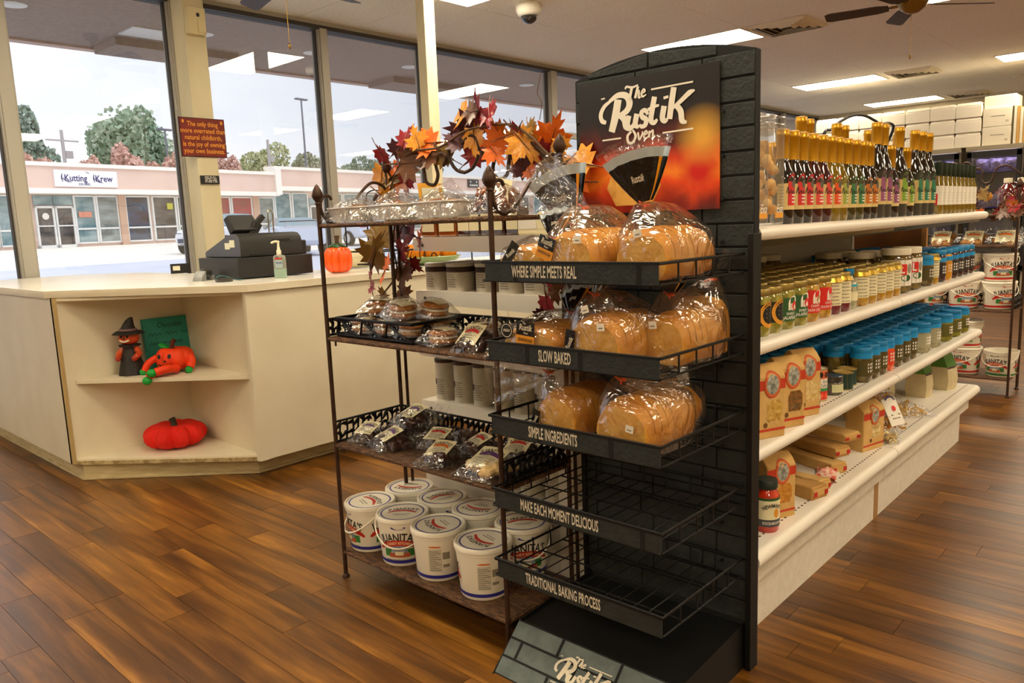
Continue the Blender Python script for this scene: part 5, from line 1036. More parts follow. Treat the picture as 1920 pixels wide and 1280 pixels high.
# ---- leaf garland
LEAF = [(0, -.5), (.05, -.28), (.30, -.36), (.26, -.20), (.52, -.10), (.38, .02), (.50, .24), (.28, .20), (.20, .30), (.12, .24), (.17, .52), (.07, .46), (0, .72)]
LEAF = LEAF+[(-x, y) for x, y in reversed(LEAF[1:-1])]
def leafmat(n, a, c): return mat('garland_'+n, a, .45, var=(28, c), coat=.15)
LM = {'r': leafmat('crimson', '#a01420', '#7a1018'), 'o': leafmat('orange', '#e8761a', '#d85a14'), 'y': leafmat('gold', '#dfa028', '#d07a1e'), 'p': leafmat('plum', '#5a2030', '#42202a'), 'g': leafmat('olive', '#6a5c1c', '#8a5a1c'), 'b': leafmat('bronze', '#6a3c1c', '#4f3018')}
def leaf_mesh(key):
    b = B(); n = len(LEAF); vs = [(0, -.02, 0)]
    for x, y in LEAF: vs.append((x, y, .10*abs(x)-.16*max(y, 0)**2+.05*math.sin(9*x+4*y)))
    for x, y in LEAF: vs.append((x*.5, y*.5, .07*abs(x)*.5+.0))
    fs = []
    for i in range(n): j = (i+1) % n; fs.append((1+i, 1+j, 1+n+j, 1+n+i)); fs.append((0, 1+n+i, 1+n+j))
    b.add(vs, fs, LM[key]); b.tube([(0, -.75, -.05), (0, -.45, 0), (0, 0, .012), (0, .4, -.02)], [.018, .016, .014, .005], LM['b'], 5); return b.mesh('leaf', True, 60)
LME = {k: leaf_mesh(k) for k in LM}
gl = thing('leaf_garland', 'autumn maple leaf garland in red orange and gold along the rack top', 'garland', (X1, 1.86, 1.42)); go = Vector((X1, 1.86, 1.42))
# x, Y, z in rack back plane; size
LV = [('y', 1.79, 2.299, 1.438, 0.101), ('o', 1.79, 2.207, 1.432, 0.105), ('b', 1.79, 2.115, 1.471, 0.115), ('r', 1.79, 2.26, 1.511, 0.073), ('p', 1.79, 2.181, 1.486, 0.076), ('g', 1.79, 2.25, 1.397, 0.097), ('r', 1.79, 2.164, 1.41, 0.064), ('y', 1.79, 2.255, 1.35, 0.093), ('o', 1.79, 2.217, 1.329, 0.077), ('p', 1.79, 2.198, 1.524, 0.068), ('r', 1.79, 2.122, 1.55, 0.074), ('o', 1.79, 2.039, 1.531, 0.1), ('y', 1.79, 2.066, 1.544, 0.073), ('b', 1.79, 2.016, 1.486, 0.087), ('g', 1.79, 1.962, 1.485, 0.079), ('y', 1.79, 1.875, 1.61, 0.09), ('p', 1.79, 1.865, 1.562, 0.108), ('r', 1.79, 1.766, 1.58, 0.121), ('b', 1.79, 1.805, 1.605, 0.075), ('r', 1.79, 1.718, 1.594, 0.083), ('y', 1.79, 1.806, 1.525, 0.089), ('r', 1.79, 1.839, 1.475, 0.083), ('p', 1.79, 1.881, 1.521, 0.07), ('y', 1.79, 1.729, 1.539, 0.074), ('o', 1.79, 1.689, 1.507, 0.076), ('y', 1.79, 1.667, 1.484, 0.102), ('o', 1.79, 1.702, 1.471, 0.073), ('r', 1.79, 1.616, 1.522, 0.078), ('g', 1.79, 1.577, 1.53, 0.067), ('y', 1.79, 1.583, 1.487, 0.103), ('o', 1.79, 1.557, 1.489, 0.077), ('b', 1.79, 1.592, 1.438, 0.1), ('p', 1.79, 1.608, 1.42, 0.075), ('r', 1.79, 1.538, 1.456, 0.076), ('o', 1.79, 1.498, 1.503, 0.094), ('y', 1.79, 1.475, 1.474, 0.056), ('o', 1.79, 1.587, 1.405, 0.049), ('g', 1.79, 1.478, 1.401, 0.091), ('b', 1.79, 1.502, 1.418, 0.079), ('y', 1.79, 1.398, 1.414, 0.107), ('o', 1.79, 1.409, 1.362, 0.086), ('r', 1.79, 1.455, 1.357, 0.063), ('g', 1.79, 1.52, 1.385, 0.064), ('g', 1.84, 2.404, 1.216, 0.127), ('b', 1.84, 2.31, 1.24, 0.104), ('g', 1.84, 2.445, 1.144, 0.133), ('r', 1.84, 2.212, 1.226, 0.11), ('p', 1.84, 2.256, 1.252, 0.107), ('o', 1.84, 2.2, 1.193, 0.082), ('r', 1.84, 2.243, 1.164, 0.079), ('o', 1.84, 2.345, 1.09, 0.102), ('b', 1.84, 2.25, 1.081, 0.095), ('r', 1.84, 2.223, 1.111, 0.059), ('r', 1.84, 2.449, 1.049, 0.083), ('r', 1.84, 2.493, 1.018, 0.046), ('g', 1.84, 2.411, 0.989, 0.062), ('b', 1.84, 2.312, 0.997, 0.069), ('r', 1.79, 1.526, 0.997, 0.072), ('r', 1.79, 1.509, 1.05, 0.068), ('b', 1.79, 1.472, 1.038, 0.064), ('p', 1.79, 1.538, 0.967, 0.049)]
rr = random.Random(11)
for k, (c, x_, y, z, s) in enumerate(LV):
    p = Vector((x_+.03+rr.uniform(-.03, .03), y, z))-go
    # leaf faces the room: local z -> -X
    M_ = Euler((PI/2+rr.uniform(-.5, .5), rr.uniform(-.4, .4), 0)).to_matrix(); Rz = basis(0, 0, -PI/2+rr.uniform(-.6, .6)); spin = basis(0, 0, rr.uniform(0, 6.28))
    o = obj('leaf', LME[c], gl, p); o.rotation_euler = (Rz @ M_ @ spin).to_euler(); o.scale = (s*1.25, s*1.25, s*1.25)
vine = mat('vine_brown', '#5a4028', .8)
obj('vine', B().tube(smoothpath([(X1-.02-go.x, y-go.y, z-go.z) for y, z in ((2.26, 1.30), (2.22, 1.40), (2.12, 1.50), (1.95, 1.51), (1.82, 1.55), (1.65, 1.55), (1.56, 1.51), (1.49, 1.45), (1.43, 1.40))], 5), .004, vine, 6), gl)
obj('vine', B().tube(smoothpath([(X1+.02-go.x, y-go.y, z-go.z) for y, z in ((2.26, 1.28), (2.28, 1.18), (2.27, 1.08), (2.36, 1.0))], 5), .0035, vine, 6), gl)
obj('tendril', B().tube(smoothpath([(X1-go.x, 1.53-go.y, 1.55-go.z), (X1-go.x, 1.52-go.y, 1.60-go.z), (X1-go.x, 1.535-go.y, 1.63-go.z), (X1-go.x, 1.52-go.y, 1.68-go.z)], 5), .0012, vine, 5), gl)
# ---- clear bag helpers
film2 = film('crinkled_bag_film', base=.05, edge=.5, rough=.15, bump=(18, 1.0), milk=.012)
def pillow(b, w_, L_, h_, m, seed, flare=.12, n=14, z0=0.0):
    rr = random.Random(seed); ph = [rr.uniform(0, 6) for _ in range(6)]
    def f(sgn):
        def g_(u, v):
            s = (math.sin(PI*u)**.6)*(math.sin(PI*v)**.6); cr = .05*math.sin(19*u+ph[0])*math.sin(15*v+ph[1])+.04*math.sin(31*u+9*v+ph[2])
            return ((u-.5)*w_*(1+.06*math.sin(7*v+ph[3])), (v-.5)*L_*(1+.05*math.sin(6*u+ph[4])), z0+max(0, h_*(.5+.5*sgn)*s*(1+cr)+(.012*abs(v-.5)*2*flare*8 if sgn > 0 else 0)))
        return g_
    b.grid(n, n, f(1), m); b.grid(n, n, lambda u, v: f(-1)(1-u, v), m); return b
def card(b, w_, L_, z, tilt, txt, ribm, cx=0, cy=0, curve=0, scale=1.0):
    """paper label lying on a bag with a name arc and a ribbon"""
    T = lambda o_: (lambda x, y: (x+cx, y+cy, z+o_+tilt*(y)-curve*x*x))
    b.flat(rect(-w_/2, -L_/2, w_/2, L_/2, 4), T(0), lab_cream)
    b.flat(shift(arch(text(txt, .02*scale, .8, .015), .07*scale), 0, L_*.3), T(.0008), lab_black); b.flat(ribbon([(-w_*.36, L_*.05), (-w_*.2, L_*.14), (0, L_*.17), (w_*.2, L_*.14), (w_*.36, L_*.05)], [.004, .012*scale, .012*scale, .012*scale, .004], 3), T(.001), ribm)
    for k in range(3): b.flat(rect(-w_*.3, -L_*(.1+.11*k), w_*(.3-.08*(k % 2)), -L_*(.1+.11*k)+.0025), T(.0008), lab_gray)
ribr = P_('ribbon_red', '#c02418'); ribp = P_('ribbon_purple', '#5a2f6a'); ribo = P_('ribbon_orange', '#d86a1c')
# ---- top shelf: foil pans in bags
foil = mat('crinkled_foil', '#efece6', .28, metal=.35, bump=(60, .5)); breadb = mat('pan_bread_brown', '#9a6228', .6, var=(30, '#7a4418'))
for k, (y, x, l) in enumerate(((2.165, 1.585, 'leftmost foil loaf pan in clear wrap on the rack top'), (1.965, 1.60, 'middle foil loaf pan in clear wrap on the rack top'), (1.735, 1.595, 'right foil loaf pan in clear wrap on the rack top'))):
    t = thing('foil_pan', l, 'foil pan', (x, y, 1.2725), R.uniform(-.04, .04), group='foil loaf pans on the rack top'); b = B(); N_ = 72
    def ringp(sx, sy, z, pl):
        o_ = []
        for i in range(N_):
            a = 2*PI*i/N_; c, s = math.cos(a), math.sin(a); e = (abs(c)**4+abs(s)**4)**-.25; q = 1+pl*math.cos(N_/2*a); o_.append((sx*c*e*q, sy*s*e*q, z))
        return o_
    rs = [ringp(.042, .082, .002, .03), ringp(.052, .094, .045, .03), ringp(.060, .102, .047, 0), ringp(.060, .102, .051, 0), ringp(.050, .092, .050, 0)]; vs = sum(rs, []); fs = [tuple(reversed(range(N_)))]
    for q in range(4):
        for i in range(N_): j = (i+1) % N_; fs.append((q*N_+i, q*N_+j, q*N_+N_+j, q*N_+N_+i))
    b.add(vs, fs, foil); obj('pan', b, t, angle=20)
    obj('loaf', B().ell((0, 0, .038), (.048, .09, .022), breadb, 20, 8), t)
    b = B(); pillow(b, .15, .25, .075, film2, 40+k); b.add(*[(lambda h0: ([(-.05, -.06, .06), (.05, -.06, .06), (.05, .06, .06), (-.05, .06, .06), (.04, 0, .10+h0)], [(0, 1, 4), (1, 2, 4), (2, 3, 4), (3, 0, 4)]))(.02*(k > 0))][0], film2); obj('wrap', b, t)
pec = mat('pecan_brown', '#6a3414', .3, coat=.6, var=(40, '#8a4a1e'))
t = thing('pecan_bag', 'clear bag of dark candied pecans at the right end of the rack top', 'nut bag', (1.62, 1.535, 1.2725), -.3); rr = random.Random(5); b = B()
for k in range(34): b.ell((rr.uniform(-.045, .045), rr.uniform(-.07, .06), .02+rr.random()*.05), (.018, .011, .010), pec, 8, 5, basis(rr.random()*3, rr.random()*3, rr.random()*3))
obj('pecans', b, t)['kind'] = 'stuff'; b = B(); pillow(b, .14, .22, .095, film2, 77); obj('bag', b, t)
t = thing('pecan_bag', 'tall clear bag with white label leaning behind the pecans on the rack top', 'nut bag', (1.72, 1.60, 1.2725), -.9); b = B()
for k in range(26): b.ell((rr.uniform(-.035, .035), rr.uniform(-.02, .02), .02+rr.random()*.07), (.018, .011, .010), pec, 8, 5, basis(rr.random()*3, rr.random()*3, rr.random()*3))
obj('pecans', b, t)['kind'] = 'stuff'; obj('bag', B().grid(8, 8, lambda u, v: ((u-.5)*.13*(1-.7*v*v), -.035*(1-v), .15*v), film2).grid(8, 8, lambda u, v: ((.5-u)*.13*(1-.7*v*v), .035*(1-v), .15*v), film2), t); obj('label', B().add([(-.05, -.034, .03), (.01, -.036, .02), (.03, -.018, .10), (-.02, -.014, .115)], [(0, 1, 2, 3)], lab_cream), t)
# ---- second shelf: scroll basket with cookie packs
t = thing('scroll_basket', 'black iron scroll sided basket tray on the second rack shelf', 'basket', (1.66, 2.045, .886)); bx0, bx1, by0, by1, bh = -.125, .125, -.20, .20, .062
obj('top_rim', B().tube([(bx0, by0, bh), (bx1, by0, bh), (bx1, by1, bh), (bx0, by1, bh)], .0055, irond, 8, True), t); obj('bottom_rim', B().tube([(bx0, by0, .006), (bx1, by0, .006), (bx1, by1, .006), (bx0, by1, .006)], .005, irond, 8, True), t)
obj('tray_floor', B().bb((bx0, by0, .002), (bx1, by1, .005), irond), t)
for k in range(3):
    yc = by1-.067-.133*k; b = B().cyl((bx0, yc+.066, .006), (bx0, yc+.05, bh), .004, irond, 6)
    b.tube(smoothpath([(bx0, yc+.045, bh), (bx0, yc+.02, bh*.7), (bx0, yc-.03, bh*.25), (bx0, yc-.06, .008)], 4), .0045, irond, 6)
    for cy, cz, s in ((yc+.005, .048, 1), (yc-.012, .02, -1)): b.tube([(bx0, cy+s*.0+q[0], cz+q[1]) for q in spiral((0, 0), .014, .004, 0, 7.0 if s > 0 else -7.0)], .003, irond, 5)
    obj('scroll', b, t)
for y_ in (by0, by1): obj('end_scroll', B().tube([(bx0+.06+q[0], y_, .032+q[1]) for q in spiral((0, 0), .025, .006, 0, 8)], .004, irond, 5).tube([(bx0+.18+q[0], y_, .032+q[1]) for q in spiral((0, 0), .025, .006, 0, -8)], .004, irond, 5), t)
bun = mat('cookie_golden', '#a86818', .4, coat=.3, var=(14, '#8a4c10')); creamf = mat('cream_filling', '#e8dcc0', .6)
def cookie_pack():
    t = thing('cookie_pack', 'x', 'cookie pack', group='wrapped cream pie cookies'); b = B()
    obj('cookie', B().ell((0, 0, .014), (.044, .05, .014), bun, 18, 8), t); obj('filling', B().ell((0, 0, .025), (.043, .049, .009), creamf, 18, 6), t); obj('cookie', B().ell((0, 0, .037), (.045, .051, .015), bun, 18, 8), t)
    b = B().grid(6, 4, lambda u, v: ((v-.5)*.05-.006, (u-.5)*.075, .054-.006*(2*u-1)**2), lab_cream); obj('paper_band', b, t)
    obj('wrap', pillow(B(), .12, .145, .062, film2, 9), t); return t
ck = Maker(cookie_pack()); Zs = .886
CP = [(1.60, 2.165, .008, .3, 'cookie pack in the front left corner of the scroll basket'), (1.60, 2.045, .008, -.2, 'cookie pack in the front middle of the scroll basket, bottom layer'), (1.605, 1.925, .008, .1, 'cookie pack in the front right of the scroll basket, bottom layer'), (1.72, 2.15, .008, 1, 'cookie pack at the back left of the scroll basket'), (1.725, 2.02, .008, .5, 'cookie pack at the back middle of the scroll basket'), (1.72, 1.91, .008, .8, 'cookie pack at the back right of the scroll basket'),
      (1.64, 2.13, .068, .5, 'cookie pack on top at the left of the basket pile'), (1.655, 2.03, .07, .9, 'cookie pack on top in the middle of the basket pile'), (1.60, 1.955, .07, -.1, 'cookie pack on top nearest the camera in the basket pile'), (1.68, 1.895, .07, .2, 'cookie pack on top at the right of the basket pile'), (1.585, 1.755, .0, .15, 'single cookie pack on the shelf right of the scroll basket'), (1.735, 1.72, .0, .9, 'cookie pack at the back of the shelf behind the red label bag')]
for x, y, z, a, l in CP: ck.put((x, y, Zs+z), a, l, rot=(R.uniform(-.12, .12) if z > .05 else 0, R.uniform(-.15, .1) if z > .05 else 0, a))
def sweet_bag(label, loc, rz, w_, L_, h_, lump, ribm, seed, fold=True, txt="JUANITA'S", rot=None):
    t = thing('candy_bag', label, 'candy bag', loc, rz, group='clear bags of sweets on the bakers rack', rot=rot); rr = random.Random(seed); b = B()
    for k in range(13): b.ell((rr.uniform(-.32, .32)*w_, rr.uniform(-.34, .26)*L_, rr.uniform(.3, .55)*h_), (w_*.2, w_*.16, h_*.32), lump, 9, 6, basis(0, 0, rr.random()*3), fn=lambda p, th, ph: p*(1+.12*math.sin(5*th+3*ph)))
    obj('sweets', b, t)['kind'] = 'stuff'; obj('bag', pillow(B(), w_*1.08, L_*1.1, h_, film2, seed+3), t)
    if fold: obj('gathered_end', B().grid(14, 6, lambda u, v: ((u-.5)*w_*(.9+.2*v), L_*(.48+.28*v), .01+.03*v+.012*math.sin(24*u)*(.3+v)), film2), t)
    if ribm: b = B(); card(b, w_*.66, L_*.52, h_*.93, .38, txt, ribm, cy=-L_*.08, curve=1.2, scale=w_/.13); obj('label', b, t, smooth=False)
    return t
cho = mat('fudge_dark', '#2f1810', .4, coat=.3, var=(30, '#44241a')); pal = mat('divinity_pale', '#c9a468', .55, var=(40, '#e0c690'))
F = -PI/2   # readable from the aisle
sweet_bag('dark candy bag with red ribbon label propped on the second shelf', (1.585, 1.60, Zs), F, .12, .14, .06, cho, ribr, 3, True, rot=(.35, 0, F)); sweet_bag('dark candy bag behind the red label bag on the second shelf', (1.73, 1.58, Zs), F+.4, .11, .14, .055, cho, None, 4)
Zt = .505
for k, (x, y, z, a, w_, L_, m, rb, l) in enumerate(((1.60, 2.185, 0, F+.25, .11, .13, cho, ribp, 'dark fudge bag at the left end of the third shelf'), (1.60, 2.055, 0, F-.3, .13, .14, cho, ribp, 'dark fudge bag with purple ribbon label, front left of the third shelf'), (1.735, 2.13, .0, F-.2, .12, .14, cho, None, 'dark fudge bag at the back of the third shelf'), (1.72, 2.07, .052, F-.15, .13, .15, cho, ribp, 'dark fudge bag lying on top of the back fudge bags'), (1.69, 1.915, 0, F+.25, .12, .13, cho, ribr, 'dark fudge bag with red ribbon label in the middle of the third shelf'), (1.58, 1.78, 0, F+.2, .12, .15, cho, ribo, 'dark fudge bag near the shelf front, left of the pale candy'), (1.72, 1.745, 0, F-.3, .12, .13, cho, ribr, 'dark fudge bag with red ribbon behind the pale candy bag'), (1.59, 1.575, 0, F+.05, .16, .18, pal, ribp, 'pale divinity candy bag with large label at the shelf front corner'), (1.745, 1.60, 0, F+.3, .12, .14, cho, ribr, 'dark fudge bag in the right rear corner of the third shelf'), (1.755, 1.86, .0, F, .10, .12, cho, None, 'small dark fudge bag behind the middle of the third shelf'))): sweet_bag(l, (x, y, Zt+z), a, w_, L_, .055 if m is cho else .06, m, rb, 50+k)
# ---- praline buckets
pail = mat('pail_plastic_white', '#ece5d2', .4, sub=0); pblue = P_('pail_blue', '#2c2a86', .4); pgreen = P_('pail_green', '#2f7a38', .5); psky = mat('pail_picture_sky', '#a8b4c4', .5, var=(80, '#7a8698')); pbr = P_('pail_picture_brick', '#b5562c', .5)
def make_pail(name, h, rb, rt, bandm, labelgroup, lidded=True, bandlow=True):
    t = thing(name, 'x', 'pail', group=labelgroup); rf = lambda z: rb+(rt-rb)*z/h
    obj('bucket', B().lathe([(rb*.97, .0), (rb, .004), (rf(h*.84), h*.84), (rf(h*.85)+.0025, h*.85), (rf(h*.9)+.0025, h*.9), (rf(h*.9), h*.905), (rf(h), h-.012)]+([] if lidded else [(rt+.003, h-.010), (rt+.003, h), (rt-.001, h), (rb*.95, .01), (0, .008)]), pail, 36), t)
    if lidded:
        ld = obj('lid', B().lathe([(rt+.002, h-.016), (rt+.004, h-.014), (rt+.004, h-.004), (rt+.001, h), (rt-.004, h), (rt-.006, h-.004), (0, h-.004)], pail, 40), t)
        b = B(); T = lambda x, y: (x, y, h-.0033); T2 = lambda x, y: (x, y, h-.0026)
        b.flat(ring(0, 0, rt*.80, rt*.86, 40), T, bandm); b.flat(shift(arch(text("JUANITA'S", .024, 1.0, .02), .12), 0, .028), T, lab_black); b.flat(ribbon([(-.05, -.006), (-.025, .008), (0, .012), (.025, .008), (.05, -.006)], [.006, .012, .012, .012, .006], 4), T, ribr); b.flat(rect(-.03, -.022, .03, -.018), T, lab_gray); b.flat(rect(-.024, -.032, .024, -.029), T, lab_gray); obj('lid_print', b, ld, smooth=False)
    k = h/.17
    for th in (0, 2.1):
        b = B(); G_ = 1.22; S = lambda off: (lambda x, y: wrapT(rf, 0, th, off)(x*G_, (y-.08*k)*G_+.083*k))
        b.flat(disc(0, .128*k, .022*k, .006*k, 16), S(.0007), bandm)
        b.flat(shift(arch(text("JUANITA'S", .034*k, .74, .02), .17*k), 0, .098*k), S(.0009), lab_black)
        b.flat(ribbon([(-.062*k, .062*k), (-.046*k, .073*k), (-.02*k, .081*k), (0, .083*k), (.02*k, .081*k), (.046*k, .073*k), (.062*k, .062*k)], [.006*k, .014*k, .017*k, .017*k, .017*k, .014*k, .006*k], 4), S(.0011), ribr)
        b.flat(shift(arch(text('CANDY KITCHEN', .0115*k, .8, .02), .10*k), 0, .0825*k), S(.0016), mat('ribbon_letter_cream', '#f0d9a0', .6))
        b.flat(rect(-.045*k, .042*k, .045*k, .064*k, 8), S(.0007), pgreen); b.flat(rect(-.024*k, .05*k, .024*k, .074*k, 6), S(.0010), psky); b.flat(rect(-.03*k, .040*k, .03*k, .053*k, 6), S(.0013), pbr); b.flat(rect(-.012*k, .046*k, .012*k, .058*k, 3), S(.0016), lab_cream)
        b.flat(shift(text('A GREAT IDEA FOR ANY OCCASION', .0055*k, .9, .02), 0, .031*k), S(.0009), lab_black)
        obj('graphic', b, t, smooth=False)
    b = B(); S = lambda off: wrapT(rf, 0, 4.2, off); b.flat(rect(-.028*k, .036*k, .014*k, .115*k, 5), S(.0007), mat('nutrition_print', '#c9c3b0', .6))
    for q in range(11): b.flat(rect(-.026*k, (.04+.0065*q)*k, (.012-.008*(q % 3))*k, (.043+.0065*q)*k, 4), S(.0011), lab_gray)
    b.flat(rect(.018*k, .078*k, .042*k, .102*k, 3), S(.0007), lab_gray); b.flat(rect(.018*k, .05*k, .04*k, .06*k, 3), S(.0007), lab_gray); b.flat(disc(-.007*k, .122*k, .022*k, .003*k, 10), S(.0008), ribo); obj('nutrition_panel', b, t, smooth=False)['kind'] = 'stuff'
    b = B()
    for th in (0.0, 2.1, 4.2): b.flat(rect(-.0875*k*.98, .011*k, .0875*k*.93, .0225*k, 18), wrapT(rf, 0, th, .0007), bandm)
    obj('stripe', b, t)['kind'] = 'stuff'
    P = []
    for i in range(17):
        a = PI*i/16; P.append(((rt+.006)*math.cos(a), -(rt+.006)*math.sin(a)*.98-.004, h*.86-.075*math.sin(a)))
    obj('bail_handle', B().tube(P, .0028, pail, 6), t)
    return Maker(t)
pk_ = make_pail('praline_pail', .17, .077, .089, pblue, 'white candy pails on the rack bottom')
FC = -.82
PB = [(1.607, 2.222, FC-1.05, 'white candy pail at the left front corner of the rack bottom'), (1.607, 2.037, FC-.08, 'white candy pail in front showing its full graphic, second from left'), (1.607, 1.852, FC+2.08, 'white candy pail in front with nutrition panel and hanging handle'), (1.607, 1.643, FC+2.2, 'white candy pail nearest the camera at the right front'), (1.795, 2.222, FC+2.9, 'rearmost left white candy pail with upside down lid print'), (1.795, 2.037, FC+.5, 'white candy pail in the back row, second from left'), (1.795, 1.852, FC+2.6, 'white candy pail in the back row beside the wire trays'), (1.795, 1.645, FC+.1, 'white candy pail seen behind the lowest wire tray')]
for x, y, a, l in PB: pk_.put((x, y, .105), a, l)
# ================================================================== BREAD STAND
sb = mat('stand_black_metal', '#121212', .5, metal=.3); slate = mat('stand_slate_print', '#202423', .65, var=(30, '#282d2b'), bump=(90, .25)); slated = mat('stand_mortar_dark', '#0d0e0e', .8); slatel = mat('base_slate_print', '#4e5755', .6, var=(26, '#5c6562'), bump=(90, .25)); letm = mat('stand_lettering_cream', '#d9cfb8', .6)
st = thing('bread_stand', 'black bread display stand with arched brick print board and five trays', 'display stand', (1.66, 1.17, 0)); SO = Vector((-1.66, -1.17, 0)); SM = Matrix.Translation(SO)
BX, BY0, BY1 = 1.872, .878, 1.438
# board with arched top
def top(y): u = (y-BY0)/(BY1-BY0); return 1.652+.042*4*u*(1-u)
ys = [BY0+(BY1-BY0)*i/16 for i in range(17)]; poly = [(BY0, .02)]+[(BY1, .02)]+[(y, top(y)) for y in reversed(ys)]
bd = obj('board', B().prism(poly, 0, .03, slated, T=lambda v: Vector((BX+v.z, v.x, v.y))+SO), st, bev=.002)
# bricks printed and embossed on the board
rowh, bl = .0605, .205; z = .14; k = 0
while z < 1.70:
    y = BY0-(bl*.5 if k % 2 else .06)
    while y < BY1:
        a, c = max(y+.003, BY0+.002), min(y+bl-.003, BY1-.002)
        if c-a > .02:
            zt = [min(z+rowh-.006, top(yy)-.004) for yy in (a, c)]
            if min(zt) > z+.008:
                e = .0025+R.random()*.0015; b = B().hexa([(BX-e, a, z), (BX+.001, a, z), (BX+.001, c, z), (BX-e, c, z), (BX-e, a, zt[0]), (BX+.001, a, zt[0]), (BX+.001, c, zt[1]), (BX-e, c, zt[1])], slate); obj('brick', b.xf(SM), bd, bev=.0012, seg=1)
        y += bl
    z += rowh; k += 1
for y in (BY0+.004, BY1-.004): obj('side_rail', B().bb((BX-.012, y-.008, .0), (BX+.034, y+.008, 1.20), sb).xf(SM), st, bev=.001)
b = B()
for q in range(12):
    for y in (BY0+.085, BY1-.03): b.cyl((BX-.008, y, .3+.11*q), (BX-.002, y, .3+.11*q), .005, sb, 8)
obj('clips', b.xf(SM), st)['kind'] = 'stuff'
# poster
def fire_mat():
    m = bpy.data.materials.new('poster_fire_print'); m.use_nodes = True; t = m.node_tree; N = t.nodes.new; L = t.links.new; b = t.nodes['Principled BSDF']; b.inputs['Roughness'].default_value = .35
    tc = N('ShaderNodeTexCoord'); sp = N('ShaderNodeSeparateXYZ'); L(tc.outputs['Object'], sp.inputs[0])
    n = N('ShaderNodeTexNoise'); n.inputs['Scale'].default_value = 7; n.inputs['Detail'].default_value = 4; n.inputs['Distortion'].default_value = 1.5; L(tc.outputs['Object'], n.inputs['Vector'])
    # height above poster foot (0..0.37) and sideways position
    a = N('ShaderNodeMath'); a.operation = 'MULTIPLY_ADD'; a.inputs[1].default_value = .13; L(n.outputs['Fac'], a.inputs[0])
    L(sp.outputs['Z'], a.inputs[2])
    r = N('ShaderNodeValToRGB'); E = r.color_ramp.elements; E[0].position = .03; E[0].color = lin('#2a0806'); E[1].position = .32; E[1].color = lin('#100a0a')
    for p, c in ((.08, '#8c1a08'), (.13, '#e0480c'), (.17, '#f0821c'), (.21, '#d0380c'), (.26, '#5a120a')): x = E.new(p); x.color = lin(c)
    L(a.outputs[0], r.inputs[0])
    # glowing coal on the right
    d = N('ShaderNodeVectorMath'); d.operation = 'DISTANCE'; L(tc.outputs['Object'], d.inputs[0]); d.inputs[1].default_value = (0, -.165, .10)
    rc = N('ShaderNodeValToRGB'); C = rc.color_ramp.elements; C[0].position = .02; C[0].color = (1, 1, 1, 1); C[1].position = .065; C[1].color = (0, 0, 0, 1); L(d.outputs['Value'], rc.inputs[0])
    mx = N('ShaderNodeMix'); mx.data_type = 'RGBA'; L(rc.outputs[0], mx.inputs['Factor']); L(r.outputs[0], mx.inputs['A']); mx.inputs['B'].default_value = lin('#c8160a')
    d2 = N('ShaderNodeVectorMath'); d2.operation = 'DISTANCE'; L(tc.outputs['Object'], d2.inputs[0]); d2.inputs[1].default_value = (0, -.175, .19)
    rc2 = N('ShaderNodeValToRGB'); C = rc2.color_ramp.elements; C[0].position = .015; C[0].color = (.8, .8, .8, 1); C[1].position = .085; C[1].color = (0, 0, 0, 1); L(d2.outputs['Value'], rc2.inputs[0])
    m2 = N('ShaderNodeMix'); m2.data_type = 'RGBA'; L(rc2.outputs[0], m2.inputs['Factor']); L(mx.outputs['Result'], m2.inputs['A']); m2.inputs['B'].default_value = lin('#e8b040')
    L(m2.outputs['Result'], b.inputs['Base Color']); return m
pc = Vector((BX-.0085, 1.194, 1.266))
po_ = obj('poster', B().bb((0, -.224, 0), (.003, .224, .368), fire_mat()), st, loc=pc+SO)
# hand drawn style lettering, traced in poster units (u right, v up)
def PT(x, y): return (-.0012, -x, y)     # viewed from -X: right is -Y
LS = []
def stroke(pts, w_): LS.append(ribbon(pts, w_, 5))
sc = 1/1000.
def S_(pts, w_): stroke([(x*sc, y*sc) for x, y in pts], [q*sc for q in w_] if isinstance(w_, (list, tuple)) else w_*sc)
def grp(dx, dy, items):
    for pts, w_ in items: S_([(x+dx, y+dy) for x, y in pts], w_)
# Rustik
grp(0, 0, [([(-86, 314), (-96, 270), (-110, 228)], [24, 25, 21]), ([(-116, 312), (-88, 325), (-60, 321), (-48, 301), (-58, 280), (-90, 267)], [9, 15, 18, 21, 18, 11]), ([(-84, 272), (-66, 258), (-60, 238), (-46, 226)], [13, 20, 20, 6]), ([(-114, 312), (-134, 300), (-146, 280), (-142, 262), (-128, 256)], [8, 12, 14, 14, 10])])
grp(-10, 20, [([(-40, 246), (-46, 222), (-36, 212), (-22, 224), (-16, 246)], [16, 17, 14, 12, 14]), ([(-14, 248), (-20, 220), (-8, 212)], [17, 17, 8])])
grp(-11, 22, [([(22, 240), (14, 252), (2, 248), (4, 236), (16, 228), (14, 214), (2, 210), (-6, 216)], [8, 12, 13, 14, 15, 14, 11, 7]),
  ([(44, 284), (36, 250), (32, 224), (42, 216), (52, 224)], [16, 17, 16, 13, 7]), ([(22, 252), (40, 258), (58, 260)], [8, 9, 6]),
  ([(74, 256), (68, 226), (76, 217), (84, 222)], [17, 17, 14, 7]), ([(80, 274), (79, 281)], [15, 15]),
  ([(104, 300), (96, 258), (90, 220)], [17, 18, 17]), ([(98, 246), (124, 262), (150, 280), (166, 284)], [8, 12, 14, 3]), ([(112, 252), (124, 236), (128, 212), (142, 206)], [14, 17, 16, 6])])
grp(0, 0, [([(-143, 322), (-130, 323)], 4), ([(23, 326), (150, 328)], 4.5), ([(-141, 207), (-77, 208)], 4.5), ([(58, 208), (150, 210)], 4.5)])
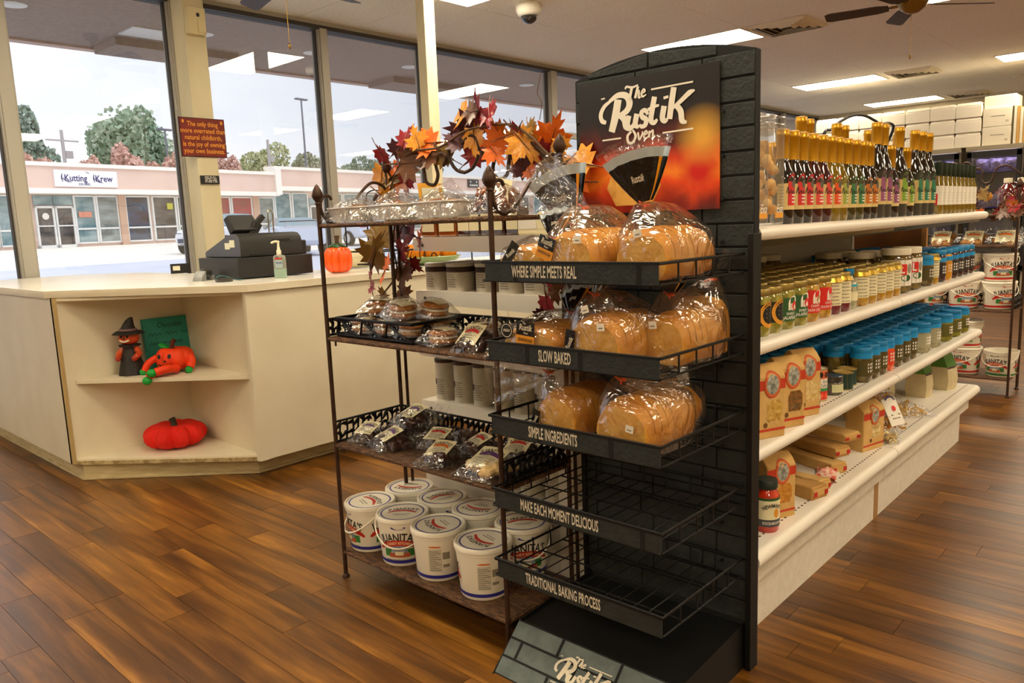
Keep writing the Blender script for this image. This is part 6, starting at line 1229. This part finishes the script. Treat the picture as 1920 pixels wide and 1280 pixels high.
# The / Oven
grp(-22, 8, [([(-38, 330), (-34, 336), (-14, 332), (4, 336)], [4, 6, 6, 4]), ([(-16, 333), (-24, 304)], 9), ([(4, 332), (-6, 302)], 8), ([(-4, 314), (6, 320), (6, 303), (12, 303)], [5, 7, 7, 4]), ([(16, 311), (26, 316), (22, 322), (15, 312), (18, 303), (30, 307)], [4, 5, 5, 7, 6, 3])])
grp(-12, 22, [([(-26, 202), (-42, 190), (-40, 172), (-26, 170), (-16, 186), (-24, 202), (-30, 200)], [6, 8, 8, 7, 8, 6, 4]), ([(-8, 196), (-4, 176), (6, 190), (6, 197)], [6, 7, 5, 4]), ([(12, 186), (22, 191), (18, 197), (11, 188), (14, 177), (24, 181)], [4, 5, 5, 6, 6, 3]), ([(30, 196), (27, 178)], 7), ([(29, 188), (40, 196), (40, 179), (47, 181)], [4, 6, 7, 3])])
b = B()
for q_, s in enumerate(LS): b.flat(s, lambda x, y: (-.0012-.00012*q_, -x, y), mat('poster_lettering', '#e6dfce', .5))
obj('poster_lettering', b, po_, smooth=False)
# painted loaf on the poster
b = B().flat(([(-.10, .02), (.02, .02), (.05, .07), (.02, .13), (-.04, .165), (-.10, .14), (-.13, .07)], [tuple(range(7))]), lambda x, y: (-.0006, -x, y), mat('poster_loaf_print', '#c9822e', .4, var=(18, '#e8b25a'))); obj('poster_loaf', b, po_, smooth=False)
# trays
TZ = (1.15, .939, .735, .528, .322); TT = ('WHERE SIMPLE MEETS REAL', 'SLOW BAKED', 'SIMPLE INGREDIENTS', 'MAKE EACH MOMENT DELICIOUS', 'TRADITIONAL BAKING PROCESS'); TXF = 1.455; TY0, TY1 = .90, 1.44
OFF = (-.0, .03, .02, .03, .01)
for k, z in enumerate(TZ):
    zb = z-.047; tr = obj('wire_tray', B().tube([(TXF, TY0, z), (BX-.012, TY0, z), (BX-.012, TY1, z), (TXF, TY1, z)], .004, sb, 8, True).xf(SM), st)
    b = B(); nx, ny = 9, 12
    for i in range(ny+1): y = TY0+(TY1-TY0)*i/ny; b.tube([(TXF, y, zb), (BX-.014, y, zb)], .0018, sb, 5)
    for i in range(5): x = TXF+(BX-.014-TXF)*i/4; b.tube([(x, TY0, zb-.002), (x, TY1, zb-.002)], .0026, sb, 5)
    obj('tray_floor', b.xf(SM), tr)['kind'] = 'stuff'
    b = B()
    for y in (TY0, TY1):
        b.tube([(TXF, y, zb), (BX-.014, y, zb)], .0026, sb, 6)
        for i in range(1, 5): x = TXF+(BX-.014-TXF)*i/5; b.tube([(x, y, zb), (x, y, z)], .0024, sb, 6)
    for i in range(1, 7): y = TY0+(TY1-TY0)*i/7; b.tube([(BX-.016, y, zb), (BX-.016, y, z)], .0024, sb, 6)
    obj('side_wires', b.xf(SM), tr)['kind'] = 'stuff'
    b = B().bb((TXF-.004, TY0, zb-.001), (TXF-.001, TY1-.012, z-.001), slate); f = obj('slogan_panel', b.xf(SM), tr)
    obj('front_rim', B().bb((TXF-.005, TY0, z-.003), (TXF+.004, TY1, z+.003), sb).xf(SM), tr)
    for yy in (TY0+.05+.17*((k*2) % 3)*.5, TY1-.12-.03*k): obj('joint', B().bb((TXF-.0046, yy-.007, zb), (TXF-.004, yy+.007, z-.003), slated).xf(SM), f)
    tm = text(TT[k], .041, .40, .018, spacing=1.03); L_ = max(x for x, y in tm[0])-min(x for x, y in tm[0]); b = B(); yc = 1.205+OFF[k]-(.02 if k == 1 else 0)
    yc = (1.228, 1.20, 1.215, 1.205, 1.20)[k]
    b.flat(tm, lambda x, y: (TXF-.0052, yc-x, zb+.023+y), letm); obj('slogan', b.xf(SM), f, smooth=False)
# base with sloping sign
obj('base_box', B().hexa([(1.43, TY0, .0), (BX+.02, TY0, .0), (BX+.02, 1.42, .0), (1.43, 1.42, .0), (1.532, TY0, .104), (BX+.02, TY0, .125), (BX+.02, 1.42, .125), (1.532, 1.42, .104)], sb).xf(SM), st, bev=.001)
for y in (TY0-.004, 1.422): obj('base_side', B().hexa([(1.405, y, 0), (BX+.01, y, 0), (BX+.01, y+.003, 0), (1.405, y+.003, 0), (1.53, y, .112), (BX+.01, y, .135), (BX+.01, y+.003, .135), (1.53, y+.003, .112)], sb).xf(SM), st)
p0, p1 = Vector((1.412, 0, .0)), Vector((1.526, 0, .112)); up_ = (p1-p0); LH = up_.length; up_.normalize(); nr = Vector((-up_.z, 0, up_.x))
def BT(y, v, o_=0): q = p0+up_*v+nr*o_; return (q.x, y, q.z)
def slab(b, y0, y1, v0, v1, o0, o1, m): b.hexa([BT(y0, v0, o0), BT(y1, v0, o0), BT(y1, v1, o0), BT(y0, v1, o0), BT(y0, v0, o1), BT(y1, v0, o1), BT(y1, v1, o1), BT(y0, v1, o1)], m); return b
bs = obj('base_sign', slab(B(), TY0, 1.422, 0, LH, -.004, .001, slated).xf(SM), st)
for r_i in range(3):
    y = TY0-(.1 if r_i % 2 else .03)
    while y < 1.42:
        a, c = max(y+.003, TY0+.001), min(y+.187, 1.421)
        if c-a > .02: obj('brick', slab(B(), a, c, .003+.053*r_i, min(.003+.053*r_i+.047, LH-.001), .001, .0028+.001*R.random(), slatel).xf(SM), bs, bev=.0008, seg=1)
        y += .193
b = B(); s_ = .62; yb = 1.16; cv = .262
for q_, s in enumerate(LS): b.flat(s, lambda x, y: BT(yb-x*s_*.92, .078+(y-cv)*s_*.98, .0046+.0001*q_), letm)
obj('base_lettering', b.xf(SM), bs, smooth=False)
# ================================================================== LOAVES
crust = mat('bread_crust', '#cf8f2c', .55, var=(11, '#b8741c'), bump=(40, .4)); crumb = mat('bread_crumb', '#e2b052', .65, var=(16, '#d2963a'), bump=(90, .3)); filmL = film('bread_bag_film', base=.06, edge=.55, rough=.09, bump=(14, 1.0), milk=.012); tie = mat('twist_tie_orange', '#e0521c', .5); bagblk = mat('bag_print_black', '#0f0e0f', .22, coat=.4, bump=(30, .5)); bagblu = mat('bag_edge_pale_blue', '#b9c6cc', .3, coat=.4); bagor = mat('bag_print_orange', '#e0941c', .4)
def loaf_pt(th, s, rx, ry, h):
    """s 0..1 along X, th around; flat bottom, domed top"""
    c, q = math.cos(th), math.sin(th); e = 1-abs(2*s-1)**6*.16
    y = ry*c*e*(1.0 if q > 0 else 1.0); z = (h*.42+(h*.58*q if q > 0 else h*.42*max(q*1.5, -1)))*e
    return Vector(((s-.5)*2*rx, math.copysign(abs(y/ry)**.8*ry, y) if ry else 0, z))
def bread(label, loc, rz, rx, ry, h, tie_at, tail, seed, prints=(), black_tail=True, tlen=.13, tw=.09, cut=True, tilt=(0, 0)):
    t = thing('bread_loaf', label, 'bread loaf', loc, group='bagged loaves on the bread stand', rot=(tilt[0], tilt[1], rz)); rr = random.Random(seed)
    b = B(); n, m_ = 22, 10
    vs = []; fs = []
    for j in range(m_+1):
        for i in range(n): vs.append(loaf_pt(2*PI*i/n, j/m_, rx, ry, h)*(1)+Vector((0, 0, .004+.002*math.sin(3*i+j))))
    for j in range(m_):
        for i in range(n): k = (i+1) % n; fs.append((j*n+i, j*n+k, (j+1)*n+k, (j+1)*n+i))
    b.add(vs, fs, crust); b.add([vs[i] for i in range(n)], [tuple(reversed(range(n)))], crumb if cut else crust); b.add([vs[m_*n+i] for i in range(n)], [tuple(range(n))], crust); lf = obj('loaf', b, t, angle=50)
    # slice lines
    if cut:
        for s in (.12, .24, .36, .48):
            P = [loaf_pt(PI*i/12, s, rx, ry, h)*1.006+Vector((0, 0, .004)) for i in range(13)]; obj('slice_cut', B().tube(P, .0007, mat('slice_shadow', '#a06a22', .8), 4), lf)
    # bag closing to the tie
    ta = Vector(tie_at); b = B(); n = 40; K = 9; rings = []
    for j in range(K+1):
        v = j/K; ringv = []
        for i in range(n):
            a = 2*PI*i/n; cx, cy = math.cos(a), math.sin(a); e = (abs(cx)**3.2+abs(cy)**3.2)**(-1/3.2)
            base_ = Vector((rx*1.08*cx*e, ry*1.14*cy*e, 0))
            if v < .55: p = Vector((base_.x*(1.0+.03*math.sin(PI*v/.55)), base_.y*(1+.05*math.sin(PI*v/.55)), h*.92*v/.55+.002))
            else:
                w2 = (v-.55)/.45; q = Vector((base_.x, base_.y, h*.92)); g2 = w2**.75; p = q.lerp(ta, g2); p.z += .03*math.sin(PI*w2)*(.6+.4*rr.random()) if 0 else h*.22*math.sin(PI*w2)
                pl = .16*abs(math.sin(7*a+seed))-.08+.10*math.sin(13*a+2*seed); d_ = p-ta; p = ta+d_*(1+pl*w2)
                if w2 > .98: p = ta+Vector((.006*cx, .006*cy, 0))
            p += Vector((rr.uniform(-1, 1), rr.uniform(-1, 1), rr.uniform(0, 1)))*.0016; ringv.append(p)
        rings.append(ringv)
    vs = sum(rings, []); fs = []
    for j in range(K):
        for i in range(n): k = (i+1) % n; fs.append((j*n+i, j*n+k, (j+1)*n+k, (j+1)*n+i))
    b.add(vs, fs, filmL); bg2 = obj('bag', b, t, angle=70)
    obj('twist_tie', B().tube([ta+Vector((.008*math.cos(2*PI*i/8), .008*math.sin(2*PI*i/8), 0)) for i in range(8)], .003, tie, 6, True).tube([ta+Vector((-.008, 0, .0)), ta+Vector((-.02, .008, .01))], .002, tie, 5).tube([ta+Vector((-.008, 0, .0)), ta+Vector((-.02, -.01, -.006))], .002, tie, 5), t)
    # flared tail
    d = Vector(tail); d.normalize(); sd = d.cross(Vector((1, 0, 0)) if abs(d.x) < .9 else Vector((0, 1, 0))); sd.normalize(); nn = d.cross(sd)
    def tailp(u, v, side):
        w2 = .008+tw*v**.8; ang = (u-.5)*2.2; return ta+d*(tlen*v*(1-.10*(2*u-1)**2))+sd*(w2*math.sin(ang)*1.15)+nn*(side*(.004+.030*v*math.cos(ang))+.006*math.sin(9*PI*u)*v)
    b = B()
    for side in (1, -1):
        if black_tail:
            b.grid(14, 4, lambda u, v: tailp(u, .06+.62*v, side), bagblk); b.grid(14, 1, lambda u, v: tailp(u, .68+.14*v, side), bagblu); b.grid(14, 2, lambda u, v: tailp(u, .82+.18*v, side), filmL); b.grid(1, 4, lambda u, v: tailp(.0+.05*u, .06+.62*v, side)+nn*(.002*side), bagor)
        else: b.grid(14, 6, lambda u, v: tailp(u, v, side), filmL)
    tl = obj('bag_tail', b, t, angle=70)
    if black_tail:
        b = B(); tm = text('Rustik', .030, .9, .02, .25); b.flat(tm, lambda x, y: tailp(.5+x*4.0*(1 if sd.x*.68-sd.y*.73 > 0 else -1), .40+y*5.0, 1 if nn.x < 0 else -1)+nn*(.0025 if nn.x < 0 else -.0025), letm); obj('tail_lettering', b, tl, smooth=False)
    for kind, yy, zz, aa, ss in prints:
        b = B(); xx = -rx*1.10-.002
        def T(o_): return lambda x, y: (xx-o_, yy-(x*math.cos(aa)-y*math.sin(aa))*ss, zz+(x*math.sin(aa)+y*math.cos(aa))*ss)
        if kind == 'sour':
            b.flat(rect(-.035, .0, .035, .042), T(0), bagblk); b.flat(rect(-.035, -.035, .035, .0), T(0), bagor); b.flat(shift(text('Rustik', .026, .75, .02, .2), 0, .024), T(.0006), letm); b.flat(shift(text('The', .010, .8, .02), -.005, .038), T(.0006), letm); b.flat(shift(text('Oven', .010, .8, .02), .002, .008), T(.0006), letm); b.flat(shift(text('SOURDOUGH', .014, .62, .02), 0, -.014), T(.0006), bagblk)
        elif kind == 'black': b.flat(rect(-.02, -.045, .02, .045), T(0), bagblk); b.flat(shift(text('Rustik', .022, .8, .02), 0, 0, 1.2), T(.0006), letm)
        elif kind == 'round': b.flat(disc(0, 0, .024, .024, 20), T(0), bagblk); b.flat(ring(0, 0, .018, .020, 20), T(.0006), letm); b.flat(shift(text('FRESH', .011, .8, .02), 0, 0), T(.0006), letm)
        elif kind == 'price': b.flat(rect(-.011, -.009, .011, .009), T(.001), lab_white); b.flat(rect(-.006, -.004, .006, -.001), T(.0016), lab_gray)
        obj('bag_print', b, bg2, smooth=False)
T1, T2, T3 = TZ[0]-.045, TZ[1]-.045, TZ[2]-.045
bread('flat golden loaf lying at the left of the top tray', (1.60, 1.345, T1), .1, .115, .078, .085, (.05, .0, .098), (.5, .1, .7), 2, [('black', .02, .068, -.6, .7)], True, .10, .06)
bread('big bagged sourdough loaf in the middle of the top tray with orange tie', (1.60, 1.172, T1), 0, .125, .083, .12, (-.03, .01, .175), (.0, .75, .35), 3, [('sour', .055, .078, -.35, .75), ('price', -.045, .10, 0, 1)], False, .17, .07)
bread('bagged loaf at the right of the top tray with flared black bag end', (1.64, .992, T1), .05, .125, .075, .12, (-.02, .045, .175), (-.05, .18, .95), 4, [('price', .0, .11, .2, 1)], True, .16, .09)
bread('loaf at the back left of the top tray with flared black bag end', (1.765, 1.30, T1), 0, .08, .075, .10, (-.06, .03, .135), (-.1, .28, .95), 5, [], True, .19, .10)
bread('cut sourdough loaf with orange and black label at the left of the second tray', (1.58, 1.31, T2), .04, .105, .095, .088, (.09, .0, .105), (.8, .2, .6), 6, [('sour', .0, .068, -.08, .85), ('round', .062, .078, 0, .9)], True, .10, .06)
bread('bagged round topped loaf in the middle of the second tray', (1.59, 1.10, T2), .0, .115, .085, .125, (-.05, .035, .172), (.3, -.3, .8), 7, [('black', .06, .06, -.15, .75), ('price', -.035, .105, .1, 1), ('price', .01, .145, .3, 1)], False, .09, .05)
bread('bagged loaf at the right of the second tray behind the middle one', (1.70, .975, T2), .0, .11, .062, .125, (-.04, .02, .165), (.2, .1, .9), 8, [('price', .02, .10, .1, 1)], True, .09, .06)
bread('bagged loaf in the right rear corner of the second tray', (1.79, .985, T2+.0), -1.4, .06, .065, .145, (.02, .04, .19), (.3, .3, .8), 9, [], False, .08, .06)
bread('loaf at the back of the second tray with upright black bag end', (1.775, 1.29, T2), 0, .075, .09, .10, (-.03, .02, .14), (.15, .1, .95), 10, [('black', .0, .06, .9, .8)], True, .07, .09)
bread('bagged loaf at the left of the third tray with clear tail spread left', (1.60, 1.235, T3), 0, .11, .07, .125, (-.06, .055, .165), (-.15, .85, -.05), 11, [('black', .058, .05, -.25, .6)], False, .19, .085)
bread('bagged loaf at the right of the third tray with clear tail spread right', (1.60, 1.03, T3), 0, .115, .082, .128, (-.06, .03, .17), (.45, -.8, .12), 12, [('price', -.035, .07, -.15, 1)], False, .16, .06)
bread('dark wrapped loaf at the back of the third tray', (1.775, 1.12, T3), 0, .075, .12, .11, (-.02, .0, .14), (.1, -.5, .5), 13, [('black', .03, .08, 1.2, .8)], True, .10, .08)
# ================================================================== FAR AISLE
frack = make_rack('brown wrought iron rack holding red banded pails beyond the shelving unit', 5.754, .956, (1.185, .99, .57, .125))
pr_ = make_pail('praline_tub', .18, .082, .098, ribr, 'red banded pails on the far rack', True); po2 = make_pail('open_tub', .17, .085, .10, pgreen, 'open green banded pails on the far rack', False)
for k, (x, y, z, a, l) in enumerate(((5.87, 1.055, .572, -.9, 'red banded pail at the right of the far rack, lower tier'), (5.87, 1.26, .572, -1.1, 'red banded pail in the middle of the far rack, lower tier'), (5.87, 1.47, .572, -.7, 'red banded pail at the left of the far rack, lower tier'), (5.88, 1.06, .753, -1.15, 'red banded pail stacked on top at the right of the far rack'), (5.88, 1.265, .753, -2.2, 'red banded pail stacked on top in the middle of the far rack'), (5.86, 1.23, .127, -1.9, 'red banded pail on the far rack bottom behind the shelf end'), (5.86, 1.23, .308, -1.6, 'red banded pail stacked on the far rack bottom pail'))): pr_.put((x, y, z), a, l)
po2.put((5.86, 1.02, .127), -1.8, 'open green banded pail at the right of the far rack bottom')
for k, (y, l) in enumerate(((1.40, 'left'), (1.21, 'middle'), (1.03, 'right'))): sweet_bag(l+' clear snack bag with white label on the upper far rack shelf', (5.87, y, .992), F, .165, .18, .07, mat('snack_mix_tan', '#a8783c', .6, var=(40, '#7a4a1e')), ribo, 90+k, rot=(.45, 0, F))
for k in range(6): y = 1.0+.12*k; t = thing('dark_box', 'dark boxed candy standing at the back of the upper far rack shelf', 'box', (6.0, y, .992), 0, group='dark boxes on the far rack'); obj('carton', B().bb((-.02, -.05, 0), (.02, .05, .06), lidd), t, bev=.002); obj('panel', B().bb((-.0215, -.035, .01), (-.02, .035, .045), lab_gray), t)
jam = mat('jam_dark_red', '#5a0e10', .1, coat=1)
for k, (x, y) in enumerate(((5.84, 1.035), (5.90, .97))):
    t = thing('syrup_jug', ('dark red syrup jug with oval label on the far rack top', 'dark red syrup jug at the very edge of the far rack top')[k], 'jug', (x, y, 1.187), -1.2); obj('glass', B().lathe([(.045, 0), (.052, .01), (.052, .13), (.04, .165), (.022, .185), (.02, .20)], jam, 20), t); obj('cap', B().lathe([(.024, .192), (.025, .194), (.025, .222), (0, .224)], WHITEL, 14), t); obj('label', B().flat(disc(0, .09, .03, .036, 18), wrapT(.052, 0, 0), lab_cream), t); obj('handle', B().tube(smoothpath([(.02, 0, .19), (.045, 0, .19), (.05, 0, .165)], 4), .006, jam, 8), t)
g2 = thing('leaf_spray', 'autumn leaf spray draped along the far rack top by the syrup jugs', 'leaf spray', (5.77, 1.12, 1.19)); rr = random.Random(4)
for k in range(22):
    c = 'robgyprb'[k % 8]; o = obj('leaf', LME[c], g2, (rr.uniform(-.05, .03), rr.uniform(-.18, .12), rr.uniform(-.03, .14))); o.rotation_euler = (basis(0, 0, -PI/2+rr.uniform(-.6, .6)) @ Euler((PI/2+rr.uniform(-.6, .6), 0, 0)).to_matrix() @ basis(0, 0, rr.uniform(0, 6))).to_euler(); s = rr.uniform(.06, .1); o.scale = (s, s, s)
obj('stem', B().tube(smoothpath([(0, .14, .02), (0, 0, .05), (-.02, -.18, .02)], 5), .003, vine, 5), g2)
# ---- freezer bank with foam boxes
fz = mat('freezer_grey', '#a59a82', .5, metal=.2); fzd = mat('freezer_frame_black', '#191513', .4); fzin = mat('freezer_inside', '#4a4660', .6); fl = film('freezer_glass', base=.06, edge=.8, rough=0, bump=None); fshelf = mat('freezer_shelf_blue', '#3a35a8', .5)
tube_light = emit_mat('freezer_tube', (.75, .7, 1.0), 9.0)
baggy = mat('frozen_bag_lilac', '#b5a8d0', .3, coat=.5, var=(20, '#7a6a8c'))
Xf = 12.2; k = 0
YS = [(4.35, 3.67), (3.63, 2.77), (2.66, 2.03), (1.98, 1.3), (1.25, .55)]
NM = ('leftmost freezer cabinet mostly hidden by the bottles', 'freezer cabinet behind the green capped bottles', 'glass door freezer cabinet above the leaf spray', 'freezer cabinet past the right edge of the picture', 'farthest right freezer cabinet out of the picture')
for (ya, yb), nm in zip(YS, NM):
    t = thing('freezer_cabinet', nm, 'freezer', (Xf, (ya+yb)/2, 0)); hw = (ya-yb)/2
    obj('body', B().bb((.1, -hw, 0), (.12+.6, hw, .35), fz).bb((.6, -hw, .35), (.72, hw, 2.0), fzin).bb((.1, -hw-.015, .35), (.72, -hw+.02, 2.0), fz).bb((.1, hw-.02, .35), (.72, hw+.015, 2.0), fz).bb((0, -hw-.018, 1.97), (.72, hw+.018, 2.03), fz), t)
    d = obj('door', B().bb((0, -hw, .36), (.05, -hw+.05, 1.95), fzd).bb((0, hw-.05, .36), (.05, hw, 1.95), fzd).bb((0, -hw, 1.88), (.05, hw, 1.96), fzd).bb((0, -hw, .34), (.05, hw, .42), fzd), t); obj('pane', B().bb((.02, -hw+.05, .42), (.026, hw-.05, 1.88), fl), d)
    for q, z in enumerate((.75, 1.22, 1.70)): obj('freezer_shelf', B().bb((.12, -hw+.03, z-.015), (.58, hw-.03, z), fshelf), t)
    obj('light_tube', B().bb((.09, -hw+.05, 1.90), (.12, hw-.05, 1.93), tube_light), t)
    fi = YS.index((ya, yb))
    for q in range(3):
        for z in ((1.70,) if fi == 1 else (1.22, 1.70) if fi == 2 else ()):
            y = -hw+.14+(2*hw-.28)*q/2; yb_ = (ya+yb)/2+y
            tag(obj('frozen_bag', pillow(B(), .16, .17, .12, baggy, q+int(z*10)), loc=(Xf+.25, yb_, z+.09), rot=(0, -PI/2+.25, 0)), '%s lilac frozen bag on the %s shelf of the %s' % (('right', 'middle', 'left')[q], 'upper' if z > 1.5 else 'lower', 'freezer behind the green caps' if fi == 1 else 'freezer above the leaf spray'), 'food bag', 'frozen bags in the freezers')
foam = mat('foam_white', '#f0e8d6', .75, bump=(200, .15)); cardw = mat('white_carton', '#e6dcc6', .7)
t = thing('foam_box', 'x', 'foam box', group='white foam boxes on the freezers'); obj('tub', B().bb((-.2, -.158, 0), (.2, .158, .15), foam), t, bev=.006); obj('lid', B().hexa([(-.2, -.158, .1505), (.2, -.158, .1505), (.2, .158, .1505), (-.2, .158, .1505), (-.185, -.143, .196), (.185, -.143, .196), (.185, .143, .196), (-.185, .143, .196)], foam), t, bev=.012, seg=3)
mk = Maker(t); cn = ('first', 'second', 'third', 'fourth', 'fifth', 'sixth', 'seventh'); rn = ('bottom', 'middle', 'top')
for c, y in enumerate((2.68, 3.0, 3.32, 3.64, 3.96, 4.28, 4.6)):
    for r_ in range(3): mk.put((12.45, y, 2.031+.198*r_), 0, 'white foam box, %s row, %s column left of the printed cartons' % (rn[r_], cn[c]))
for r_ in range(2):
    t = thing('printed_carton', ('lower', 'upper')[r_]+' white carton with a printed line on the freezer top', 'carton', (12.45, 2.34, 2.031+.245*r_)); obj('carton', B().bb((-.2, -.165, 0), (.2, .165, .24), cardw), t, bev=.004); obj('print', B().flat(rect(-.07, .13, .09, .138), lambda x, y: (-.202, -x, y), lab_gray).flat(rect(.10, .05, .11, .075), lambda x, y: (-.202, -x, y), lab_gray).flat(rect(.12, .05, .13, .075), lambda x, y: (-.202, -x, y), lab_gray), t, smooth=False)['kind'] = 'stuff'
tag(obj('carton', B().bb((-.2, -.2, 0), (.2, .165, .16), cardw), loc=(12.5, 2.34, 2.522), bev=.004), 'plain white carton topping the two printed cartons', 'carton')
for k in range(7): tag(obj('flat_carton', B().bb((-.2, -.016, 0), (.2, .016, .5-.02*(k % 3)), mat('carton_edge_tan', '#c89a50', .8) if k % 2 else cardw), loc=(12.45, 2.13-.036*k, 2.031)), 'flattened carton standing on edge at the right end of the freezer top', 'carton', 'flattened cartons on the freezers')
# cable over the bottles
tag(obj('black_cable', B().tube(smoothpath([(3.42, 1.35, 1.217), (3.45, 1.35, 1.40), (3.57, 1.35, 1.587), (3.652, 1.35, 1.612), (3.762, 1.35, 1.655), (3.935, 1.35, 1.696), (4.099, 1.35, 1.706), (4.243, 1.35, 1.693), (4.345, 1.35, 1.681), (4.482, 1.35, 1.695), (4.57, 1.36, 1.66), (4.575, 1.45, 1.45), (4.57, 1.5, 1.217)], 6), .007, irond, 8)), 'arched black cable rising behind the dressing bottles', 'cable')
